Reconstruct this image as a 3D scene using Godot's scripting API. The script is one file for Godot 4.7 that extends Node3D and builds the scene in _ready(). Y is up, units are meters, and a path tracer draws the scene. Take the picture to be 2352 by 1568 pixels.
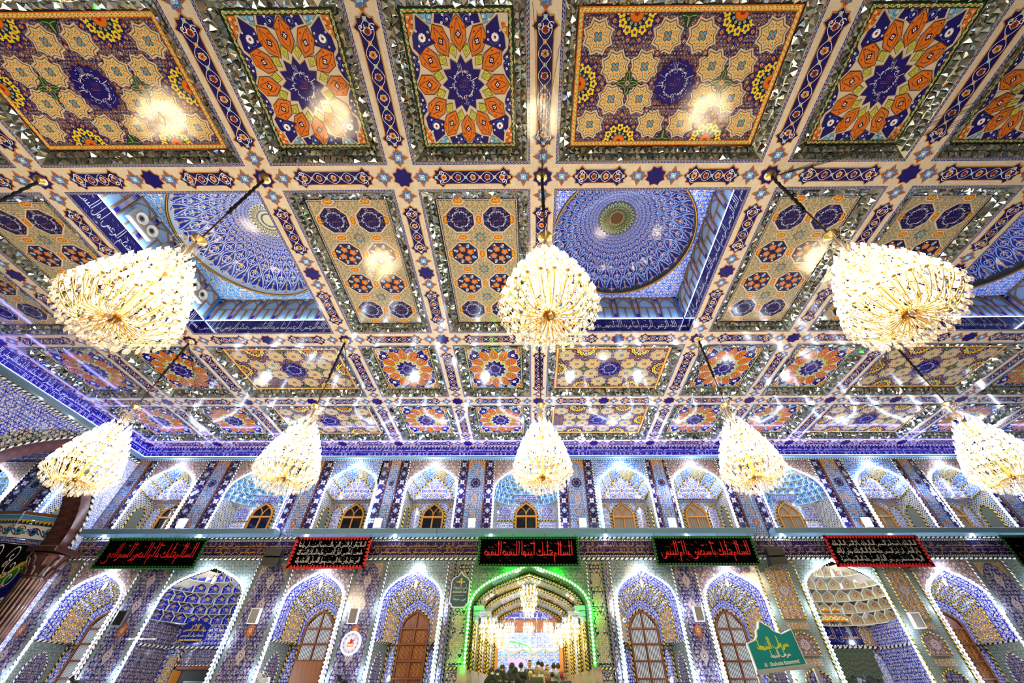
extends Node3D

const CEIL := 12.2          # underside of the ceiling beams
const ZW := 20.5            # distance of the tiled end wall
const COLX := [-22.05, -18.06, -14.07, -7.62, -3.63, 0.36, 6.8, 10.75, 14.7, 21.1, 25.1, 29.1]
const ROWZ := [0.36, 4.77, 11.45, 15.87, 20.07]

var M := {}                 # materials by name
var used := {}              # names of top-level things
var rng := RandomNumberGenerator.new()

# ---------------------------------------------------------------- mesh builder
class G:
	var v := PackedVector3Array()
	var n := PackedVector3Array()
	var t := PackedVector2Array()
	var x := Transform3D.IDENTITY
	func tri(a: Vector3, b: Vector3, c: Vector3, ua := Vector2.ZERO, ub := Vector2.ZERO, uc := Vector2.ZERO) -> void:
		a = x * a; b = x * b; c = x * c
		var m := (c - a).cross(b - a)
		if m.length_squared() < 1e-16: return
		m = m.normalized()
		v.append(a); v.append(b); v.append(c)
		n.append(m); n.append(m); n.append(m)
		t.append(ua); t.append(ub); t.append(uc)
	func tri_n(a: Vector3, b: Vector3, c: Vector3, na: Vector3, nb: Vector3, nc: Vector3, ua := Vector2.ZERO, ub := Vector2.ZERO, uc := Vector2.ZERO) -> void:
		v.append(x * a); v.append(x * b); v.append(x * c)
		n.append((x.basis * na).normalized()); n.append((x.basis * nb).normalized()); n.append((x.basis * nc).normalized())
		t.append(ua); t.append(ub); t.append(uc)
	# corners as seen from the front: bottom left, top left, top right, bottom right
	func quad(a: Vector3, b: Vector3, c: Vector3, d: Vector3, u0 := 0.0, v0 := 0.0, u1 := 1.0, v1 := 1.0) -> void:
		tri(a, b, c, Vector2(u0, v1), Vector2(u0, v0), Vector2(u1, v0))
		tri(a, c, d, Vector2(u0, v1), Vector2(u1, v0), Vector2(u1, v1))
	func quad_n(a: Vector3, b: Vector3, c: Vector3, d: Vector3, na: Vector3, nb: Vector3, nc: Vector3, nd: Vector3, ua := Vector2.ZERO, ub := Vector2.ZERO, uc := Vector2.ZERO, ud := Vector2.ZERO) -> void:
		tri_n(a, b, c, na, nb, nc, ua, ub, uc)
		tri_n(a, c, d, na, nc, nd, ua, uc, ud)
	func box(o: Vector3, s: Vector3, k := 1.0) -> void:
		var h := s / 2
		var p := func(i, j, l): return o + Vector3(i * h.x, j * h.y, l * h.z)
		quad(p.call(-1, -1, 1), p.call(-1, 1, 1), p.call(1, 1, 1), p.call(1, -1, 1), 0, 0, s.x * k, s.y * k)
		quad(p.call(1, -1, -1), p.call(1, 1, -1), p.call(-1, 1, -1), p.call(-1, -1, -1), 0, 0, s.x * k, s.y * k)
		quad(p.call(-1, -1, -1), p.call(-1, 1, -1), p.call(-1, 1, 1), p.call(-1, -1, 1), 0, 0, s.z * k, s.y * k)
		quad(p.call(1, -1, 1), p.call(1, 1, 1), p.call(1, 1, -1), p.call(1, -1, -1), 0, 0, s.z * k, s.y * k)
		quad(p.call(-1, 1, 1), p.call(-1, 1, -1), p.call(1, 1, -1), p.call(1, 1, 1), 0, 0, s.x * k, s.z * k)
		quad(p.call(-1, -1, -1), p.call(-1, -1, 1), p.call(1, -1, 1), p.call(1, -1, -1), 0, 0, s.x * k, s.z * k)
	# a box with chamfered front edges
	func slab(o: Vector3, s: Vector3, b := 0.01) -> void:
		var r := PackedVector2Array([Vector2(-s.x / 2, -s.y / 2), Vector2(-s.x / 2, s.y / 2), Vector2(s.x / 2, s.y / 2), Vector2(s.x / 2, -s.y / 2)])
		var k := x
		x = x * Transform3D(Basis(), o)
		prism(r, -s.z / 2, s.z / 2, b)
		quad(Vector3(s.x / 2, -s.y / 2, -s.z / 2), Vector3(s.x / 2, s.y / 2, -s.z / 2), Vector3(-s.x / 2, s.y / 2, -s.z / 2), Vector3(-s.x / 2, -s.y / 2, -s.z / 2))
		x = k
	# flat polygon facing +z; uv = (p * us + uo) or fitted to its box
	func flat(p: PackedVector2Array, z: float, us := Vector2.ZERO, uo := Vector2.ZERO, down := false) -> void:
		var k := Geometry2D.triangulate_polygon(p)
		var lo := p[0]
		var hi := p[0]
		for q in p:
			lo = lo.min(q); hi = hi.max(q)
		var sz := hi - lo
		var f := func(q: Vector2) -> Vector2:
			return Vector2((q.x - lo.x) / sz.x, (hi.y - q.y) / sz.y) if us == Vector2.ZERO else Vector2(q.x * us.x, -q.y * us.y) + uo
		for i in range(0, k.size(), 3):
			var a := p[k[i]]
			var b := p[k[i + 1]]
			var c := p[k[i + 2]]
			if ((b - a).cross(c - a) > 0) != down:
				var w := b
				b = c; c = w
			tri(Vector3(a.x, a.y, z), Vector3(b.x, b.y, z), Vector3(c.x, c.y, z), f.call(a), f.call(b), f.call(c))
	# raised polygon with bevelled rim
	func prism(p: PackedVector2Array, z0: float, z1: float, bevel := 0.0, us := Vector2.ZERO, uo := Vector2.ZERO) -> void:
		var q := p
		if Geometry2D.is_polygon_clockwise(q):
			q = q.duplicate(); q.reverse()
		var inner := q
		if bevel > 0:
			var o := Geometry2D.offset_polygon(q, -bevel, Geometry2D.JOIN_MITER)
			if o.size() == 1 and o[0].size() == q.size():
				inner = o[0]
				var best := 0
				for i in inner.size():
					if inner[i].distance_squared_to(q[0]) < inner[best].distance_squared_to(q[0]): best = i
				inner = inner.slice(best) + inner.slice(0, best)
				if Geometry2D.is_polygon_clockwise(inner): inner.reverse()
		flat(inner, z1, us, uo)
		var m := q.size()
		for i in m:
			var j := (i + 1) % m
			var zb := z1 - bevel if bevel > 0 else z1
			if bevel > 0:
				quad(Vector3(q[i].x, q[i].y, zb), Vector3(inner[i].x, inner[i].y, z1), Vector3(inner[j].x, inner[j].y, z1), Vector3(q[j].x, q[j].y, zb), 0, 0, 0.02, 0.02)
			quad(Vector3(q[i].x, q[i].y, z0), Vector3(q[i].x, q[i].y, zb), Vector3(q[j].x, q[j].y, zb), Vector3(q[j].x, q[j].y, z0), 0, 0, 0.02, 0.02)
	# surface of revolution about +y; profile points (radius, height) from the bottom up
	func lathe(p: PackedVector2Array, seg := 16, a0 := 0.0, a1 := TAU, uk := 1.0) -> void:
		var nn := PackedVector2Array()
		for i in p.size():
			var d := (p[mini(i + 1, p.size() - 1)] - p[maxi(i - 1, 0)]).normalized()
			nn.append(Vector2(d.y, -d.x))
		for s in seg:
			var b := a0 + (a1 - a0) * s / seg
			var e := a0 + (a1 - a0) * (s + 1) / seg
			var cb := Vector3(cos(b), 0, sin(b))
			var ce := Vector3(cos(e), 0, sin(e))
			for i in p.size() - 1:
				var y0 := Vector3(0, p[i].y, 0)
				var y1 := Vector3(0, p[i + 1].y, 0)
				var u0 := uk * s / seg
				var u1 := uk * (s + 1) / seg
				var w0 := float(i) / (p.size() - 1)
				var w1 := float(i + 1) / (p.size() - 1)
				quad_n(ce * p[i].x + y0, ce * p[i + 1].x + y1, cb * p[i + 1].x + y1, cb * p[i].x + y0,
					ce * nn[i].x + Vector3(0, nn[i].y, 0), ce * nn[i + 1].x + Vector3(0, nn[i + 1].y, 0), cb * nn[i + 1].x + Vector3(0, nn[i + 1].y, 0), cb * nn[i].x + Vector3(0, nn[i].y, 0),
					Vector2(u1, 1 - w0), Vector2(u1, 1 - w1), Vector2(u0, 1 - w1), Vector2(u0, 1 - w0))
	# round tube along points; radius may taper from r to r1
	func tube(p: PackedVector3Array, r: float, sides := 6, r1 := -1.0, twist := 0.0, vk := 1.0) -> void:
		if r1 < 0: r1 = r
		var m := p.size()
		var up := Vector3.UP
		var d0 := (p[1] - p[0]).normalized()
		if absf(d0.dot(up)) > 0.9: up = Vector3.RIGHT
		var side := d0.cross(up).normalized()
		var along := 0.0
		var pr := []
		var pn := []
		var pl := PackedFloat32Array()
		for i in m:
			var d := (p[mini(i + 1, m - 1)] - p[maxi(i - 1, 0)]).normalized()
			side = (side - d * side.dot(d)).normalized()
			var o := d.cross(side)
			if i > 0: along += p[i].distance_to(p[i - 1])
			var rr := lerpf(r, r1, float(i) / (m - 1))
			var ring := PackedVector3Array()
			var rn := PackedVector3Array()
			for k in sides + 1:
				var a := TAU * k / sides + twist * along
				var e := side * cos(a) + o * sin(a)
				ring.append(p[i] + e * rr); rn.append(e)
			pr.append(ring); pn.append(rn); pl.append(along * vk)
		for i in m - 1:
			for k in sides:
				var u0 := float(k) / sides
				var u1 := float(k + 1) / sides
				quad_n(pr[i][k], pr[i + 1][k], pr[i + 1][k + 1], pr[i][k + 1], pn[i][k], pn[i + 1][k], pn[i + 1][k + 1], pn[i][k + 1], Vector2(pl[i], u0), Vector2(pl[i + 1], u0), Vector2(pl[i + 1], u1), Vector2(pl[i], u1))
	func sphere(o: Vector3, r: Vector3, seg := 10, rings := 6) -> void:
		var f := func(i, j): 
			var a = PI * i / rings
			var b = TAU * j / seg
			return Vector3(sin(a) * cos(b), cos(a), sin(a) * sin(b))
		for i in rings:
			for j in seg:
				var a: Vector3 = f.call(i, j)
				var b: Vector3 = f.call(i, j + 1)
				var c: Vector3 = f.call(i + 1, j + 1)
				var d: Vector3 = f.call(i + 1, j)
				quad_n(o + c * r, o + b * r, o + a * r, o + d * r, c / r, b / r, a / r, d / r)
	func mesh() -> ArrayMesh:
		var m := ArrayMesh.new()
		if v.is_empty(): return m
		var a := []
		a.resize(Mesh.ARRAY_MAX)
		a[Mesh.ARRAY_VERTEX] = v
		a[Mesh.ARRAY_NORMAL] = n
		a[Mesh.ARRAY_TEX_UV] = t
		m.add_surface_from_arrays(Mesh.PRIMITIVE_TRIANGLES, a)
		return m

# ---------------------------------------------------------------- painter for tile glazes and lettering
class Paint:
	var im: Image
	var w: int
	var h: int
	var nibs := {}
	func _init(ww: int, hh: int, bg: Color) -> void:
		w = ww; h = hh
		im = Image.create_empty(w, h, false, Image.FORMAT_RGBA8)
		im.fill(bg)
	func poly(p: PackedVector2Array, c: Color) -> void:
		var y0 := p[0].y
		var y1 := y0
		for q in p:
			y0 = minf(y0, q.y); y1 = maxf(y1, q.y)
		var m := p.size()
		for y in range(maxi(0, int(floor(y0))), mini(h - 1, int(ceil(y1))) + 1):
			var yy := y + 0.5
			var xs := PackedFloat32Array()
			for i in m:
				var a := p[i]
				var b := p[(i + 1) % m]
				if (a.y <= yy) != (b.y <= yy):
					xs.append(a.x + (yy - a.y) / (b.y - a.y) * (b.x - a.x))
			xs.sort()
			for i in range(0, xs.size() - 1, 2):
				var x0 := int(round(xs[i]))
				var x1 := int(round(xs[i + 1]))
				if x1 > x0: im.fill_rect(Rect2i(x0, y, x1 - x0, 1), c)
	func disc(o: Vector2, r: float, c: Color) -> void:
		var k := int(round(r * 2))
		if k <= 2:
			im.fill_rect(Rect2i(int(o.x - k * 0.5), int(o.y - k * 0.5), maxi(1, k), maxi(1, k)), c)
			return
		var key := [k, c]
		if not nibs.has(key):
			var a := Image.create_empty(k, k, false, Image.FORMAT_RGBA8)
			a.fill(Color(0, 0, 0, 0))
			for y in k:
				var s := sqrt(maxf(0.0, k * k * 0.25 - (y + 0.5 - k * 0.5) ** 2))
				a.fill_rect(Rect2i(int(round(k * 0.5 - s)), y, int(round(2 * s)), 1), c)
			nibs[key] = a
		im.blend_rect(nibs[key], Rect2i(0, 0, k, k), Vector2i(int(round(o.x - k * 0.5)), int(round(o.y - k * 0.5))))
	func line(p: PackedVector2Array, r: float, c: Color, closed := false) -> void:
		var m := p.size()
		for i in (m if closed else m - 1):
			var a := p[i]
			var b := p[(i + 1) % m]
			var s := maxi(1, int(ceil(a.distance_to(b) / maxf(1.0, r * 0.8))))
			for k in s + 1: disc(a.lerp(b, float(k) / s), r, c)
	func flower(o: Vector2, r: float, c: Color, mid: Color, k := 6, edge := Color(0, 0, 0, 0), turn := 0.0) -> void:
		for i in k:
			var a := TAU * i / k + turn
			if edge.a > 0: disc(o + Vector2(cos(a), sin(a)) * r * 0.62, r * 0.46, edge)
		for i in k:
			var a := TAU * i / k + turn
			disc(o + Vector2(cos(a), sin(a)) * r * 0.6, r * 0.36, c)
		disc(o, r * 0.34, mid)
	func leaf(o: Vector2, d: Vector2, l: float, c: Color) -> void:
		var s := d.orthogonal()
		poly(PackedVector2Array([o, o + d * l * 0.4 + s * l * 0.26, o + d * l, o + d * l * 0.4 - s * l * 0.26]), c)
	func mirror4() -> void:   # copies the top left quarter to the other three, so the tile repeats without a seam
		var q := im.get_region(Rect2i(0, 0, w / 2, h / 2))
		q.flip_x()
		im.blit_rect(q, Rect2i(0, 0, w / 2, h / 2), Vector2i(w / 2, 0))
		var b := im.get_region(Rect2i(0, 0, w, h / 2))
		b.flip_y()
		im.blit_rect(b, Rect2i(0, 0, w, h / 2), Vector2i(0, h / 2))
	func mirror2() -> void:
		var q := im.get_region(Rect2i(0, 0, w / 2, h))
		q.flip_x()
		im.blit_rect(q, Rect2i(0, 0, w / 2, h), Vector2i(w / 2, 0))
	func tex(half := true) -> ImageTexture:
		if half: im.resize(w / 2, h / 2, Image.INTERPOLATE_BILINEAR)
		return ImageTexture.create_from_image(im)

func spiral(o: Vector2, r: float, a: float, turns: float, dir: float) -> PackedVector2Array:
	var p := PackedVector2Array()
	var k := int(turns * 14) + 4
	for i in k + 1:
		var f := float(i) / k
		var b := a + dir * f * turns * TAU
		p.append(o + Vector2(cos(b), sin(b)) * r * (1.0 - f * 0.92))
	return p

# scrolling vine work over a glaze; pal = [ground, vine, second vine, leaf, flower, flower eye, small bud]
func arabesque(w: int, h: int, seed_: int, pal: Array, cell: float, mirrored := true, vw := 3.0) -> ImageTexture:
	rng.seed = seed_
	var p := Paint.new(w * 2, h * 2, pal[0])
	var qw := float(w if mirrored else w * 2)
	var qh := float(h if mirrored else h * 2)
	for pass_ in 2:
		var c := cell * (1.45 if pass_ == 0 else 1.0)
		var nx := maxi(1, int(round(qw / c)))
		var ny := maxi(1, int(round(qh / c)))
		var vine: Color = pal[2] if pass_ == 0 else pal[1]
		var r := vw * (0.8 if pass_ == 0 else 1.0)
		for j in ny + 1:
			for i in nx + 1:
				var o := Vector2((i + (0.5 if (j + pass_) % 2 else 0.0)) * qw / nx, j * qh / ny) + Vector2(rng.randf_range(-1, 1), rng.randf_range(-1, 1)) * c * 0.1
				var dir := 1.0 if (i + j) % 2 else -1.0
				var a := rng.randf() * TAU
				var s := spiral(o, c * 0.62, a, 1.35, dir)
				p.line(s, r, vine)
				for k in range(2, s.size() - 4, 3):
					var d := (s[k + 1] - s[k]).normalized()
					var out := d.orthogonal() * dir
					p.leaf(s[k], (d * 0.5 - out).normalized(), c * rng.randf_range(0.16, 0.26), pal[3] if k % 2 else vine)
				if pass_ == 1 or (i + j) % 2:
					p.flower(s[s.size() - 1], c * rng.randf_range(0.19, 0.25), pal[4] if (i + j) % 2 else pal[6], pal[5], 6, vine)
				p.flower(s[4], c * 0.1, pal[6], pal[5], 5)
	if mirrored: p.mirror4()
	return p.tex()

func mat(nm: String, c: Color, rough := 0.5, metal := 0.0, tex: Texture2D = null, us := Vector3.ONE) -> StandardMaterial3D:
	var m := StandardMaterial3D.new()
	m.resource_name = nm
	m.albedo_color = c
	m.roughness = rough
	m.metallic = metal
	if tex:
		m.albedo_texture = tex
		m.uv1_scale = us
	m.texture_filter = BaseMaterial3D.TEXTURE_FILTER_LINEAR_WITH_MIPMAPS_ANISOTROPIC
	M[nm] = m
	return m

func glow(nm: String, c: Color, e: float) -> StandardMaterial3D:
	var m := mat(nm, c, 0.4)
	m.emission_enabled = true
	m.emission = c
	m.emission_energy_multiplier = e
	return m

# ---------------------------------------------------------------- scene tree helpers
func numbered(called: String) -> String:
	if not used.has(called):
		used[called] = 0
		return called
	used[called] += 1
	return "%s_%03d" % [called, used[called]]

func thing(called: String, label: String, category: String, at := Vector3.ZERO, group := "") -> Node3D:
	var o := Node3D.new()
	return tag(o, called, label, category, at, group)

func tag(o: Node3D, called: String, label: String, category: String, at := Vector3.ZERO, group := "") -> Node3D:
	o.name = numbered(called)
	add_child(o)
	o.position = at
	o.set_meta("label", label)
	o.set_meta("category", category)
	if group: o.set_meta("group", group)
	return o

func setting(called: String, label: String, category: String) -> Node3D:
	var o := thing(called, label, category)
	o.set_meta("kind", "structure")
	return o

func part(parent: Node3D, called: String, m, material: Material, at := Transform3D.IDENTITY, kind := "") -> MeshInstance3D:
	var o := MeshInstance3D.new()
	o.name = called
	o.mesh = m.mesh() if m is G else m
	o.material_override = material
	o.transform = at
	if kind: o.set_meta("kind", kind)
	parent.add_child(o, true)
	return o

func many(parent: Node3D, called: String, m: Mesh, material: Material, where: Array) -> MultiMeshInstance3D:
	var mm := MultiMesh.new()
	mm.transform_format = MultiMesh.TRANSFORM_3D
	mm.mesh = m
	mm.instance_count = where.size()
	for i in where.size(): mm.set_instance_transform(i, where[i])
	var o := MultiMeshInstance3D.new()
	o.name = called
	o.multimesh = mm
	o.material_override = material
	o.set_meta("kind", "stuff")
	parent.add_child(o, true)
	return o

func omni(parent: Node3D, at: Vector3, c: Color, e: float, size: float) -> OmniLight3D:
	var l := OmniLight3D.new()
	l.name = "lamp_glow"
	parent.add_child(l, true)
	l.position = at
	l.light_color = c
	l.light_energy = e
	l.light_size = size
	l.omni_range = 60
	l.omni_attenuation = 2.0
	l.shadow_enabled = true
	return l

func area(parent: Node3D, at: Transform3D, size: Vector2, c: Color, e: float) -> AreaLight3D:
	var l := AreaLight3D.new()
	l.name = "strip_glow"
	parent.add_child(l, true)
	l.transform = at
	l.area_size = size
	l.light_color = c
	l.light_energy = e
	l.area_range = 40
	l.area_attenuation = 2.0
	l.shadow_enabled = true
	return l

func V(x: float, y: float, z: float) -> Vector3: return Vector3(x, y, -z)   # z counted away from the camera
func at(x: float, y: float, z: float) -> Transform3D: return Transform3D(Basis(), Vector3(x, y, -z))
func P2(a: Array) -> PackedVector2Array:
	var p := PackedVector2Array()
	for i in range(0, a.size(), 2): p.append(Vector2(a[i], a[i + 1]))
	return p
func ngon(k: int, r: float, turn := 0.0, o := Vector2.ZERO) -> PackedVector2Array:
	var p := PackedVector2Array()
	for i in k: p.append(o + Vector2.from_angle(TAU * i / k + turn) * r)
	return p
func starpoly(k: int, r0: float, r1: float, turn := 0.0, o := Vector2.ZERO) -> PackedVector2Array:
	var p := PackedVector2Array()
	for i in k * 2: p.append(o + Vector2.from_angle(PI * i / k + turn) * (r0 if i % 2 == 0 else r1))
	return p
func moved(p: PackedVector2Array, o: Vector2, s := Vector2.ONE) -> PackedVector2Array:
	var q := PackedVector2Array()
	for a in p: q.append(a * s + o)
	return q
func smooth(p: PackedVector2Array, k := 5) -> PackedVector2Array:
	var q := PackedVector2Array()
	var m := p.size()
	for i in m - 1:
		for j in k:
			q.append(p[i].cubic_interpolate(p[i + 1], p[maxi(i - 1, 0)], p[mini(i + 2, m - 1)], float(j) / k))
	q.append(p[m - 1])
	return q
# left jamb, pointed head, right jamb
func arch(cx: float, hw: float, y0: float, ys: float, ya: float, k := 8) -> PackedVector2Array:
	var l := PackedVector2Array([Vector2(-hw, y0)])
	var r := ya - ys
	for i in k + 1:
		l.append(Vector2(-hw, ys).bezier_interpolate(Vector2(-hw, ys + 0.52 * r), Vector2(-0.58 * hw, ya - 0.30 * r), Vector2(0, ya), float(i) / k))
	var p := PackedVector2Array()
	for q in l: p.append(Vector2(cx + q.x, q.y))
	for i in range(l.size() - 2, -1, -1): p.append(Vector2(cx - l[i].x, l[i].y))
	return p
func lift(p: PackedVector2Array, z: float) -> PackedVector3Array:
	var q := PackedVector3Array()
	for a in p: q.append(Vector3(a.x, a.y, -z))
	return q
# even steps along a line
func resample(p: PackedVector3Array, step: float) -> PackedVector3Array:
	var q := PackedVector3Array([p[0]])
	var need := step
	for i in p.size() - 1:
		var a := p[i]
		var l := a.distance_to(p[i + 1])
		var d := 0.0
		while l - d >= need:
			d += need
			q.append(a.lerp(p[i + 1], d / l))
			need = step
		need -= l - d
	return q

# ---------------------------------------------------------------- Arabic pen strokes (x runs to the left, baseline at 0)
const BA_F := "0,0 .08,.5 .1,.1 .5,-.12 1.1,-.1 1.4,.1 1.42,.5"
const TOOTH := "0,0 .2,.02 .26,.6 .32,.04 .5,0"
const HA_I := ".05,.62 .4,.7 .62,.5 .15,.05 0,0 .8,0"
const HA_F := "0,.05 .6,.55 .05,.6 .5,.4 .1,-.1 .15,-.75 .65,-1.05 1.15,-.8"
const SIN_I := "0,0 .1,.5 .18,.03 .35,.05 .42,.48 .5,.03 .68,.05 .74,.48 .82,.02 1.05,0"
const SIN_F := "0,0 .1,.5 .18,.03 .35,.05 .42,.48 .5,.03 .62,.3 .7,-.3 1.05,-.7 1.5,-.45 1.62,.2"
const SAD_I := "0,0 .15,.35 .55,.5 .75,.25 .45,.02 .1,0 .85,0 .9,.4 .97,.02 1.15,0"
const SAD_F := "0,0 .15,.35 .55,.5 .75,.25 .45,.02 .1,0 .85,0 .92,.4 1,-.3 1.35,-.7 1.75,-.45 1.85,.2"
const AIN_I := ".62,.72 .3,.8 .12,.5 .35,.22 .6,.3 .2,.05 0,0 .75,0"
const AIN_F := "0,0 .45,.5 .12,.55 .4,.05 .12,-.4 .35,-1 .95,-.95 1.1,-.6"
const FA_I := "0,0 .15,.15 .12,.5 .4,.52 .42,.15 .15,.1 .6,0"
const RA := "0,.1 .08,.35 .18,-.1 .4,-.5 .72,-.6"
const DAL := ".12,.75 .4,.4 .42,.05 0,0"
const TAH := "0,0 .15,.35 .55,.5 .75,.25 .45,.02 .1,0 .95,0;.18,2.3 .16,0"
const KAF_I := "0,0 .5,.02 .42,.75 .2,1.1 .9,1.75;0,0 .8,0"
const HEH_F := "0,0 .08,.6 .4,.55 .5,.15 .2,-.02 0,.1"
# letter: [width joined on, strokes joined on, width at the end, strokes at the end, joins on to the next, dots]
var GL := {
	"ا": [0, "", .38, ".18,2.5 .14,1.3 .18,0", false, 0],
	"ل": [.42, ".2,2.5 .18,1.2 .2,.08 0,0;.2,.05 .42,0", .95, ".15,2.5 .12,.6 .2,-.35 .55,-.62 .88,-.35 .9,.1", true, 0],
	"ب": [.5, TOOTH, 1.5, BA_F, true, -1], "ت": [.5, TOOTH, 1.5, BA_F, true, 2], "ث": [.5, TOOTH, 1.5, BA_F, true, 3],
	"ن": [.5, TOOTH, 1.1, "0,0 .05,.4 .1,-.2 .45,-.7 .9,-.45 1,.25", true, 1],
	"ي": [.5, TOOTH, 1.3, "0,.2 .3,.42 .42,.15 .12,-.1 .12,-.5 .6,-.75 1.15,-.5 1.2,-.05", true, -2],
	"ى": [.5, TOOTH, 1.3, "0,.2 .3,.42 .42,.15 .12,-.1 .12,-.5 .6,-.75 1.15,-.5 1.2,-.05", true, 0],
	"س": [1.05, SIN_I, 1.7, SIN_F, true, 0], "ش": [1.05, SIN_I, 1.7, SIN_F, true, 3],
	"م": [.6, "0,0 .1,.28 .36,.3 .45,.02 .22,-.14 0,0 .6,0", .6, "0,0 .12,.3 .4,.28 .45,-.02 .15,-.1 .5,-.15 .52,-.7 .48,-1.2", true, 0],
	"ع": [.75, AIN_I, 1.1, AIN_F, true, 0], "غ": [.75, AIN_I, 1.1, AIN_F, true, 1],
	"ك": [.8, KAF_I, 1.3, ".12,2.3 .1,.2 .5,-.05 1.05,.02 1.2,.4;.75,.95 .5,.75 .8,.6 .55,.45", true, 0],
	"گ": [.8, KAF_I, 1.3, ".12,2.3 .1,.2 .5,-.05 1.05,.02 1.2,.4", true, 0],
	"ه": [.7, "0,0 .35,.6 .6,.25 .3,-.25 .15,.2 .45,.1 .7,0", .6, HEH_F, true, 0], "ة": [.7, HEH_F, .6, HEH_F, false, 2],
	"د": [0, "", .55, DAL, false, 0], "ذ": [0, "", .55, DAL, false, 1], "ر": [0, "", .55, RA, false, 0], "ز": [0, "", .55, RA, false, 1],
	"و": [0, "", .62, ".1,.1 .1,.42 .36,.42 .38,.08 .1,.08 .32,-.05 .45,-.45 .8,-.6", false, 0],
	"ف": [.6, FA_I, 1.6, ".12,.15 .12,.5 .4,.5 .42,.1 .1,.05 .6,-.12 1.2,-.1 1.5,.4", true, 1],
	"ق": [.6, FA_I, 1.15, ".15,.15 .12,.5 .4,.5 .42,.12 .1,.1 .12,-.35 .5,-.75 .98,-.45 1.05,.15", true, 2],
	"ح": [.8, HA_I, 1.2, HA_F, true, 0], "ج": [.8, HA_I, 1.2, HA_F, true, -1], "خ": [.8, HA_I, 1.2, HA_F, true, 1],
	"ص": [1.15, SAD_I, 1.95, SAD_F, true, 0], "ض": [1.15, SAD_I, 1.95, SAD_F, true, 1],
	"ط": [.95, TAH, .95, TAH, true, 0], "ظ": [.95, TAH, .95, TAH, true, 1],
	"ء": [0, "", .45, ".35,.5 .12,.4 .3,.25 .05,.1", false, 0],
}

func pen_path(s: String) -> Array:
	var out := []
	for one in s.split(";"):
		var p := PackedVector2Array()
		for q in one.strip_edges().split(" ", false):
			var f := q.split_floats(",")
			p.append(Vector2(f[0], f[1]))
		out.append(p)
	return out

# strokes of a line of text, as [points, is a dot]; x runs to the right from 0 to the returned width
func script(text: String, gap := 0.4, marks := true, seed_ := 1) -> Dictionary:
	var r := RandomNumberGenerator.new()
	r.seed = seed_
	var out := []
	var x := 0.0
	for word in text.split(" ", false):
		var dy := 0.0
		for i in word.length():
			var g: Array = GL.get(word[i], GL["ن"])
			var last := i == word.length() - 1
			var fin: bool = last or not g[4] or g[1] == ""
			var wd: float = g[2] if fin else g[0]
			for p in pen_path(g[3] if fin else g[1]):
				var q := PackedVector2Array()
				for a in p: q.append(Vector2(x + a.x, a.y + dy))
				out.append([smooth(q, 4), false])
			var d: int = g[5]
			if word[i] == "ي" and fin: d = -2
			var cy := (0.95 if not fin else 0.85) if d > 0 else (-0.45 if not fin else -1.05)
			if word[i] in ["ن", "ق"] and fin: cy = 0.25 if word[i] == "ن" else 0.9
			for k in absi(d):
				var o := Vector2(x + minf(wd, 1.2) * 0.5 + (k - (mini(absi(d), 2) - 1) * 0.5) * 0.3 if k < 2 else x + wd * 0.5, cy + (0.28 if k == 2 else 0.0) + dy)
				out.append([PackedVector2Array([o + Vector2(0.06, 0.06), o - Vector2(0.06, 0.06)]), true])
			if marks and r.randf() < 0.7:
				var o := Vector2(x + wd * 0.5, r.randf_range(1.35, 2.2) if r.randf() < 0.75 else -1.0)
				if r.randf() < 0.6: out.append([PackedVector2Array([o + Vector2(-0.2, -0.1), o + Vector2(0.2, 0.12)]), true])
				else: out.append([smooth(PackedVector2Array([o + Vector2(-0.2, 0.1), o + Vector2(-0.08, -0.1), o + Vector2(0.02, 0.08), o + Vector2(0.12, -0.1), o + Vector2(0.2, 0.12)]), 2), true])
			x += wd
		x += gap
	var wide := x - gap
	for s in out:
		for i in s[0].size(): s[0][i].x = wide - s[0][i].x
	return {"strokes": out, "width": wide}

func script_box(text: String, gap := 0.4, marks := true, seed_ := 1) -> Dictionary:
	return script(text, gap, marks, seed_)

# draws a line of text into the box (lo, hi); y of the box runs down for paint, up for meshes
func ink_paint(p: Paint, text: String, lo: Vector2, hi: Vector2, nib: float, c: Color, gap := 0.4, marks := true, seed_ := 1) -> void:
	var s := script(text, gap, marks, seed_)
	var k := Vector2((hi.x - lo.x) / s.width, (hi.y - lo.y) / 3.8)
	for st in s.strokes:
		var f := 0.7 if st[1] else 1.0
		var nv := Vector2(0.62, 0.78) * nib * f
		var q := PackedVector2Array()
		for a in st[0]: q.append(Vector2(lo.x + a.x * k.x, hi.y - (a.y + 1.2) * k.y))
		for i in q.size() - 1:
			p.poly(PackedVector2Array([q[i] - nv, q[i] + nv, q[i + 1] + nv, q[i + 1] - nv]), c)
		if not st[1]: p.line(q, nib * 0.45, c)

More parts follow.
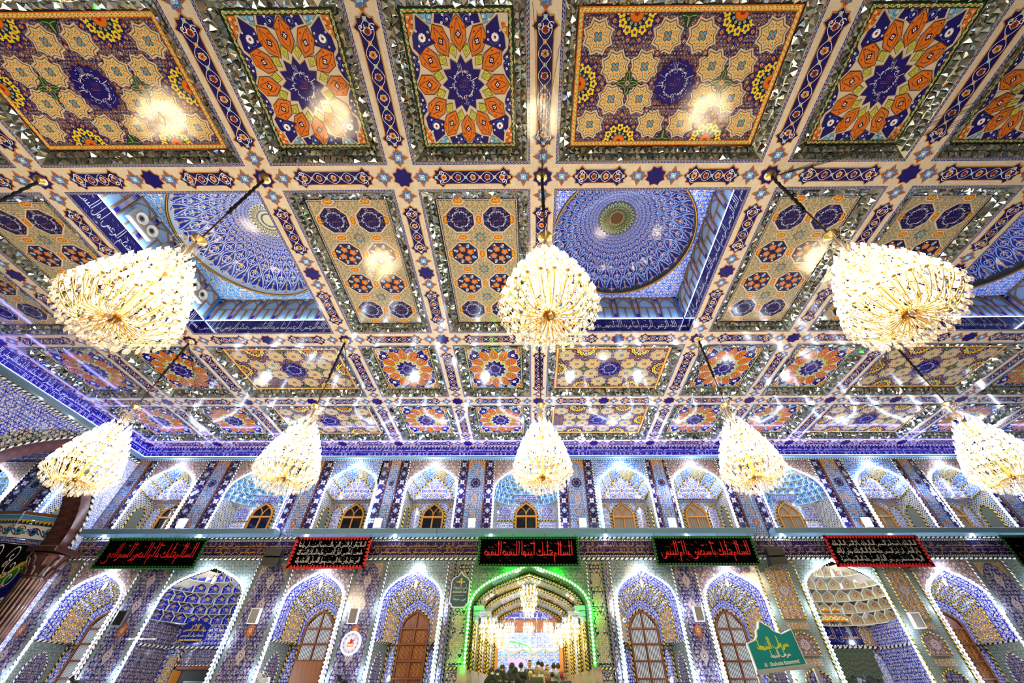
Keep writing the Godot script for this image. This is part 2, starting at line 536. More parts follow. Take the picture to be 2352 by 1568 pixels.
func ink_mesh(g: G, text: String, lo: Vector2, hi: Vector2, nib: float, z: float, gap := 0.4, marks := true, seed_ := 1) -> void:
	var s := script(text, gap, marks, seed_)
	var k := Vector2((hi.x - lo.x) / s.width, (hi.y - lo.y) / 3.8)
	for st in s.strokes:
		var f := 0.7 if st[1] else 1.0
		var q := PackedVector2Array()
		for a in st[0]: q.append(Vector2(lo.x + a.x * k.x, lo.y + (a.y + 1.2) * k.y))
		for nv in [Vector2(0.62, -0.78) * nib * f, Vector2(0.5, 0.6) * nib * 0.42 * f]:
			for i in q.size() - 1:
				var a = q[i] - nv
				var b = q[i] + nv
				var c = q[i + 1] + nv
				var d = q[i + 1] - nv
				if (b - a).cross(c - a) > 0:
					var w = b
					b = d; d = w
				g.tri(Vector3(a.x, a.y, z), Vector3(b.x, b.y, z), Vector3(c.x, c.y, z))
				g.tri(Vector3(a.x, a.y, z), Vector3(c.x, c.y, z), Vector3(d.x, d.y, z))

# text bent round a ring, for the medallions
func ink_ring(p: Paint, text: String, o: Vector2, r0: float, r1: float, nib: float, c: Color, seed_ := 1) -> void:
	var s := script(text, 0.25, true, seed_)
	for st in s.strokes:
		var q := PackedVector2Array()
		for a in st[0]:
			var ang: float = -PI / 2 + (a.x / s.width) * TAU
			q.append(o + Vector2.from_angle(ang) * lerpf(r0, r1, (a.y + 1.2) / 3.8))
		var nv := Vector2(0.62, 0.78) * nib * (0.7 if st[1] else 1.0)
		for i in q.size() - 1:
			p.poly(PackedVector2Array([q[i] - nv, q[i] + nv, q[i + 1] + nv, q[i + 1] - nv]), c)
		if not st[1]: p.line(q, nib * 0.45, c)

# ---------------------------------------------------------------- glazes, metals, cloth
const COBALT := Color(0.085, 0.06, 0.43)
const NAVY := Color(0.05, 0.05, 0.24)
const CREAM := Color(0.80, 0.765, 0.71)
const ORANGE := Color(0.80, 0.43, 0.10)
const OCHRE := Color(0.72, 0.48, 0.18)
const GREEN := Color(0.08, 0.28, 0.09)
const SKY := Color(0.42, 0.66, 0.84)
const YELLOW := Color(0.88, 0.80, 0.20)
const LIME := Color(0.74, 0.76, 0.32)
const WHITE := Color(0.95, 0.95, 0.95)
const RED := Color(0.55, 0.12, 0.10)
const SALAM := "السلام عليك يا ابا عبدالله وعلى الارواح التي حلت بفنائك عليك مني سلام الله ابدا ما بقيت وبقي الليل والنهار"
const RINGTEXT := "اللهم صل على محمد وال محمد وعجل فرجهم"

# a glazed tile cut to the polygon p: edge colour, ground colour, and what is drawn on it
func glaze(nm: String, p: PackedVector2Array, ppm: float, edge: Color, ground: Color, rim: float, motif: Callable, rough := 0.1) -> StandardMaterial3D:
	var lo := p[0]
	var hi := p[0]
	for q in p:
		lo = lo.min(q); hi = hi.max(q)
	var sz := hi - lo
	var w := int(sz.x * ppm) / 2 * 4
	var h := int(sz.y * ppm) / 2 * 4
	var c := Paint.new(w, h, edge)
	var px := func(q: Vector2) -> Vector2: return Vector2((q.x - lo.x) / sz.x * w, (hi.y - q.y) / sz.y * h)
	for o in Geometry2D.offset_polygon(p, -rim, Geometry2D.JOIN_MITER):
		var q := PackedVector2Array()
		for a in o: q.append(px.call(a))
		c.poly(q, ground)
	motif.call(c, px, w / sz.x)
	return mat(nm, Color.WHITE, rough, 0.0, c.tex())

func none(_c: Paint, _px: Callable, _k: float) -> void: pass

func scroll_motif(c: Paint, a: Vector2, b: Vector2, r: float, n: int, vine: Color, f1: Color, f2: Color, lw: float) -> void:
	# an S-scroll of paired vines with flowers from a to b (pixels)
	var d := (b - a)
	var u := d.normalized()
	var s := u.orthogonal()
	for side in [-1.0, 1.0]:
		var p := PackedVector2Array()
		for i in n * 12 + 1:
			var f := float(i) / (n * 12)
			p.append(a + d * f + s * sin(f * PI * n) * r * side)
		c.line(p, lw, vine)
		for k in n:
			var o: Vector2 = a + d * (k + 0.5) / n + s * r * side * 0.45
			c.line(spiral(o, r * 0.45, 0.0, 1.0, side), lw * 0.8, vine)
	for k in n + 1:
		c.flower(a + d * float(k) / n, r * 0.34, f1 if k % 2 else f2, YELLOW, 4, WHITE, PI / 4)
	for k in n:
		c.flower(a + d * (k + 0.5) / n, r * 0.5, RED if k % 2 else f1, GREEN, 6, WHITE)

func band_tex(w: int, h: int, bg: Color, vine: Color, f1: Color, f2: Color, edge: Color, n := 4) -> ImageTexture:
	var c := Paint.new(w * 2, h * 2, bg)
	var W := w * 2.0
	var H := h * 2.0
	var p := PackedVector2Array()
	for i in 97: p.append(Vector2(W * i / 96, H * (0.5 + 0.26 * sin(TAU * n * i / 192.0 * 1.0))))
	c.line(p, H * 0.03, vine)
	for k in n:
		var o := Vector2(W * (k + 0.5) / n, H * 0.5)
		c.line(spiral(o + Vector2(0, H * 0.12 * (1 if k % 2 else -1)), H * 0.26, k * PI, 1.2, 1.0 if k % 2 else -1.0), H * 0.028, vine)
		c.flower(o, H * 0.22, f1 if k % 2 else f2, NAVY, 6, vine)
		c.leaf(o + Vector2(W / n * 0.25, 0), Vector2(0.8, 0.6), H * 0.3, f2)
		c.leaf(o + Vector2(-W / n * 0.25, 0), Vector2(-0.8, -0.6), H * 0.3, f1)
	c.im.fill_rect(Rect2i(0, 0, w * 2, int(H * 0.07)), edge)
	c.im.fill_rect(Rect2i(0, int(H * 0.93), w * 2, int(H * 0.07) + 1), edge)
	return c.tex()

func text_band(w: int, h: int, bg: Color, c1: Color, c2: Color, rows: int, nib: float, text: String) -> ImageTexture:
	var c := Paint.new(w * 2, h * 2, bg)
	var W := w * 2.0
	var H := h * 2.0
	for i in 40:   # fine scrolls behind the letters
		c.line(spiral(Vector2(W * (i + 0.5) / 40.0, H * (0.3 + 0.4 * (i % 2))), H * 0.16, i * 1.7, 1.4, 1.0 if i % 2 else -1.0), 2.0, c2)
	for r in rows:
		var y0 := H * (0.04 + 0.92 * r / rows)
		var y1 := H * (0.04 + 0.92 * (r + 1) / rows)
		ink_paint(c, text if r == 0 else text.reverse(), Vector2(W * 0.005, y0), Vector2(W * 0.995, y1), nib, c1, 0.15, true, r + 3)
		if r < rows - 1: c.im.fill_rect(Rect2i(0, int(y1) - 3, w * 2, 6), c1)
	return c.tex()

func materials() -> void:
	var tile := 0.09
	# plain glazes and metals
	mat("cream_tile", CREAM, 0.12)
	var jt := Paint.new(512, 512, CREAM)
	rng.seed = 5
	for i in 4:
		for j in 4:
			var s := rng.randf_range(-0.025, 0.02)
			jt.im.fill_rect(Rect2i(i * 128, j * 128, 128, 128), Color(CREAM.r + s, CREAM.g + s, CREAM.b + s))
			jt.im.fill_rect(Rect2i(i * 128, j * 128, 128, 2), CREAM.darkened(0.22))
			jt.im.fill_rect(Rect2i(i * 128, j * 128, 2, 128), CREAM.darkened(0.22))
	mat("cream", Color.WHITE, 0.1, 0.0, jt.tex())
	mat("strap", CREAM.darkened(0.02), 0.1)
	mat("mirror", Color(0.78, 0.81, 0.80), 0.05, 1.0)
	mat("mirror_back", Color(0.5, 0.52, 0.5), 0.3, 0.6)
	mat("gold", Color(0.93, 0.80, 0.52), 0.25, 1.0)
	mat("brass", Color(0.62, 0.46, 0.22), 0.35, 1.0)
	mat("black_line", Color(0.02, 0.02, 0.03), 0.3)
	mat("steel", Color(0.62, 0.66, 0.68), 0.3, 0.9)
	mat("silver_post", Color(0.75, 0.77, 0.78), 0.35, 0.7)
	mat("cord_black", Color(0.035, 0.045, 0.04), 0.8)
	mat("rod_brown", Color(0.32, 0.22, 0.12), 0.4, 0.6)
	mat("white_plastic", Color(0.86, 0.86, 0.85), 0.4)
	mat("grey_cloth", Color(0.55, 0.54, 0.53), 0.8)
	mat("black_plastic", Color(0.03, 0.03, 0.035), 0.45)
	mat("dark_grey", Color(0.16, 0.17, 0.19), 0.5)
	mat("ledge_blue", Color(0.38, 0.52, 0.62), 0.45)
	mat("plaster", Color(0.45, 0.43, 0.40), 0.8)
	mat("glass_dark", Color(0.05, 0.07, 0.09), 0.06)
	mat("curtain_beige", Color(0.52, 0.46, 0.38), 0.8)
	mat("blind", Color(0.80, 0.82, 0.82), 0.5)
	mat("blind_gap", Color(0.16, 0.2, 0.2), 0.6)
	mat("cobalt", COBALT, tile)
	mat("light_blue", Color(0.36, 0.60, 0.82), 0.12)
	mat("drum_blue", Color(0.24, 0.46, 0.74), 0.15)
	mat("dome_cream", Color(0.90, 0.88, 0.66), 0.2)
	mat("dome_green", Color(0.20, 0.34, 0.22), 0.25)
	mat("dome_line", Color(0.24, 0.25, 0.26), 0.35)
	mat("dome_pale", Color(0.78, 0.86, 0.92), 0.15)
	mat("window_glass", Color(0.50, 0.64, 0.78), 0.12)
	mat("orange_wood", Color(0.72, 0.46, 0.16), 0.35)
	mat("brown_frame", Color(0.48, 0.34, 0.24), 0.4)
	var gl := mat("crystal", Color(1.0, 0.96, 0.88, 0.2), 0.08)
	gl.transparency = BaseMaterial3D.TRANSPARENCY_ALPHA
	var pl := mat("clear_film", Color(0.9, 0.93, 0.96, 0.16), 0.08)
	pl.transparency = BaseMaterial3D.TRANSPARENCY_ALPHA
	glow("bulb", Color(1.0, 0.93, 0.78), 30.0)
	glow("led_white", Color(0.86, 0.92, 1.0), 22.0)
	glow("led_green", Color(0.05, 1.0, 0.10), 5.0)
	glow("led_green_dot", Color(0.55, 1.0, 0.55), 9.0)
	glow("flood_face", Color(0.92, 0.97, 1.0), 14.0)
	glow("cove_tube", Color(0.80, 0.80, 1.0), 9.0)
	# wood and stone
	var nz := FastNoiseLite.new()
	nz.seed = 4
	nz.frequency = 0.02
	var wd := NoiseTexture2D.new()
	wd.width = 256; wd.height = 256; wd.seamless = true; wd.noise = nz
	var rp := Gradient.new()
	rp.set_color(0, Color(0.32, 0.14, 0.05)); rp.set_color(1, Color(0.52, 0.26, 0.10))
	wd.color_ramp = rp
	mat("wood", Color.WHITE, 0.35, 0.0, wd, Vector3(4, 0.5, 1))
	var wl := wd.duplicate()
	var rl := Gradient.new()
	rl.set_color(0, Color(0.42, 0.24, 0.12)); rl.set_color(1, Color(0.58, 0.36, 0.20))
	wl.color_ramp = rl
	mat("wood_panel", Color.WHITE, 0.4, 0.0, wl, Vector3(6, 0.4, 1))
	var mn := FastNoiseLite.new()
	mn.seed = 9
	mn.frequency = 0.012
	mn.domain_warp_enabled = true
	mn.domain_warp_amplitude = 40
	var mt := NoiseTexture2D.new()
	mt.width = 256; mt.height = 256; mt.seamless = true; mt.noise = mn
	var mr := Gradient.new()
	mr.set_color(0, Color(0.20, 0.11, 0.10)); mr.set_color(1, Color(0.48, 0.33, 0.31))
	mr.add_point(0.55, Color(0.33, 0.19, 0.17))
	mr.add_point(0.8, Color(0.36, 0.22, 0.20))
	mt.color_ramp = mr
	mat("brown_marble", Color.WHITE, 0.2, 0.0, mt, Vector3(0.6, 0.6, 1))
	var sm := mt.duplicate()
	var sr := Gradient.new()
	sr.set_color(0, Color(0.60, 0.54, 0.46)); sr.set_color(1, Color(0.78, 0.73, 0.66))
	sm.color_ramp = sr
	mat("beige_stone", Color.WHITE, 0.3, 0.0, sm, Vector3(0.5, 0.5, 1))
	mat("floor_stone", Color.WHITE, 0.2, 0.0, sm, Vector3(0.4, 0.4, 1))
	# vine-work tiles
	var A := func(nm, sd, pal, cell, rough): mat(nm, Color.WHITE, rough, 0.0, arabesque(512, 512, sd, pal, cell))
	A.call("vine_blue", 11, [Color(0.07, 0.06, 0.50), Color(0.75, 0.78, 0.92), Color(0.20, 0.30, 0.72), Color(0.55, 0.55, 0.82), Color(0.80, 0.66, 0.30), WHITE, Color(0.62, 0.70, 0.92)], 92.0, tile)
	A.call("vine_field", 30, [Color(0.09, 0.075, 0.38), Color(0.62, 0.42, 0.16), Color(0.14, 0.30, 0.16), Color(0.70, 0.62, 0.25), Color(0.62, 0.20, 0.14), WHITE, Color(0.45, 0.6, 0.85)], 84.0, tile)
	A.call("vine_violet", 12, [Color(0.12, 0.11, 0.36), Color(0.60, 0.57, 0.56), Color(0.34, 0.36, 0.52), Color(0.72, 0.60, 0.26), Color(0.66, 0.62, 0.60), Color(0.75, 0.50, 0.2), Color(0.45, 0.50, 0.66)], 84.0, tile)
	A.call("vine_light", 13, [Color(0.32, 0.54, 0.82), Color(0.93, 0.95, 0.97), Color(0.10, 0.14, 0.56), Color(0.12, 0.16, 0.58), Color(0.88, 0.58, 0.25), Color(0.95, 0.9, 0.5), Color(0.92, 0.92, 0.98)], 92.0, tile)
	A.call("vine_mauve", 14, [Color(0.44, 0.36, 0.38), Color(0.74, 0.70, 0.66), Color(0.30, 0.40, 0.48), Color(0.36, 0.44, 0.52), Color(0.66, 0.40, 0.34), Color(0.85, 0.78, 0.6), Color(0.78, 0.66, 0.56)], 120.0, tile)
	A.call("vine_white", 15, [Color(0.86, 0.88, 0.92), Color(0.12, 0.14, 0.55), Color(0.20, 0.36, 0.74), Color(0.14, 0.16, 0.58), Color(0.85, 0.55, 0.25), Color(0.95, 0.85, 0.5), Color(0.25, 0.45, 0.85)], 84.0, tile)
	A.call("vine_teal", 16, [Color(0.32, 0.40, 0.42), Color(0.58, 0.62, 0.56), Color(0.22, 0.28, 0.36), Color(0.62, 0.58, 0.40), Color(0.66, 0.62, 0.48), Color(0.3, 0.3, 0.5), Color(0.50, 0.56, 0.56)], 72.0, tile)
	A.call("vine_gold", 17, [Color(0.72, 0.56, 0.22), Color(0.16, 0.14, 0.46), Color(0.86, 0.80, 0.55), Color(0.15, 0.2, 0.5), Color(0.20, 0.40, 0.70), WHITE, Color(0.9, 0.85, 0.7)], 84.0, tile)
	A.call("vine_cream", 18, [Color(0.84, 0.74, 0.54), Color(0.10, 0.10, 0.12), Color(0.42, 0.60, 0.66), Color(0.30, 0.48, 0.58), Color(0.36, 0.58, 0.66), Color(0.80, 0.45, 0.15), Color(0.80, 0.70, 0.5)], 74.0, tile)
	A.call("vine_navy", 19, [Color(0.06, 0.07, 0.22), Color(0.78, 0.76, 0.62), Color(0.22, 0.40, 0.42), Color(0.66, 0.64, 0.40), Color(0.84, 0.70, 0.56), Color(0.3, 0.2, 0.4), Color(0.70, 0.62, 0.40)], 100.0, tile)
	A.call("vine_sky", 20, [Color(0.24, 0.44, 0.74), Color(0.74, 0.80, 0.88), Color(0.15, 0.22, 0.46), Color(0.16, 0.22, 0.48), Color(0.78, 0.60, 0.50), Color(0.9, 0.8, 0.6), Color(0.85, 0.86, 0.9)], 80.0, tile)
	A.call("vine_dome_blue", 21, [Color(0.30, 0.62, 0.86), Color(0.93, 0.96, 0.98), Color(0.06, 0.12, 0.42), Color(0.08, 0.14, 0.45), Color(0.9, 0.7, 0.3), WHITE, Color(0.2, 0.4, 0.8)], 110.0, 0.15)
	A.call("vine_dome_deep", 22, [Color(0.30, 0.44, 0.84), Color(0.90, 0.93, 0.98), Color(0.08, 0.12, 0.48), Color(0.08, 0.1, 0.42), Color(0.88, 0.6, 0.25), WHITE, Color(0.7, 0.8, 0.95)], 110.0, 0.15)
	A.call("damask_green", 23, [Color(0.16, 0.20, 0.13), Color(0.30, 0.34, 0.22), Color(0.10, 0.13, 0.08), Color(0.30, 0.34, 0.22), Color(0.36, 0.38, 0.26), Color(0.2, 0.2, 0.1), Color(0.3, 0.3, 0.2)], 128.0, 0.8)
	# lattice of the upper niche walls
	var lt := Paint.new(512, 512, Color(0.22, 0.26, 0.42))
	for i in range(-8, 17):
		lt.line(PackedVector2Array([Vector2(i * 64, 0), Vector2(i * 64 + 512, 512)]), 7, Color(0.88, 0.88, 0.84))
		lt.line(PackedVector2Array([Vector2(i * 64, 0), Vector2(i * 64 - 512, 512)]), 7, Color(0.88, 0.88, 0.84))
	for i in 4:
		for j in 4:
			var o := Vector2(64 + i * 128, 64 + j * 128 + (0 if i % 2 else 0))
			var cc: Color = [Color(0.16, 0.22, 0.66), Color(0.30, 0.55, 0.80), Color(0.80, 0.70, 0.25)][(i + 2 * j) % 3]
			lt.poly(moved(ngon(4, 34), o), Color(0.92, 0.92, 0.9))
			lt.poly(moved(ngon(4, 26), o), cc)
	mat("lattice", Color.WHITE, tile, 0.0, lt.tex())
	# rope mouldings: light and dark yarns
	for rp_ in [["rope", Color(0.80, 0.68, 0.24), Color(0.04, 0.04, 0.05)], ["rope_blue", Color(0.86, 0.85, 0.78), Color(0.08, 0.08, 0.36)], ["rope_white", Color(0.88, 0.88, 0.85), Color(0.05, 0.05, 0.07)], ["rope_brown", Color(0.48, 0.30, 0.16), Color(0.20, 0.10, 0.08)]]:
		var q := Paint.new(64, 64, rp_[1])
		for k in range(-1, 2):
			q.poly(PackedVector2Array([Vector2(k * 64, 64), Vector2(k * 64 + 28, 64), Vector2(k * 64 + 92, 0), Vector2(k * 64 + 64, 0)]), rp_[2])
		mat(rp_[0], Color.WHITE, 0.2, 0.0, q.tex(false))
	# narrow borders
	mat("border_thin", Color.WHITE, tile, 0.0, band_tex(256, 64, COBALT, Color(0.75, 0.82, 0.92), ORANGE, SKY, CREAM, 4))
	mat("border_green", Color.WHITE, tile, 0.0, band_tex(512, 96, GREEN, Color(0.92, 0.92, 0.86), ORANGE, LIME, GREEN.darkened(0.4), 6))
	mat("border_orange", Color.WHITE, tile, 0.0, band_tex(512, 96, ORANGE, Color(0.90, 0.86, 0.62), LIME, Color(0.85, 0.80, 0.5), Color(0.25, 0.2, 0.15), 8))
	mat("border_dark", Color.WHITE, tile, 0.0, band_tex(512, 96, NAVY, Color(0.88, 0.84, 0.74), Color(0.84, 0.55, 0.30), SKY, Color(0.04, 0.04, 0.06), 8))
	mat("border_teal", Color.WHITE, tile, 0.0, band_tex(512, 96, Color(0.34, 0.42, 0.44), Color(0.66, 0.68, 0.62), Color(0.55, 0.5, 0.42), Color(0.26, 0.32, 0.40), Color(0.18, 0.2, 0.26), 8))
	mat("border_white", Color.WHITE, tile, 0.0, band_tex(512, 128, Color(0.90, 0.90, 0.88), Color(0.45, 0.14, 0.26), Color(0.16, 0.36, 0.70), Color(0.20, 0.55, 0.60), Color(0.10, 0.25, 0.5), 5))
	mat("border_blue", Color.WHITE, tile, 0.0, band_tex(512, 96, Color(0.10, 0.09, 0.44), Color(0.70, 0.74, 0.86), Color(0.76, 0.58, 0.3), Color(0.36, 0.5, 0.8), Color(0.6, 0.62, 0.6), 8))
	# lettered friezes
	mat("frieze_violet", Color.WHITE, 0.12, 0.0, text_band(2048, 256, Color(0.09, 0.08, 0.45), Color(0.88, 0.89, 0.95), Color(0.26, 0.28, 0.64), 2, 7.0, SALAM))
	mat("frieze_gold", Color.WHITE, 0.12, 0.0, text_band(2048, 192, Color(0.10, 0.08, 0.28), Color(0.84, 0.64, 0.25), Color(0.24, 0.24, 0.46), 2, 6.4, SALAM))
	mat("frieze_dome", Color.WHITE, 0.12, 0.0, text_band(1024, 144, Color(0.08, 0.07, 0.40), Color(0.90, 0.91, 0.94), Color(0.24, 0.28, 0.60), 1, 6.0, "بسم الله الرحمن الرحيم انما يريد الله ليذهب عنكم الرجس اهل البيت"))
	mat("panel_text", Color.WHITE, 0.12, 0.0, text_band(512, 256, Color(0.06, 0.05, 0.28), Color(0.88, 0.70, 0.36), Color(0.30, 0.34, 0.66), 1, 6.0, "السلام على الحسين"))
	# quatrefoil strip beside the upper pilasters
	var qs := Paint.new(256, 512, Color(0.10, 0.10, 0.28))
	for j in 2:
		var o := Vector2(128, 128 + j * 256)
		for e in [Vector2(60, 60), Vector2(-60, 60), Vector2(60, -60), Vector2(-60, -60)]: qs.flower(o + e * 1.4, 30, Color(0.52, 0.28, 0.26), SKY, 5, Color(0.3, 0.36, 0.6))
		if j == 0: qs.flower(o, 74, Color(0.80, 0.80, 0.84), Color(0.5, 0.5, 0.6), 4, Color(0.3, 0.32, 0.5), PI / 4)
		else: qs.flower(o, 66, Color(0.36, 0.48, 0.70), Color(0.8, 0.8, 0.8), 4, Color(0.75, 0.75, 0.75), 0.0)
	mat("quatrefoil", Color.WHITE, tile, 0.0, qs.tex())
	# bold tiles of the projecting bay at the side
	var bt := Paint.new(1024, 1024, Color(0.03, 0.04, 0.05))
	bt.poly(P2([0, 1024, 0, 700, 150, 640, 120, 520, 260, 470, 330, 560, 480, 460, 470, 330, 620, 300, 760, 180, 1024, 120, 1024, 1024]), Color(0.78, 0.76, 0.20))
	bt.poly(P2([0, 1024, 0, 740, 180, 670, 150, 550, 260, 510, 330, 610, 520, 500, 510, 370, 650, 340, 790, 220, 1024, 160, 1024, 1024]), Color(0.20, 0.46, 0.16))
	bt.poly(P2([0, 1024, 0, 860, 200, 800, 280, 640, 360, 720, 580, 600, 600, 450, 760, 400, 860, 300, 1024, 260, 1024, 1024]), Color(0.09, 0.10, 0.40))
	for k in 7:
		var a := Vector2(60 + k * 140, 120 + (k % 3) * 110)
		bt.line(spiral(a, 120, k, 1.2, 1.0 if k % 2 else -1.0), 7, WHITE)
		bt.leaf(a + Vector2(20, 60), Vector2(0.7, 0.7), 60, Color(0.18, 0.46, 0.78))
		bt.flower(a + Vector2(-30, 90), 34, Color(0.86, 0.55, 0.30), NAVY, 6, WHITE)
		bt.flower(Vector2(120 + k * 140, 800 - k * 40), 40, WHITE, NAVY, 5, SKY)
	mat("bold_tile", Color.WHITE, tile, 0.0, bt.tex())
	# dome tiles: an ogee cell with a flower
	for dc in [["dome_cell_deep", Color(0.13, 0.17, 0.56), Color(0.66, 0.78, 0.96), ORANGE], ["dome_cell_pale", Color(0.14, 0.20, 0.66), Color(0.84, 0.91, 0.97), Color(0.85, 0.62, 0.22)]]:
		var q := Paint.new(256, 256, dc[1])
		q.line(smooth(P2([128, 12, 190, 70, 232, 128, 200, 196, 128, 246, 56, 196, 24, 128, 66, 70, 128, 12]), 4), 7, dc[2])
		q.line(spiral(Vector2(92, 150), 46, 0.4, 1.2, 1.0), 6, dc[2])
		q.line(spiral(Vector2(164, 150), 46, PI - 0.4, 1.2, -1.0), 6, dc[2])
		q.line(PackedVector2Array([Vector2(128, 30), Vector2(128, 110)]), 6, dc[2])
		q.flower(Vector2(128, 128), 30, dc[3], WHITE, 4, dc[2])
		q.flower(Vector2(128, 72), 20, dc[3], YELLOW, 4, dc[2])
		q.flower(Vector2(128, 206), 20, Color(0.75, 0.35, 0.35), WHITE, 4, dc[2])
		mat(dc[0], Color.WHITE, 0.14, 0.0, q.tex())
	# muqarnas cells
	for mc in [["cell_blue", Color(0.10, 0.09, 0.52), Color(0.70, 0.70, 0.62), Color(0.76, 0.58, 0.30), Color(0.38, 0.46, 0.80)], ["cell_light", Color(0.30, 0.56, 0.78), Color(0.82, 0.90, 0.94), Color(0.16, 0.20, 0.58), Color(0.70, 0.82, 0.92)], ["cell_beige", Color(0.58, 0.54, 0.44), Color(0.78, 0.77, 0.72), Color(0.60, 0.36, 0.34), Color(0.72, 0.64, 0.36)]]:
		var q := Paint.new(256, 256, mc[1])
		q.line(PackedVector2Array([Vector2(4, 252), Vector2(4, 110), Vector2(128, 6), Vector2(252, 110), Vector2(252, 252)]), 14, mc[2], true)
		q.line(spiral(Vector2(80, 190), 40, 0.3, 1.3, 1.0), 5, mc[4])
		q.line(spiral(Vector2(176, 190), 40, PI - 0.3, 1.3, -1.0), 5, mc[4])
		q.flower(Vector2(128, 130), 44, mc[3], mc[2], 6, mc[4])
		q.flower(Vector2(66, 120), 18, mc[4], mc[3], 5)
		q.flower(Vector2(190, 120), 18, mc[4], mc[3], 5)
		mat(mc[0], Color.WHITE, 0.12, 0.0, q.tex())
	var yr := Paint.new(128, 32, Color(0.85, 0.72, 0.16))
	for k in 4: yr.poly(P2([k * 32, 32, k * 32 + 16, 6, k * 32 + 32, 32]), Color(0.1, 0.12, 0.2))
	mat("rope_yellow", Color.WHITE, 0.15, 0.0, yr.tex(false))
	glow("sign_pink", Color(0.95, 0.45, 0.95), 2.0)

# ---------------------------------------------------------------- ceiling
func CT(x: float, z: float, up := 0.0) -> Transform3D:   # local x right, y towards the viewer's end, z down
	return Transform3D(Basis(Vector3(1, 0, 0), Vector3(0, 0, 1), Vector3(0, -1, 0)), Vector3(x, CEIL + up, -z))

# where a point falls in the frame, in half widths and half heights; used only to leave out what can never be seen
func framed(x: float, y: float, z: float, margin := 1.25) -> bool:
	var c := cos(0.7586)
	var s := sin(0.7586)
	var f := z * c + (y - 1.2) * s
	if f < 0.4: return false
	return absf(x / f * 887.0 / 1195.0) < margin and absf(((y - 1.2) * c - z * s) / f * 887.0 / 784.0) < margin

# tile whose picture is laid out in the canonical outline and then mapped into place
func tile_mesh(canon: PackedVector2Array, map: Callable, z0: float, z1: float) -> G:
	var g := G.new()
	var k := Geometry2D.triangulate_polygon(canon)
	var lo := canon[0]
	var hi := canon[0]
	for q in canon:
		lo = lo.min(q); hi = hi.max(q)
	var sz := hi - lo
	var p := PackedVector2Array()
	for q in canon: p.append(map.call(q))
	for i in range(0, k.size(), 3):
		var o := [k[i], k[i + 1], k[i + 2]]
		if (p[o[1]] - p[o[0]]).cross(p[o[2]] - p[o[0]]) > 0: o = [k[i], k[i + 2], k[i + 1]]
		var u := []
		for j in 3: u.append(Vector2((canon[o[j]].x - lo.x) / sz.x, (hi.y - canon[o[j]].y) / sz.y))
		g.tri(Vector3(p[o[0]].x, p[o[0]].y, z1), Vector3(p[o[1]].x, p[o[1]].y, z1), Vector3(p[o[2]].x, p[o[2]].y, z1), u[0], u[1], u[2])
	if Geometry2D.is_polygon_clockwise(p): p.reverse()
	for i in p.size():
		var a := p[i]
		var b := p[(i + 1) % p.size()]
		g.quad(Vector3(a.x, a.y, z0), Vector3(a.x, a.y, z1), Vector3(b.x, b.y, z1), Vector3(b.x, b.y, z0), 0, 0, 0.02, 0.02)
	return g

func plain_tile(p: PackedVector2Array, z0 := 0.0, z1 := 0.008) -> ArrayMesh:
	return tile_mesh(p, func(q): return q, z0, z1).mesh()

var SET := {}     # panel recipes: name -> array of [piece name, mesh, material, position]

func add_piece(key: String, called: String, m, material: String, o := Vector2.ZERO, turn := 0.0) -> void:
	if not SET.has(key): SET[key] = []
	SET[key].append([called, m.mesh() if m is G else m, M[material], Transform3D(Basis(Vector3(0, 0, 1), turn), Vector3(o.x, o.y, 0))])

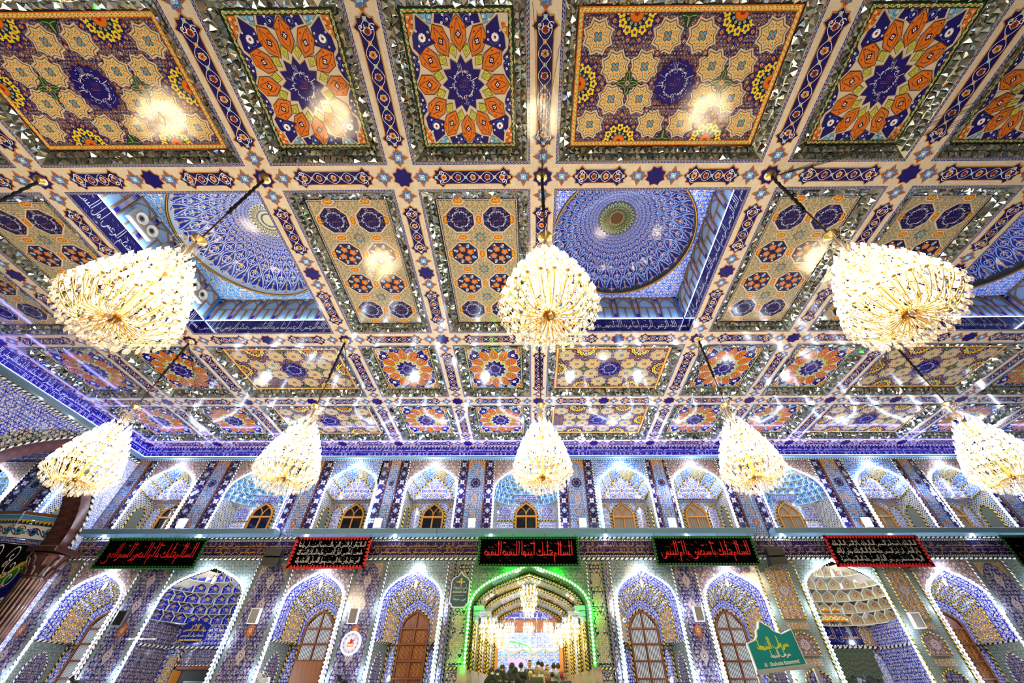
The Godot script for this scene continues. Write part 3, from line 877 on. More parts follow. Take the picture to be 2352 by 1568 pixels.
func recipe_twelve() -> void:
	var F := Vector2(1.155, 1.335)
	var petal := P2([1.0, 0, 0.87, 0.155, 0.65, 0.158, 0.475, 0, 0.65, -0.158, 0.87, -0.155])
	glaze("petal", petal, 500, Color(0.35, 0.2, 0.12), ORANGE, 0.014, func(c, px, k):
		c.line(smooth(PackedVector2Array([px.call(Vector2(0.55, 0)), px.call(Vector2(0.68, 0.08)), px.call(Vector2(0.78, 0.06)), px.call(Vector2(0.94, 0)), px.call(Vector2(0.78, -0.06)), px.call(Vector2(0.68, -0.08)), px.call(Vector2(0.55, 0))]), 5), 5, NAVY)
		c.flower(px.call(Vector2(0.73, 0)), 0.055 * k, NAVY, ORANGE, 4, NAVY)
		c.flower(px.call(Vector2(0.73, 0)), 0.034 * k, WHITE, RED, 4)
		for s in [0.57, 0.9]: c.flower(px.call(Vector2(s, 0)), 0.028 * k, Color(0.85, 0.55, 0.25), RED, 4, NAVY)
		for s in [-1, 1]:
			c.leaf(px.call(Vector2(0.66, 0.1 * s)), Vector2(0.8, -0.6 * s), 0.06 * k, Color(0.45, 0.5, 0.6))
			c.leaf(px.call(Vector2(0.84, 0.09 * s)), Vector2(-0.8, -0.6 * s), 0.06 * k, RED))
	var kite := P2([0.64, 0, 0.53, 0.092, 0.405, 0, 0.53, -0.092])
	glaze("kite", kite, 800, Color(0.35, 0.25, 0.15), LIME, 0.01, func(c, px, k):
		c.line(smooth(PackedVector2Array([px.call(Vector2(0.45, 0)), px.call(Vector2(0.53, 0.035)), px.call(Vector2(0.61, 0)), px.call(Vector2(0.53, -0.035)), px.call(Vector2(0.45, 0))]), 4), 4, NAVY)
		c.flower(px.call(Vector2(0.525, 0)), 0.022 * k, YELLOW, GREEN, 4, NAVY))
	for i in 12:
		var a := PI / 2 + TAU * i / 12
		var mp := func(b: float): return func(q: Vector2) -> Vector2: return q.rotated(b) * F
		add_piece("twelve", "petal_tile", tile_mesh(petal, mp.call(a), 0, 0.009), "petal")
		add_piece("twelve", "kite_tile", tile_mesh(kite, mp.call(a + PI / 12), 0, 0.009), "kite")
	var star := starpoly(12, 0.455, 0.335, PI / 2)
	glaze("medallion", star, 560, Color(0.35, 0.25, 0.15), COBALT, 0.012, func(c, px, k):
		ink_ring(c, RINGTEXT, px.call(Vector2.ZERO), 0.14 * k, 0.33 * k, 5.0, WHITE, 4)
		ink_paint(c, "الله", px.call(Vector2(-0.1, 0.1)), px.call(Vector2(0.1, -0.1)), 3.0, ORANGE))
	add_piece("twelve", "medallion_tile", tile_mesh(star, func(q): return q * F, 0, 0.009), "medallion")
	# corners and edges, mirrored into the four quarters
	var cs := P2([-0.80, 0.98, -0.56, 0.83, -0.55, 0.68, -0.46, 0.61, -0.68, 0.55, -0.82, 0.44, -0.94, 0.54, -0.92, 0.72, -0.83, 0.80])
	var cw := P2([-1, 1, -0.84, 1, -0.87, 0.82, -1, 0.66])
	var tb := P2([-0.76, 1, -0.46, 1, -0.52, 0.86, -0.58, 0.87])
	var ti := P2([-0.42, 1, -0.04, 1, -0.13, 0.88, -0.15, 0.80, -0.30, 0.86, -0.46, 0.88])
	var li := P2([-1, 0.60, -0.97, 0.5, -0.87, 0.42, -0.87, 0.26, -0.92, 0.14, -1, 0.05])
	var vines := func(c, px, k):
		pass
	for nm in [["corner_star", cs, COBALT, true], ["corner_wedge", cw, ORANGE, false], ["edge_light", tb, SKY, false], ["edge_blue", ti, COBALT, false], ["side_blue", li, COBALT, false]]:
		var poly: PackedVector2Array = moved(nm[1], Vector2.ZERO, F)
		var mid := Vector2.ZERO
		for q in poly: mid += q / poly.size()
		glaze(nm[0], poly, 420, Color(0.35, 0.25, 0.15), nm[2], 0.01, func(c, px, k):
			if nm[3]:
				c.flower(px.call(mid), 0.085 * k, WHITE, RED, 9, Color(0.3, 0.5, 0.85))
				for e in [Vector2(0.15, 0.1), Vector2(-0.12, 0.12), Vector2(-0.1, -0.15), Vector2(0.16, -0.04)]: c.flower(px.call(mid + e), 0.026 * k, WHITE, RED, 5)
				c.line(spiral(px.call(mid), 0.15 * k, 0.5, 1.0, 1.0), 3, Color(0.36, 0.56, 0.88))
			else:
				c.line(spiral(px.call(mid + Vector2(0.05, 0.02)), 0.12 * k, 1.5, 1.4, -1.0), 4, Color(0.36, 0.56, 0.88) if nm[2] == COBALT else NAVY)
				for e in [Vector2(0.07, 0.03), Vector2(-0.06, -0.03), Vector2(-0.02, 0.11), Vector2(0.0, -0.12)]: c.flower(px.call(mid + e), 0.03 * k, WHITE, RED, 5))
		for sx in [1, -1]:
			for sy in [1, -1]:
				add_piece("twelve", nm[0] + "_tile", tile_mesh(poly, func(q): return Vector2(q.x * sx, q.y * sy), 0, 0.008), nm[0])

func recipe_eight() -> void:
	var F := Vector2(2.33, 1.335)
	var st := starpoly(8, 0.325, 0.253, PI / 8)
	glaze("eight_star", st, 460, Color(0.40, 0.28, 0.18), Color(0.84, 0.72, 0.50), 0.016, func(c, px, k):
		for i in 8:
			var d := Vector2.from_angle(TAU * i / 8 + PI / 8)
			var o: Vector2 = px.call(d * 0.17)
			c.line(spiral(o, 0.06 * k, i, 1.2, 1.0), 3, Color(0.12, 0.1, 0.1))
			c.leaf(px.call(d * 0.2), d * Vector2(1, -1), 0.07 * k, Color(0.40, 0.62, 0.72))
			c.disc(px.call(Vector2.from_angle(TAU * i / 8) * 0.2), 0.012 * k, Color(0.15, 0.12, 0.1))
		c.flower(px.call(Vector2.ZERO), 0.1 * k, Color(0.34, 0.58, 0.74), ORANGE, 4, Color(0.1, 0.1, 0.15), PI / 4))
	for q in [[0.17, 0.69], [0.85, 0.69], [0.345, 0.255], [0.645, 0.255]]:
		for sx in [1, -1]:
			for sy in [1, -1]:
				add_piece("eight", "star_rim", plain_tile(starpoly(8, 0.375, 0.292, PI / 8), 0, 0.004), "strap", Vector2(q[0] * sx, q[1] * sy) * F)
				add_piece("eight", "star_tile", plain_tile(st, 0, 0.01), "eight_star", Vector2(q[0] * sx, q[1] * sy) * F)
	var md := starpoly(16, 0.54, 0.47)
	glaze("round_medallion", md, 480, Color(0.5, 0.3, 0.15), COBALT, 0.012, func(c, px, k):
		ink_ring(c, RINGTEXT, px.call(Vector2.ZERO), 0.2 * k, 0.45 * k, 5.6, WHITE, 8)
		ink_paint(c, "الله", px.call(Vector2(-0.13, 0.13)), px.call(Vector2(0.13, -0.13)), 3.4, Color(0.75, 0.4, 0.2)))
	add_piece("eight", "medallion_tile", plain_tile(md, 0, 0.01), "round_medallion")
	var gc := P2([0, 0.3, 0.08, 0.19, 0.06, 0.06, 0.19, 0.08, 0.3, 0, 0.19, -0.08, 0.06, -0.06, 0.08, -0.19, 0, -0.3, -0.08, -0.19, -0.06, -0.06, -0.19, -0.08, -0.3, 0, -0.19, 0.08, -0.06, 0.06, -0.08, 0.19])
	glaze("green_cross", gc, 420, Color(0.06, 0.1, 0.06), GREEN, 0.008, func(c, px, k):
		for i in 4: c.line(smooth(PackedVector2Array([px.call(Vector2.ZERO), px.call(Vector2(0.1, 0.04).rotated(i * PI / 2)), px.call(Vector2(0.25, 0).rotated(i * PI / 2)), px.call(Vector2(0.1, -0.04).rotated(i * PI / 2)), px.call(Vector2.ZERO)]), 4), 3.4, CREAM)
		c.flower(px.call(Vector2.ZERO), 0.05 * k, ORANGE, RED, 4, CREAM))
	for s in [-1, 1]: add_piece("eight", "cross_tile", plain_tile(gc), "green_cross", Vector2(0.495 * s, 0) * F)
	var field := P2([-F.x, -F.y, F.x, -F.y, F.x, F.y, -F.x, F.y])
	var rose := starpoly(12, 0.62, 0.47, PI / 12)
	var k2 := 0
	for e in [[0.5, 1.0], [-0.5, 1.0], [0.5, -1.0], [-0.5, -1.0], [1.0, 0.0], [-1.0, 0.0]]:
		var o := Vector2(e[0], e[1]) * F
		var pl := Geometry2D.intersect_polygons(moved(rose, o), field)[0]
		var nm := "half_rose_%d" % k2
		k2 += 1
		glaze(nm, pl, 360, Color(0.45, 0.3, 0.15), Color(0.10, 0.08, 0.42), 0.01, func(c, px, k):
			for i in 12:
				var d := Vector2.from_angle(TAU * i / 12)
				c.line(spiral(px.call(o + d.rotated(PI / 12) * 0.46), 0.06 * k, i, 1.1, 1.0), 3, Color(0.75, 0.45, 0.15))
				c.flower(px.call(o + d * 0.34), 0.1 * k, YELLOW, Color(0.35, 0.1, 0.4), 5, Color(0.1, 0.1, 0.1), d.angle())
				c.flower(px.call(o + d.rotated(PI / 12) * 0.5), 0.04 * k, ORANGE, RED, 4, CREAM)
			c.disc(px.call(o), 0.24 * k, Color(0.05, 0.12, 0.08))
			for i in 12: c.flower(px.call(o + Vector2.from_angle(TAU * i / 12) * 0.2), 0.035 * k, Color(0.6, 0.75, 0.85), RED, 5)
			c.flower(px.call(o), 0.16 * k, ORANGE, RED, 10, Color(0.5, 0.25, 0.1)))
		add_piece("eight", "rose_tile", plain_tile(pl), nm)
	# small blue and green fillers between the stars
	var fil := P2([0, 0.16, 0.07, 0, 0, -0.16, -0.07, 0])
	glaze("filler", fil, 500, Color(0.4, 0.28, 0.15), COBALT, 0.01, func(c, px, k):
		c.flower(px.call(Vector2.ZERO), 0.045 * k, RED, YELLOW, 4, WHITE))
	for e in [[0.5, 0.52, 0.0], [0.76, 0.0, 1.57], [0.24, 0.0, 1.57], [0.0, 0.62, 0.0], [0.24, 0.45, 0.9]]:
		for sx in [1, -1]:
			for sy in [1, -1]:
				if (e[0] == 0.0 and sx < 0) or (e[1] == 0.0 and sy < 0): continue
				add_piece("eight", "filler_tile", plain_tile(fil), "filler", Vector2(e[0] * sx, e[1] * sy) * F, e[2] * sx * sy)
	var wedge := P2([-0.24, 0, 0.24, 0, 0.1, -0.12, 0, -0.3, -0.1, -0.12])
	glaze("wedge_green", wedge, 420, Color(0.06, 0.1, 0.06), GREEN, 0.008, func(c, px, k):
		c.line(smooth(PackedVector2Array([px.call(Vector2(-0.15, -0.04)), px.call(Vector2(0, -0.08)), px.call(Vector2(0, -0.25)), px.call(Vector2(0.0, -0.08)), px.call(Vector2(0.15, -0.04))]), 4), 3.4, CREAM))
	for sy in [1, -1]: add_piece("eight", "wedge_tile", plain_tile(wedge), "wedge_green", Vector2(0, F.y * 0.995 * sy), 0.0 if sy > 0 else PI)

func recipe_octagon() -> void:
	var oc := ngon(8, 0.46, PI / 8)
	glaze("oct_text", oc, 460, Color(0.45, 0.3, 0.15), Color(0.07, 0.06, 0.33), 0.014, func(c, px, k):
		ink_ring(c, RINGTEXT, px.call(Vector2.ZERO), 0.19 * k, 0.42 * k, 5.0, WHITE, 21)
		ink_paint(c, "يا حسين", px.call(Vector2(-0.16, 0.15)), px.call(Vector2(0.16, -0.15)), 3.0, Color(0.7, 0.42, 0.2)))
	glaze("oct_flower", oc, 400, Color(0.45, 0.3, 0.15), Color(0.07, 0.07, 0.30), 0.014, func(c, px, k):
		for i in 8:
			var d := Vector2.from_angle(TAU * i / 8 + PI / 8)
			c.line(spiral(px.call(d * 0.33), 0.08 * k, i * 2.0, 1.2, 1.0 if i % 2 else -1.0), 3, Color(0.80, 0.78, 0.7))
			c.flower(px.call(d * 0.37), 0.035 * k, WHITE, RED, 5)
			if i % 2 == 0:
				c.flower(px.call(d * 0.2), 0.12 * k, ORANGE, Color(0.5, 0.62, 0.7), 5, Color(0.3, 0.16, 0.1), d.angle())
				c.disc(px.call(Vector2.from_angle(TAU * (i + 1) / 8 + PI / 8) * 0.29), 0.05 * k, SKY)
		var s := PackedVector2Array()
		for q in starpoly(8, 0.1, 0.05): s.append(px.call(q))
		c.poly(s, NAVY))
	var hx := P2([-0.19, 0.0, -0.10, 0.105, 0.10, 0.105, 0.19, 0, 0.10, -0.105, -0.10, -0.105])
	glaze("hex_orange", hx, 500, CREAM, ORANGE.darkened(0.08), 0.02, func(c, px, k):
		c.flower(px.call(Vector2(-0.05, 0)), 0.05 * k, YELLOW, ORANGE, 4, Color(0.2, 0.1, 0.05))
		c.flower(px.call(Vector2(0.05, 0)), 0.05 * k, YELLOW, ORANGE, 4, Color(0.2, 0.1, 0.05)))
	var rg := ngon(8, 0.50, PI / 8)
	for r in 4:
		var y := 2.53 - (r + 0.5) * 1.265
		for sx in [-1, 1]:
			var o := Vector2(0.58 * sx, y)
			add_piece("octagon", "octagon_rim", plain_tile(rg, 0, 0.005), "strap", o)
			add_piece("octagon", "octagon_tile", plain_tile(oc, 0, 0.012), "oct_text" if r in [0, 3] else "oct_flower", o)
			add_piece("octagon", "hex_tile", plain_tile(hx), "hex_orange", o + Vector2(0, 0.6325))
			if r == 3: add_piece("octagon", "hex_tile", plain_tile(hx), "hex_orange", o - Vector2(0, 0.58))
			add_piece("octagon", "hex_tile", plain_tile(hx), "hex_orange", Vector2(1.05 * sx, y), PI / 2)
		add_piece("octagon", "hex_tile", plain_tile(hx), "hex_orange", Vector2(0, y), PI / 2)
	var fl := starpoly(8, 0.2, 0.12)
	glaze("cream_flower", fl, 420, Color(0.3, 0.2, 0.12), Color(0.36, 0.55, 0.62), 0.012, func(c, px, k):
		c.flower(px.call(Vector2.ZERO), 0.06 * k, ORANGE, RED, 6, CREAM))
	for r in 5:
		for x in [-1.14, 0.0, 1.14]:
			var y := 2.53 - r * 1.265
			if r in [1, 2, 3] and x == 0.0: add_piece("octagon", "flower_tile", plain_tile(fl), "cream_flower", Vector2(x, y))

func cartouche(l: float) -> PackedVector2Array:
	var p := PackedVector2Array()
	var e := l / 2
	var h := P2([-e, 0, -e + 0.11, 0.11, -e + 0.10, 0.20, -e + 0.20, 0.21, -e + 0.29, 0.31, -e + 0.38, 0.21, -e + 0.47, 0.20])
	for q in h: p.append(q)
	for i in range(h.size() - 1, -1, -1): p.append(Vector2(-h[i].x, h[i].y))
	for i in range(1, h.size()): p.append(Vector2(-h[i].x, -h[i].y))
	for i in range(h.size() - 1, 0, -1): p.append(Vector2(h[i].x, -h[i].y))
	return p

func mirror_bits() -> Array:
	rng.seed = 77
	var out := []
	for i in 10:
		var g := G.new()
		var s := 0.5
		var a := Vector3(rng.randf_range(-0.25, 0.25), rng.randf_range(-0.25, 0.25), rng.randf_range(0.22, 0.42))
		var c := [Vector3(-s, -s, 0), Vector3(-s, s, 0), Vector3(s, s, 0), Vector3(s, -s, 0)]
		for k in 4: g.tri(c[k], c[(k + 1) % 4], a)
		out.append(g.mesh())
	return out

func mirror_frame(parent: Node3D, w: float, h: float, m: float, deep: float, t: Transform3D, bits: Array, single: bool) -> void:
	var g := G.new()
	var o := [Vector2(-w / 2, -h / 2), Vector2(-w / 2, h / 2), Vector2(w / 2, h / 2), Vector2(w / 2, -h / 2)]
	var n := [Vector2(-w / 2 + m, -h / 2 + m), Vector2(-w / 2 + m, h / 2 - m), Vector2(w / 2 - m, h / 2 - m), Vector2(w / 2 - m, -h / 2 + m)]
	for i in 4:
		var j := (i + 1) % 4
		g.quad(Vector3(o[i].x, o[i].y, 0), Vector3(o[j].x, o[j].y, 0), Vector3(n[j].x, n[j].y, -deep), Vector3(n[i].x, n[i].y, -deep))
	var fr := part(parent, "mirror_frame", g, M.mirror_back, t)
	var size := 0.16 if single else 0.2
	var all := []
	for i in 4:
		var j := (i + 1) % 4
		var a := Vector3(o[i].x, o[i].y, 0)
		var b := Vector3(o[j].x, o[j].y, 0)
		var c := Vector3(n[i].x, n[i].y, -deep)
		var d := Vector3(n[j].x, n[j].y, -deep)
		var l := a.distance_to(b)
		var e := (b - a) / l
		var slope := ((c + d) / 2 - (a + b) / 2)
		var sl := slope.length()
		var f := slope / sl
		var up := f.cross(e).normalized()
		if up.z < 0: up = -up
		var cols := int(l / size)
		for r in 2:
			var s := (r + 0.5) / 2.0
			var cut := m * s + size * 0.35
			for k in cols:
				var u := (k + 0.5 + (0.5 if r else 0.0) * 0.6) * l / cols
				if u < cut or u > l - cut: continue
				var bs := Basis(e, up.cross(e), up) * Basis(Vector3(0, 0, 1), (rng.randi() % 4) * PI / 2 + rng.randf_range(-0.25, 0.25)) * Basis(Vector3(1, 0, 0), rng.randf_range(-0.28, 0.28)) * Basis(Vector3(0, 1, 0), rng.randf_range(-0.28, 0.28))
				all.append(Transform3D(bs.scaled_local(Vector3.ONE * size * rng.randf_range(0.95, 1.1)), a + e * u + f * sl * s + up * 0.012))
	if single:
		for q in all: part(fr, "mirror_piece", bits[rng.randi() % bits.size()], M.mirror, q)
	else:
		many(fr, "mirror_pieces", bits[3], M.mirror, all)

func ring_strip(g: G, w: float, h: float, t: float, z: float, rep: float) -> void:   # a flat frame of width t inside w x h
	for i in 4:
		var l := (w if i % 2 == 0 else h) / 2
		var d := (h if i % 2 == 0 else w) / 2
		var k := g.x
		g.x = g.x * Transform3D(Basis(Vector3(0, 0, 1), PI / 2 * i), Vector3.ZERO)
		g.quad(Vector3(-l, -d, z), Vector3(-l + t, -d + t, z), Vector3(l - t, -d + t, z), Vector3(l, -d, z), 0, 0, 2 * l / rep, 1)
		g.x = k

func coffer(ceil: Node3D, kind: String, x0: float, x1: float, z0: float, z1: float, bits: Array) -> void:
	var w := x1 - x0 - 0.86
	var h := z1 - z0 - 0.86
	var cx := (x0 + x1) / 2
	var cz := (z0 + z1) / 2
	var t := CT(cx, cz)
	var edge := G.new()
	ring_strip(edge, w + 0.16, h + 0.16, 0.075, 0.006, 0.36)
	part(ceil, "coffer_border", edge, M.border_thin, t)
	var near: bool = z0 < 11.0 and framed(cx, CEIL, cz, 1.35)
	mirror_frame(ceil, w, h, 0.28, 0.22, t, bits, near)
	var pw := w - 0.56
	var ph := h - 0.56
	var deep := CT(cx, cz, 0.22)
	var g := G.new()
	g.quad(Vector3(-pw / 2, -ph / 2, 0), Vector3(-pw / 2, ph / 2, 0), Vector3(pw / 2, ph / 2, 0), Vector3(pw / 2, -ph / 2, 0), 0, 0, pw / 0.9, ph / 0.9)
	var bw: float = {"twelve": 0.13, "eight": 0.16, "octagon": 0.1}[kind]
	var panel := part(ceil, "coffer_panel", g, {"octagon": M.vine_cream, "eight": M.vine_field, "twelve": M.strap}[kind], deep)
	panel.set_meta("label", {"twelve": "coffer panel with a twelve-petalled orange star in a green border", "eight": "wide coffer panel of eight-pointed stars in an orange border", "octagon": "long coffer panel with two rows of octagons"}[kind])
	var bl := G.new()
	ring_strip(bl, pw, ph, 0.03, 0.003, 1)
	part(panel, "black_fillet", bl, M.black_line)
	var bg := G.new()
	ring_strip(bg, pw - 0.06, ph - 0.06, bw - 0.03, 0.004, 0.8)
	part(panel, "border_band", bg, M[{"twelve": "border_green", "eight": "border_orange", "octagon": "border_dark"}[kind]])
	var full: Vector2 = {"twelve": Vector2(2.31, 2.67), "eight": Vector2(4.66, 2.67), "octagon": Vector2(2.37, 5.06)}[kind]
	var k := Vector2(pw - bw * 2, ph - bw * 2) / full
	for q in SET[kind]:
		var tr: Transform3D = q[3]
		var wob := Basis(Vector3(1, 0, 0), rng.randf_range(-0.005, 0.005)) * Basis(Vector3(0, 1, 0), rng.randf_range(-0.005, 0.005))   # tiles never lie quite true
		part(panel, q[0], q[1], q[2], Transform3D(Basis.from_scale(Vector3(k.x, k.y, 1)), Vector3.ZERO) * tr * Transform3D(wob, Vector3.ZERO))

func build_ceiling() -> void:
	recipe_twelve(); recipe_eight(); recipe_octagon()
	var bits := mirror_bits()
	var ceil := setting("ceiling", "coffered ceiling of painted tiles, mirror mosaic and beams with blue stars", "ceiling")
	# beam tiles
	var st := starpoly(8, 0.31, 0.24, PI / 8)
	glaze("star_blue", st, 300, OCHRE, COBALT, 0.02, none)
	var cr := P2([-0.27, 0, -0.17, 0.07, -0.16, 0.13, -0.09, 0.12, 0, 0.29, 0.09, 0.12, 0.16, 0.13, 0.17, 0.07, 0.27, 0, 0.17, -0.07, 0.16, -0.13, 0.09, -0.12, 0, -0.29, -0.09, -0.12, -0.16, -0.13, -0.17, -0.07])
	glaze("cross_blue", cr, 420, OCHRE, Color(0.30, 0.42, 0.66), 0.016, func(c, px, k):
		c.flower(px.call(Vector2.ZERO), 0.08 * k, SKY, WHITE, 4, WHITE, PI / 4)
		for i in 4:
			c.flower(px.call(Vector2(0.17, 0).rotated(i * PI / 2)), 0.045 * k, ORANGE, RED, 4, NAVY)
			c.leaf(px.call(Vector2(0.1, 0.05).rotated(i * PI / 2)), Vector2.from_angle(i * PI / 2 + 0.7), 0.06 * k, SKY))
	var cart := {}
	for l in [2.36, 1.62, 2.9, 1.8]:
		var p := cartouche(l)
		var nm := "cartouche_%d" % int(l * 100)
		glaze(nm, p, 250, OCHRE, Color(0.07, 0.06, 0.36), 0.022, func(c, px, k):
			var e: float = l / 2 - 0.14
			scroll_motif(c, px.call(Vector2(-e, 0)), px.call(Vector2(e, 0)), 0.15 * k, int(round(l * 2.2)), WHITE, Color(0.8, 0.45, 0.15), SKY, 3.2)
			for s in [-1, 1]:
				for sy in [-1, 1]: c.line(spiral(px.call(Vector2(s * (l / 2 - 0.29), 0.12 * sy)), 0.08 * k, 1.0, 1.3, s * sy), 4, WHITE))
		cart[l] = [plain_tile(p, 0, 0.01), M[nm]]
	var star_m := plain_tile(st, 0, 0.012)
	var cross_m := plain_tile(cr, 0, 0.009)
	var run := func(beam: Node3D, a: Vector2, d: Vector2, length: float):
		# cross, cartouche (cross, star, cross, cartouche), cross between two stars
		var turn := 0.0 if absf(d.x) > 0.5 else PI / 2
		var put := func(nm, m, mt, s, tn):
			var o: Vector2 = a + d * s
			if framed(o.x, CEIL, o.y, 1.3): part(beam, nm, m, mt, CT(o.x, o.y) * Transform3D(Basis(Vector3(0, 0, 1), tn), Vector3(0, 0, 0)))
		var half := length > 5.0
		put.call("cross_tile", cross_m, M.cross_blue, 0.55, turn)
		put.call("cross_tile", cross_m, M.cross_blue, length - 0.55, turn)
		if half:
			var cl: float = 1.62 if length < 6.6 else 1.8
			put.call("cartouche_tile", cart[cl][0], cart[cl][1], 0.55 + 0.27 + cl / 2, turn)
			put.call("cartouche_tile", cart[cl][0], cart[cl][1], length - 0.55 - 0.27 - cl / 2, turn)
			put.call("cross_tile", cross_m, M.cross_blue, length / 2 - 0.5, turn)
			put.call("cross_tile", cross_m, M.cross_blue, length / 2 + 0.5, turn)
			put.call("star_tile", star_m, M.star_blue, length / 2, 0.0)
		else:
			var cl: float = 2.36 if length < 4.1 else 2.9
			put.call("cartouche_tile", cart[cl][0], cart[cl][1], length / 2, turn)
	for r in ROWZ.size():
		var g := G.new()
		var z: float = ROWZ[r]
		var far := 20.62 if r == 4 else z + 0.43
		g.x = CT(3.0, 0)
		g.quad(Vector3(-26, -far, 0), Vector3(-26, -(z - 0.43), 0), Vector3(27, -(z - 0.43), 0), Vector3(27, -far, 0), 0, 0, 53 / 0.7, 0.86 / 0.7)
		var beam := part(ceil, "cross_beam", g, M.cream)
		for i in COLX.size():
			var x: float = COLX[i]
			if framed(x, CEIL, z, 1.3): part(beam, "star_tile", star_m, M.star_blue, CT(x, z))
			if i < COLX.size() - 1: run.call(beam, Vector2(x, z), Vector2(1, 0), COLX[i + 1] - x)
	for r in ROWZ.size() - 1:
		for i in COLX.size():
			var x: float = COLX[i]
			var z0: float = ROWZ[r]
			var z1: float = ROWZ[r + 1]
			var g := G.new()
			g.x = CT(x, (z0 + z1) / 2)
			var h := (z1 - z0) / 2 - 0.43
			g.quad(Vector3(-0.43, -h, 0), Vector3(-0.43, h, 0), Vector3(0.43, h, 0), Vector3(0.43, -h, 0), 0, 0, 0.86 / 0.7, 2 * h / 0.7)
			var beam := part(ceil, "long_beam", g, M.cream)
			run.call(beam, Vector2(x, z0), Vector2(0, 1), z1 - z0)
			if i < COLX.size() - 1:
				var x1: float = COLX[i + 1]
				var wide := x1 - x > 5.0
				if r == 1 and wide: dome(ceil, x, x1, z0, z1, x < 0)
				else: coffer(ceil, "eight" if wide else ("octagon" if r == 1 else "twelve"), x, x1, z0, z1, bits)
	# plain slab over everything and over the part of the hall behind the viewer
	var top := G.new()
	top.box(V(3.0, CEIL + 0.3, -8.0), Vector3(54, 0.6, 16.0), 1.0)
	part(ceil, "ceiling_slab", top, M.cream_tile)

# ---------------------------------------------------------------- domes
func dome_point(s: float, a: float, low := 0.0) -> Vector3:   # s = ring radius
	var r := 2.75
	var y := 14.3 + 1.62 * sqrt(maxf(0.0, 1.0 - (s / r) ** 2)) - low
	return Vector3(cos(a) * s, y, sin(a) * s)

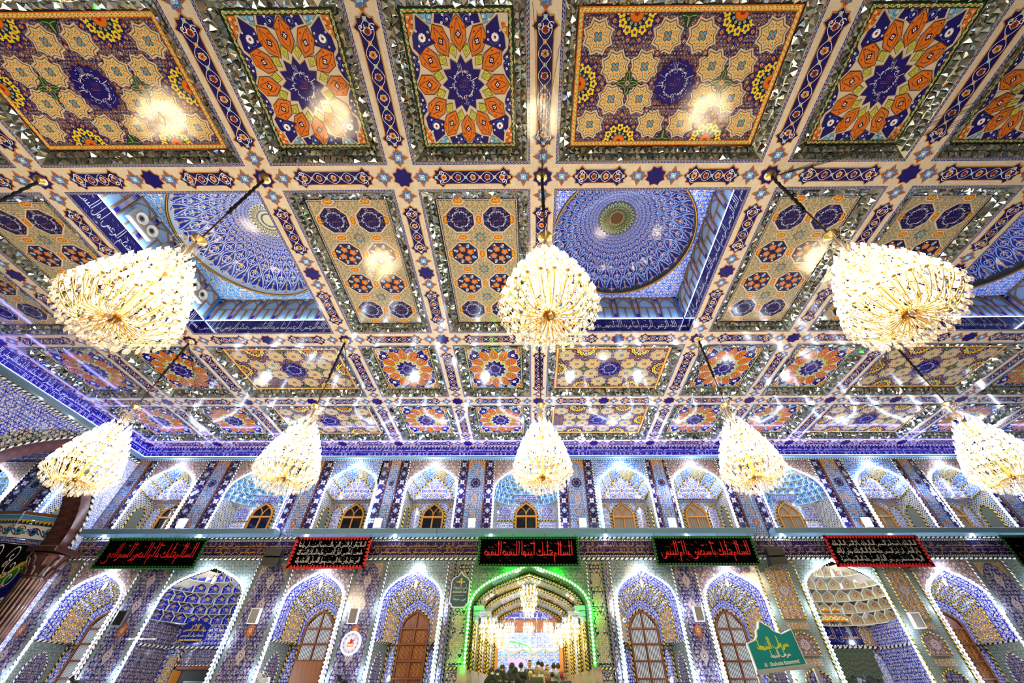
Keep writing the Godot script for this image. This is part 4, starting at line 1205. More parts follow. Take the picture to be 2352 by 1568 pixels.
func dome(ceil: Node3D, x0: float, x1: float, z0: float, z1: float, pale: bool) -> void:
	var c := Vector3((x0 + x1) / 2, 0, -(z0 + z1) / 2)
	var hx := (x1 - x0) / 2 - 0.43
	var hz := (z1 - z0) / 2 - 0.43
	var t := Transform3D(Basis(), c)
	var edge := G.new()
	ring_strip(edge, hx * 2 + 0.16, hz * 2 + 0.16, 0.08, 0.006, 0.36)
	part(ceil, "coffer_border", edge, M.border_thin, CT(c.x, -c.z))
	var drum := Node3D.new()
	drum.name = "dome_drum"
	ceil.add_child(drum, true)
	drum.transform = t
	for s in 4:
		var half := hx if s % 2 == 0 else hz
		var dist := hz if s % 2 == 0 else hx
		var b := Transform3D(Basis(Vector3.UP, -PI / 2 * s), Vector3.ZERO)   # inside face: looks towards +z locally, stands at -dist
		var g := G.new()
		g.x = b
		g.quad(Vector3(-half, 12.2, -dist), Vector3(-half, 12.92, -dist), Vector3(half, 12.92, -dist), Vector3(half, 12.2, -dist), 0, 0, 1, 1)
		part(drum, "lettered_band", g, M.frieze_dome)
		var wall := G.new()
		wall.x = b
		wall.quad(Vector3(-half - 0.1, 12.9, -dist - 0.1), Vector3(-half - 0.1, 14.34, -dist - 0.1), Vector3(half + 0.1, 14.34, -dist - 0.1), Vector3(half + 0.1, 12.9, -dist - 0.1))
		wall.quad(Vector3(-half - 0.1, 12.92, -dist - 0.1), Vector3(-half, 12.92, -dist), Vector3(half, 12.92, -dist), Vector3(half + 0.1, 12.92, -dist - 0.1))
		part(drum, "drum_wall", wall, M.drum_blue)
		var led := G.new()
		led.x = b
		led.box(Vector3(0, 12.95, -dist - 0.02), Vector3(half * 2 - 0.1, 0.035, 0.035))
		part(drum, "led_strip", led, M.led_white)
		area(drum, b * Transform3D(Basis(Vector3.RIGHT, PI * 0.42), Vector3(0, 13.0, -dist + 0.03)), Vector2(half * 2 - 0.3, 0.05), Color(0.80, 0.90, 1.0) if pale else Color(0.62, 0.74, 1.0), 2.6 if pale else 1.7)
		var k := 6
		var pitch := half * 2 / k
		for i in k:
			var wx := -half + (i + 0.5) * pitch
			var pil := G.new()
			pil.x = b
			pil.slab(Vector3(wx - pitch / 2, 13.62, -dist - 0.07), Vector3(0.16, 1.36, 0.06), 0.008)
			part(drum, "drum_pilaster", pil, M.border_blue)
			var fr := G.new()
			fr.x = b * Transform3D(Basis(), Vector3(wx, 0, -dist - 0.09))
			var fw := pitch / 2 - 0.1
			for bar in [[0, 12.99, fw * 2, 0.05], [0, 14.27, fw * 2, 0.05], [-fw + 0.025, 13.63, 0.05, 1.3], [fw - 0.025, 13.63, 0.05, 1.3], [0, 13.66, fw * 2, 0.06], [0, 13.32, 0.045, 0.66]]:
				fr.slab(Vector3(bar[0], bar[1], 0.03), Vector3(bar[2], bar[3], 0.06), 0.006)
			var ac := arch(0, fw - 0.06, 13.69, 13.80, 14.22, 6)
			fr.tube(lift(ac, -0.04), 0.025, 5)
			var f := part(drum, "drum_window", fr, M.brown_frame)
			var pn := G.new()
			pn.x = fr.x
			pn.quad(Vector3(-fw, 12.98, 0.012), Vector3(-fw, 14.28, 0.012), Vector3(fw, 14.28, 0.012), Vector3(fw, 12.98, 0.012))
			part(f, "pane", pn, M.window_glass)
	# flat spandrels round the circle
	var sp := G.new()
	var sq := P2([-hx - 0.1, -hz - 0.1, hx + 0.1, -hz - 0.1, hx + 0.1, hz + 0.1, -hx - 0.1, hz + 0.1])
	sp.x = Transform3D(Basis(Vector3(1, 0, 0), Vector3(0, 0, 1), Vector3(0, -1, 0)), Vector3(0, 14.32, 0))
	var k2 := 48
	for i in k2:
		var a0 := TAU * i / k2
		var a1 := TAU * (i + 1) / k2
		var out := func(a: float) -> Vector3:
			var q := Vector2(cos(a), sin(a))
			var m := minf((hx + 0.1) / maxf(1e-6, absf(q.x)), (hz + 0.1) / maxf(1e-6, absf(q.y)))
			return Vector3(q.x * m, q.y * m, 0)
		var p0 := Vector3(cos(a0), sin(a0), 0) * 2.72
		var p1 := Vector3(cos(a1), sin(a1), 0) * 2.72
		var q0: Vector3 = out.call(a0)
		var q1: Vector3 = out.call(a1)
		var U := func(q): return Vector2(q.x, q.y) / 1.6
		sp.tri(p0, p1, q1, U.call(p0), U.call(p1), U.call(q1))
		sp.tri(p0, q1, q0, U.call(p0), U.call(q1), U.call(q0))
	part(ceil, "dome_spandrel", sp, M.vine_dome_blue if pale else M.vine_dome_deep, t)
	# shell, rim and tiles
	var sh := G.new()
	var prof := PackedVector2Array()
	for i in 15:
		var r := 2.75 * cos(PI / 2 * i / 14.0)
		prof.append(Vector2(maxf(r, 0.001), 14.3 + 1.62 * sin(PI / 2 * i / 14.0) + 0.01))
	prof.reverse()
	sh.lathe(prof, 40)
	var shell := part(ceil, "dome_shell", sh, M.dome_pale if pale else M.dome_line, t)
	var rim := G.new()
	var rp := PackedVector3Array()
	for i in 49: rp.append(Vector3(cos(TAU * i / 48), 0, sin(TAU * i / 48)) * 2.7 + Vector3(0, 14.3, 0))
	rim.tube(rp, 0.05, 6)
	part(shell, "dome_rim", rim, M.brass)
	var N := 28
	var rows := 10
	var q := 0.873
	for row in rows:
		var s1 := 2.70 * pow(q, row)
		var s0 := minf(2.73, s1 / q)
		var s2 := s1 * q
		var g := G.new()
		var da := PI / N
		var P := func(u: float, v: float) -> Vector3:   # u across -1..1, v -1..1 from rim to crown
			var s := lerpf(s1, s0, -v) if v < 0 else lerpf(s1, s2, v)
			return dome_point(s, u * da * 0.93, 0.012)
		var ol := [[0, -0.95], [0.45, -0.62], [0.98, -0.18], [0.98, 0.12], [0.5, 0.45], [0, 0.95], [-0.5, 0.45], [-0.98, 0.12], [-0.98, -0.18], [-0.45, -0.62]]
		for i in ol.size():
			var a: Array = ol[i]
			var b: Array = ol[(i + 1) % ol.size()]
			g.tri(P.call(0, 0), P.call(a[0], a[1]), P.call(b[0], b[1]), Vector2(0.5, 0.5), Vector2(0.5 + a[0] * 0.5, 0.5 - a[1] * 0.5), Vector2(0.5 + b[0] * 0.5, 0.5 - b[1] * 0.5))
		var m := g.mesh()
		for i in N:
			part(shell, "dome_tile", m, M.dome_cell_pale if pale else M.dome_cell_deep, Transform3D(Basis(Vector3.UP, -(i + (0.5 if row % 2 else 0.0)) * TAU / N), Vector3.ZERO))
	var r_in := 2.70 * pow(q, rows - 0.3)
	var bp := PackedVector2Array()
	for i in 7:
		var r := r_in * (1.0 - i / 6.0)
		bp.append(Vector2(maxf(r, 0.001), dome_point(r, 0, 0.022).y))
	bp.reverse()
	var bg := G.new()
	bg.lathe(bp, 32)
	part(shell, "dome_crown", bg, M.dome_cream if pale else M.dome_green)
	for k in 28:
		var lf := G.new()
		var a := TAU * k / 28
		var loop := PackedVector3Array()
		for e in [[0.0, 0.98], [0.05, 0.82], [0.0, 0.70], [-0.05, 0.82], [0.0, 0.98]]: loop.append(dome_point(r_in * e[1], a + e[0] * 1.6, 0.03))
		lf.tube(loop, 0.012, 4)
		part(shell, "crown_leaf", lf, M.dome_cream if not pale else M.cobalt)
	for rr in [0.62, 0.40]:
		var cg := G.new()
		for i in 36:
			var a := TAU * i / 36
			var lp := PackedVector3Array()
			for j in 7: lp.append(dome_point(r_in * rr + 0.03 * cos(TAU * j / 6), a + 0.05 * sin(TAU * j / 6) / rr, 0.035))
			cg.tube(lp, 0.008, 4)
		part(shell, "gold_chain", cg, M.gold if not pale else M.dome_cell_pale)
	if not pale:
		var dg := G.new()
		dg.lathe(PackedVector2Array([Vector2(0.001, dome_point(0, 0, 0.05).y), Vector2(r_in * 0.36, dome_point(0.2, 0, 0.05).y)]), 24)
		part(shell, "crown_disc", dg, M.rod_brown)

# ---------------------------------------------------------------- chandeliers
func facets(g: G, p: PackedVector2Array, seg: int, o := Vector3.ZERO) -> void:   # faceted solid of revolution, profile from the bottom up
	for s in seg:
		var b := Vector3(cos(TAU * s / seg), 0, sin(TAU * s / seg))
		var e := Vector3(cos(TAU * (s + 1) / seg), 0, sin(TAU * (s + 1) / seg))
		for i in p.size() - 1:
			var y0 := o + Vector3(0, p[i].y, 0)
			var y1 := o + Vector3(0, p[i + 1].y, 0)
			if p[i].x > 1e-4: g.tri(e * p[i].x + y0, e * p[i + 1].x + y1, b * p[i].x + y0)
			if p[i + 1].x > 1e-4: g.tri(e * p[i + 1].x + y1, b * p[i + 1].x + y1, b * p[i].x + y0)

const TIERS := [[-4.02, 0.27, 8, -3.98], [-4.22, 0.38, 12, -4.2], [-4.43, 0.49, 14, -4.45], [-4.66, 0.60, 16, -4.75], [-4.90, 0.70, 18, -5.05], [-5.13, 0.78, 20, -5.75], [-5.35, 0.84, 22, -5.8], [-5.56, 0.89, 24, -5.83]]
var CH := {}

func chandelier_meshes() -> void:
	var drop := G.new()
	facets(drop, P2([0, -0.125, 0.024, -0.092, 0.027, -0.07, 0.012, -0.03, 0, 0.0]), 6)
	facets(drop, P2([0, 0.004, 0.014, 0.018, 0, 0.032]), 5)
	CH.drop = drop.mesh()
	var bead := G.new()
	facets(bead, P2([0, -0.05, 0.03, -0.02, 0.03, 0.02, 0, 0.05]), 6)
	CH.bead = bead.mesh()
	var bulb := G.new()
	facets(bulb, P2([0, 0.0, 0.02, 0.025, 0, 0.078]), 5)
	CH.bulb = bulb.mesh()
	CH.arms = []
	for t in TIERS:
		var g := G.new()
		var y: float = t[0]
		var r: float = t[1]
		var y0: float = t[3]
		var low := minf(y0, y) - 0.13
		var p := smooth(P2([0.05, y0, r * 0.3, low + 0.02, r * 0.62, low - 0.02, r * 0.92, y - 0.2, r, y - 0.06]), 3)
		var q := PackedVector3Array()
		for a in p: q.append(Vector3(a.x, a.y, 0))
		g.tube(q, 0.011, 4)
		g.x = Transform3D(Basis(), Vector3(r, y - 0.07, 0))
		g.lathe(P2([0.008, -0.01, 0.045, 0.008, 0.048, 0.014, 0.012, 0.012, 0.013, 0.06]), 6)
		CH.arms.append(g.mesh())

func drops_for(full: bool) -> Array:
	rng.seed = 31
	var hang := []
	for t in TIERS:
		for k in t[2]:
			var a: float = TAU * k / t[2] + t[0] * 3.0
			for j in 3:
				var b = a + (j - 1) * 0.055 / t[1] * 1.0
				var rr: float = t[1] + (0.05 if j == 1 else 0.01)
				hang.append([Vector3(cos(b) * rr, t[0] - 0.08 - 0.012 * j, sin(b) * rr), rng.randf_range(0.85, 1.25)])
			if full:
				for j in 2:   # strings of drops along the arm
					var f := 0.45 + 0.25 * j
					hang.append([Vector3(cos(a) * t[1] * f, t[0] - 0.2 - 0.04 * j, sin(a) * t[1] * f), rng.randf_range(0.8, 1.1)])
	for ring in [[-5.86, 0.80, 26, 1.3], [-5.96, 0.66, 22, 1.45], [-6.04, 0.50, 18, 1.5], [-6.10, 0.34, 12, 1.5], [-6.14, 0.18, 8, 1.6]]:
		for k in ring[2]:
			var a: float = TAU * k / ring[2]
			hang.append([Vector3(cos(a) * ring[1], ring[0] + rng.randf_range(-0.03, 0.03), sin(a) * ring[1]), ring[3] * rng.randf_range(0.9, 1.15)])
	return hang

func chandelier(x: float, z: float, near: bool, label: String) -> void:
	var c := thing("chandelier", label, "chandelier", V(x, CEIL, z), "crystal chandeliers hanging from the ceiling")
	var g := G.new()
	g.lathe(P2([0.001, -0.14, 0.05, -0.13, 0.06, -0.09, 0.13, -0.07, 0.16, -0.03, 0.17, 0.0]), 16)
	part(c, "ceiling_plate", g, M.gold)
	g = G.new()
	var p := PackedVector3Array()
	for i in 30: p.append(Vector3(0.012 * sin(i * 2.1), -0.1 - i * 0.065, 0.012 * cos(i * 1.7)))
	g.tube(p, 0.042, 6)
	part(c, "wrapped_cord", g, M.cord_black)
	g = G.new()
	g.lathe(P2([0.018, -3.3, 0.018, -2.0]), 6)
	g.lathe(P2([0.02, -2.62, 0.035, -2.6, 0.02, -2.58]), 6)
	part(c, "rod", g, M.rod_brown)
	g = G.new()
	g.lathe(P2([0.03, -3.34, 0.05, -3.3, 0.16, -3.24, 0.17, -3.2, 0.06, -3.17, 0.03, -3.1]), 14)
	part(c, "crown", g, M.gold)
	g = G.new()
	g.lathe(P2([0.02, -5.98, 0.06, -5.94, 0.10, -5.86, 0.11, -5.76, 0.05, -5.66, 0.035, -5.3, 0.06, -5.2, 0.035, -5.1, 0.03, -4.6, 0.06, -4.5, 0.03, -4.4, 0.03, -3.9, 0.05, -3.8, 0.03, -3.34]), 10)
	part(c, "stem", g, M.brass)
	g = G.new()
	g.lathe(P2([0.03, -3.9, 0.075, -3.7, 0.08, -3.5, 0.05, -3.36]), 10)
	part(c, "glass_column", g, M.crystal)
	for k in 8:   # curling glass branches under the crown
		var a := TAU * k / 8
		var s := G.new()
		var q := PackedVector3Array()
		for e in smooth(P2([0.06, -3.86, 0.16, -3.7, 0.14, -3.5, 0.26, -3.36, 0.36, -3.42, 0.38, -3.56, 0.31, -3.6]), 4):
			q.append(Vector3(cos(a) * e.x, e.y, sin(a) * e.x))
		s.tube(q, 0.011, 5, 0.007)
		part(c, "glass_branch", s, M.crystal)
	for i in TIERS.size():
		var t: Array = TIERS[i]
		var where := []
		var lamps := []
		for k in t[2]:
			var b := Basis(Vector3.UP, TAU * k / t[2] + t[0] * 3.0)
			where.append(Transform3D(b, Vector3.ZERO))
			lamps.append(Vector3(t[1], t[0] - 0.012, 0))
		if near:
			for k in where.size():
				var arm := part(c, "arm", CH.arms[i], M.gold, where[k])
				part(arm, "bulb", CH.bulb, M.bulb, Transform3D(Basis.from_scale(Vector3.ONE * 1.9), lamps[k]))
		else:
			many(c, "arms", CH.arms[i], M.gold, where)
			var lit := []
			for k in where.size(): lit.append(where[k] * Transform3D(Basis.from_scale(Vector3.ONE * 2.1), lamps[k]))
			many(c, "bulbs", CH.bulb, M.bulb, lit)
	var hang := drops_for(near)
	var rest := []
	var n := 0
	for h in hang:
		var tr := Transform3D(Basis(Vector3.UP, n * 1.3).scaled(Vector3.ONE * h[1]), h[0])
		n += 1
		if near and h[0].y < -5.55 and h[0].length() > 0 and n % 2 == 0: part(c, "crystal_drop", CH.drop, M.crystal, tr)
		else: rest.append(tr)
	many(c, "crystal_drops", CH.drop, M.crystal, rest)
	omni(c, Vector3(0, -5.1, 0), Color(1.0, 0.91, 0.75), LAMP_E, 0.6)

func strands(called: String, label: String, a: Vector3, ends: Array, sag: float) -> void:
	var c := thing(called, label, "wires", a, "dark wire strands slung from the ceiling hooks")
	var i := 0
	for e in ends:
		var g := G.new()
		var p := PackedVector3Array()
		var d: Vector3 = e - a
		for k in 11:
			var f := k / 10.0
			p.append(d * f + Vector3(0.03 * sin(f * 9 + i), -sag * sin(PI * f) * (0.7 + 0.12 * i), 0))
		g.tube(p, 0.006, 3)
		part(c, "strand", g, M.cord_black)
		i += 1

func build_chandeliers() -> void:
	chandelier_meshes()
	var near := {-14.07: "crystal chandelier whose black cord slants away past the octagon panels by the left wall", -7.6: "large lit crystal chandelier hanging before the pale blue dome", 0.34: "large lit crystal chandelier hanging beside the green-crowned dome", 6.82: "large lit crystal chandelier hanging before the paired octagon coffer panels"}
	for x in near: chandelier(x, 4.77, x > -10, near[x])
	var far := {-14.1: "lit crystal chandelier hanging before the brown marble arch", -7.65: "lit crystal chandelier hanging above the red-bordered banner with the clock below", 0.35: "lit crystal chandelier hanging above the gateway", 6.87: "lit crystal chandelier hanging above the banner beside the two slatted doors", 14.65: "lit crystal chandelier hanging furthest from the marble arch"}
	for x in far: chandelier(x, 11.5, false, far[x])
	for w in [[-14.1, -17.6, "dark wire strands hanging by the chandelier before the marble arch"], [-7.65, -9.7, "dark wire strands hanging above the clock side of the wall"], [6.87, 9.1, "dark wire strands hanging behind the chandelier by the slatted doors"], [14.65, 17.6, "dark wire strands hanging by the chandelier furthest from the marble arch"]]:
		var ends := []
		for k in 7: ends.append(V(w[1] + (k - 3) * 0.22, 11.75 - 0.05 * (k % 3), 20.2))
		strands("wire_bundle", w[2], V(w[0], CEIL - 0.15, 11.5), ends, 0.28)
	var e2 := []
	for k in 9: e2.append(V(12.4 + 0.1 * k, CEIL - 0.1 - 0.05 * (k % 4), 3.0 - k * 0.16))
	strands("wire_bundle", "dark wire net slung under the ceiling towards the twelve-petalled panels on the right", V(6.82, CEIL - 0.12, 4.77), e2, 0.16)
	var e3 := []
	for k in 6: e3.append(V(0.36 + (k - 2.5) * 0.12, CEIL - 0.04, 1.0 + 0.15 * k))
	strands("wire_bundle", "dark wire net lying along the beam above the hook beside the dome", V(0.34, CEIL - 0.1, 4.77), e3, 0.1)

# ---------------------------------------------------------------- tiled end wall
const PILS := [[-28.1, -27.45, -26.55, -25.9], [-22.3, -22.2, -21.55, -21.2], [-18.3, -17.74, -16.96, -16.45], [-13.0, -12.5, -11.62, -11.11], [-8.44, -7.89, -7.29, -6.83], [-3.99, -3.53, -2.53, -2.06], [1.46, 1.93, 2.93, 3.4], [6.38, 6.65, 7.38, 7.54], [10.38, 10.85, 11.72, 12.2], [15.6, 16.1, 17.0, 17.37], [20.21, 20.48, 21.1, 21.45], [24.25, 24.6, 25.4, 25.8], [29.2, 29.5, 30.2, 30.4]]
const UPPER := [[-30.0, 1.7], [-24.1, 1.36], [-19.76, 1.36], [-14.69, 1.7], [-9.72, 1.36], [-5.37, 1.36], [-0.3, 1.71], [4.98, 1.36], [8.93, 1.36], [13.9, 1.69], [18.84, 1.37], [22.79, 1.34], [27.5, 1.7]]
const LOWER := [[-24.2, 1.33, 5.86], [-19.86, 1.33, 5.78], [-14.9, 1.84, 6.0], [-9.79, 1.32, 5.82], [-5.37, 1.32, 5.86], [-0.11, 2.66, 6.08], [5.1, 1.33, 5.88], [9.05, 1.33, 5.88], [14.1, 1.72, 6.26], [19.07, 1.32, 5.9], [23.6, 1.33, 5.9]]

func rope(parent: Node3D, p: PackedVector3Array, r: float, m := "rope", called := "rope_moulding") -> MeshInstance3D:
	var g := G.new()
	g.tube(p, r, 5, -1.0, 0.0, 1.0 / (r * 4.5))
	return part(parent, called, g, M[m])

func sheet(parent: Node3D, called: String, a: Vector3, b: Vector3, c: Vector3, d: Vector3, m: String, rep := 1.0) -> MeshInstance3D:
	rep *= 1.6
	var g := G.new()
	g.quad(a, b, c, d, 0, 0, a.distance_to(d) / rep, a.distance_to(b) / rep)
	return part(parent, called, g, M[m])

func spandrels(wall: Node3D, x0: float, x1: float, y0: float, y1: float, a: PackedVector2Array, m: String, rep: float) -> void:
	var mid := a.size() / 2
	var l := PackedVector2Array([Vector2(x0, y0), Vector2(x0, y1), Vector2(a[mid].x, y1)])
	for i in range(mid, -1, -1): l.append(a[i])
	var r := PackedVector2Array([Vector2(x1, y0), Vector2(x1, y1), Vector2(a[mid].x, y1)])
	for i in range(mid, a.size()): r.append(a[i])
	for p in [l, r]:
		var g := G.new()
		g.flat(p, -ZW, Vector2.ONE / (rep * 1.4))
		part(wall, "spandrel", g, M[m])

# surface stretched between two outlines, piece by piece
func loft(parent: Node3D, called: String, a: PackedVector3Array, b: PackedVector3Array, mats: Array, rep := 1.2, step := 1) -> void:
	rep *= 1.7
	var n := mini(a.size(), b.size())
	var i := 0
	var k := 0
	while i < n - 1:
		var g := G.new()
		var u := 0.0
		for j in range(i, mini(i + step, n - 1)):
			var w := a[j].distance_to(a[j + 1]) / rep
			var h := a[j].distance_to(b[j]) / rep
			g.tri(a[j], b[j], b[j + 1], Vector2(u, 0), Vector2(u, h), Vector2(u + w, h))
			g.tri(a[j], b[j + 1], a[j + 1], Vector2(u, 0), Vector2(u + w, h), Vector2(u + w, 0))
			u += w
		part(parent, called, g, M[mats[k % mats.size()]])
		k += 1
		i += step

func led_arch(a: PackedVector2Array, label: String, green := false, step := 0.14, bulb := 0.062) -> void:
	var mid := a[a.size() / 2]
	var o := Vector3(mid.x, a[0].y, -ZW + 0.06)
	var c := thing("led_rope_light", label, "rope light", o, "green rope light" if green else "white rope lights round the arches")
	var p := PackedVector3Array()
	for q in a: p.append(Vector3(q.x, q.y, -ZW + 0.06) - o)
	var g := G.new()
	g.tube(p, 0.03 if not green else 0.05, 3)
	part(c, "light_tube", g, M.led_green if green else (M.led_white if step > 0.15 else M.white_plastic))
	var s := G.new()
	facets(s, P2([0, -1, 1, 0, 0, 1]), 5)
	s.x = Transform3D.IDENTITY
	for i in s.v.size(): s.v[i] *= bulb
	var w := []
	for q in resample(p, step): w.append(Transform3D(Basis(), q + Vector3(0, 0, 0.03)))
	many(c, "light_beads", s.mesh(), M.led_green_dot if green else M.led_white, w)
	var col := Color(0.1, 1.0, 0.15) if green else Color(0.86, 0.92, 1.0)
	var pts := resample(p, 2.2)
	for k in range(0, pts.size()):
		omni(c, pts[k] + Vector3(0, 0, 0.16), col, LED_E * 1.45, 0.08)

func pane(parent: Node3D, called: String, p: PackedVector2Array, z: float, m: String, rep := 0.0) -> MeshInstance3D:
	var g := G.new()
	g.flat(p, -z, Vector2.ZERO if rep == 0.0 else Vector2.ONE / (rep * 1.5))
	return part(parent, called, g, M[m])

var win_n := 0
var door_n := 0

func golden_window(cx: float, z: float, label: String, dark: bool) -> void:
	win_n += 1
	var w := setting("window_%d" % win_n, label, "window")
	w.position = V(cx, 7.4, z)
	var a := arch(0, 0.55, 0, 1.3, 2.0, 6)
	var g := G.new()
	g.tube(lift(a, -0.05), 0.055, 6)
	part(w, "window_frame", g, M.orange_wood)
	g = G.new()
	g.slab(Vector3(0, 0.64, 0.05), Vector3(0.07, 1.28, 0.07), 0.01)
	part(w, "mullion", g, M.orange_wood)
	g = G.new()
	g.slab(Vector3(0, 1.3, 0.06), Vector3(1.08, 0.1, 0.08), 0.012)
	part(w, "transom", g, M.orange_wood)
	for s in [-1, 1]:
		g = G.new()
		g.tube(lift(smooth(P2([0, 1.34, 0.04 * s, 1.55, 0.17 * s, 1.72, 0.3 * s, 1.8]), 3), -0.05), 0.028, 5)
		part(w, "tracery_bar", g, M.orange_wood)
	g = G.new()
	g.flat(a, 0.012)
	part(w, "pane", g, M.glass_dark if dark else M.curtain_beige)
	if not dark:
		g = G.new()
		for i in 9: g.tube(PackedVector3Array([Vector3(-0.48 + i * 0.12, 0.02, 0.012), Vector3(-0.48 + i * 0.12, 1.28, 0.012)]), 0.035, 5)
		part(w, "curtain", g, M.curtain_beige)

func upper_narrow(wall: Node3D, cx: float) -> void:
	var hw := 1.36
	var back := 21.85
	# side walls with a blind arch
	for s in [-1, 1]:
		var x: float = cx + hw * s
		var xb: float = cx + (hw - 0.1) * s
		var g := G.new()
		if s < 0: g.quad(V(x, 7.3, ZW), V(x, 9.75, ZW), V(xb, 9.5, back), V(xb, 7.3, back), 0, 0, 1.3, 2.4)
		else: g.quad(V(xb, 7.3, back), V(xb, 9.5, back), V(x, 9.75, ZW), V(x, 7.3, ZW), 0, 0, 1.3, 2.4)
		var side := part(wall, "niche_side", g, M.lattice)
		var q := PackedVector3Array()
		for e in arch(0, 0.36, 7.3, 8.55, 9.1, 5): q.append(V(cx + (hw - 0.06) * s - 0.02 * s, e.y, 21.2 + e.x))
		rope(side, q, 0.045, "rope")
		var pg := G.new()
		for i in q.size() - 1:
			pg.tri(V(cx + (hw - 0.075) * s, 7.9, 21.2), q[i], q[i + 1], Vector2(0.5, 0.5), Vector2(q[i].z, q[i].y) * 1.4, Vector2(q[i + 1].z, q[i + 1].y) * 1.4)
		part(side, "blind_arch", pg, M.vine_teal)
	# back wall
	sheet(wall, "niche_back", V(cx - hw, 7.3, back), V(cx - hw, 9.6, back), V(cx + hw, 9.6, back), V(cx + hw, 7.3, back), "vine_light", 1.3)
	for s in [-1, 1]:
		var c: float = cx + 0.97 * s
		pane(wall, "arched_panel", arch(c, 0.26, 7.3, 8.9, 9.3, 5), back - 0.03, "vine_white", 0.9)
		rope(wall, lift(arch(c, 0.27, 7.3, 8.9, 9.3, 5), back - 0.04), 0.035, "rope")
		pane(wall, "gold_crest", P2([c - 0.26, 8.75, c - 0.26, 9.42, c + 0.26, 9.42, c + 0.26, 8.75, c + 0.2, 9.1, c, 9.28, c - 0.2, 9.1]), back - 0.045, "vine_gold", 0.7)
	rope(wall, lift(arch(cx, 0.64, 7.3, 8.7, 9.48, 6), back - 0.05), 0.04, "rope")
	# tympanum and vault facets
	var front := lift(arch(cx, hw, 9.75, 9.75, 11.03, 6), ZW)
	front = front.slice(1, front.size() - 1)
	var edge := PackedVector3Array()
	var n := front.size()
	for i in n:
		var f := absf(i / (n - 1.0) * 2.0 - 1.0)
		var sx := signf(i - (n - 1) / 2.0)
		edge.append(V(cx + sx * 1.2 * pow(f, 0.9), 10.6 - 1.12 * pow(f, 1.35), 20.98 + 0.36 * f))
	loft(wall, "vault_facet", front, edge, ["vine_white", "vine_light", "vine_sky", "vine_cream", "vine_sky", "vine_light"], 1.0, 2)
	for i in [0, 2, 4, 8, 10, n - 1]:
		if i < n: rope(wall, PackedVector3Array([front[i] + Vector3(0, -0.01, 0.01), edge[i]]), 0.03, "rope")
	var tg := G.new()
	var o := V(cx, 9.7, 21.2)
	for i in n - 1:
		tg.tri(o, edge[i], edge[i + 1], Vector2((o.x - cx) / 2.2 + 0.5, -o.y / 2.2), Vector2((edge[i].x - cx) / 2.2 + 0.5, -edge[i].y / 2.2), Vector2((edge[i + 1].x - cx) / 2.2 + 0.5, -edge[i + 1].y / 2.2))
	tg.tri(o, edge[n - 1], edge[0], Vector2((o.x - cx) / 2.2 + 0.5, -o.y / 2.2), Vector2((edge[n - 1].x - cx) / 2.2 + 0.5, -edge[n - 1].y / 2.2), Vector2((edge[0].x - cx) / 2.2 + 0.5, -edge[0].y / 2.2))
	part(wall, "tympanum", tg, M.vine_white)
	rope(wall, edge, 0.045, "rope")
	rope(wall, PackedVector3Array([edge[0], edge[n - 1]]), 0.04, "rope_brown")
	sheet(wall, "niche_soffit", V(cx - hw, 9.47, 21.34), V(cx - hw, 9.47, back), V(cx + hw, 9.47, back), V(cx + hw, 9.47, 21.34), "vine_light")

func half_at(hw: float, ys: float, ya: float, y: float) -> float:
	if y <= ys: return hw
	var p := arch(0, hw, ys - 1, ys, ya, 12)
	for i in p.size() / 2:
		if p[i].y <= y and p[i + 1].y >= y: return -lerpf(p[i].x, p[i + 1].x, (y - p[i].y) / maxf(1e-5, p[i + 1].y - p[i].y))
	return 0.05

func muqarnas(wall: Node3D, cx: float, hw: float, ys: float, ya: float, y0: float, depth: float, tiers: int, cells: int, m: String) -> void:
	var dh := (ya - 0.12 - y0) / tiers
	var bk := G.new()
	for t in tiers:
		var y := y0 + t * dh
		var w := half_at(hw, ys, ya, y + dh * 0.4)
		var d := depth * (1.0 - pow(float(t) / tiers, 1.5)) + 0.12
		var n := maxi(3, cells - t)
		var cw := PI / n
		var unit := G.new()
		var ww := (w + d) * 0.5 * cw * 1.06
		var c := Vector3(0, dh * 0.45, -ww * 0.28)
		var ol := [Vector3(-ww / 2, 0, 0), Vector3(-ww / 2, dh * 0.62, 0.05), Vector3(0, dh * 1.12, 0.14), Vector3(ww / 2, dh * 0.62, 0.05), Vector3(ww / 2, 0, 0)]
		for i in 5:
			var a: Vector3 = ol[i]
			var b: Vector3 = ol[(i + 1) % 5]
			var U := func(q: Vector3) -> Vector2: return Vector2(q.x / ww + 0.5, 1.0 - q.y / (dh * 1.12))
			unit.tri(c, a, b, U.call(c), U.call(a), U.call(b))
		var um := unit.mesh()
		for i in n:
			var a := PI * (i + 0.5) / n
			var px := cos(a) * w
			var pz := sin(a) * d
			var face := Vector3(-cos(a) * d, 0, sin(a) * w).normalized()      # towards the front and the middle
			var bs := Basis(Vector3.UP.cross(face).normalized(), Vector3.UP, face)
			part(wall, "muqarnas_cell", um, M[m], Transform3D(bs, V(cx + px, y, ZW + 0.04 + pz)))
		for i in 12:
			var a0 := PI * i / 12
			var a1 := PI * (i + 1) / 12
			var w1 := half_at(hw, ys, ya, minf(ya, y + dh * 1.4)) + 0.3
			var d1 := depth * (1.0 - pow(float(t + 1) / tiers, 1.5)) + 0.5
			var q := func(aa, rw, rd, yy): return V(cx + cos(aa) * rw, yy, ZW + 0.06 + sin(aa) * rd)
			bk.quad(q.call(a1, w + 0.3, d + 0.38, y), q.call(a1, w1, d1, y + dh), q.call(a0, w1, d1, y + dh), q.call(a0, w + 0.3, d + 0.38, y))
	part(wall, "vault_backing", bk, M.strap)

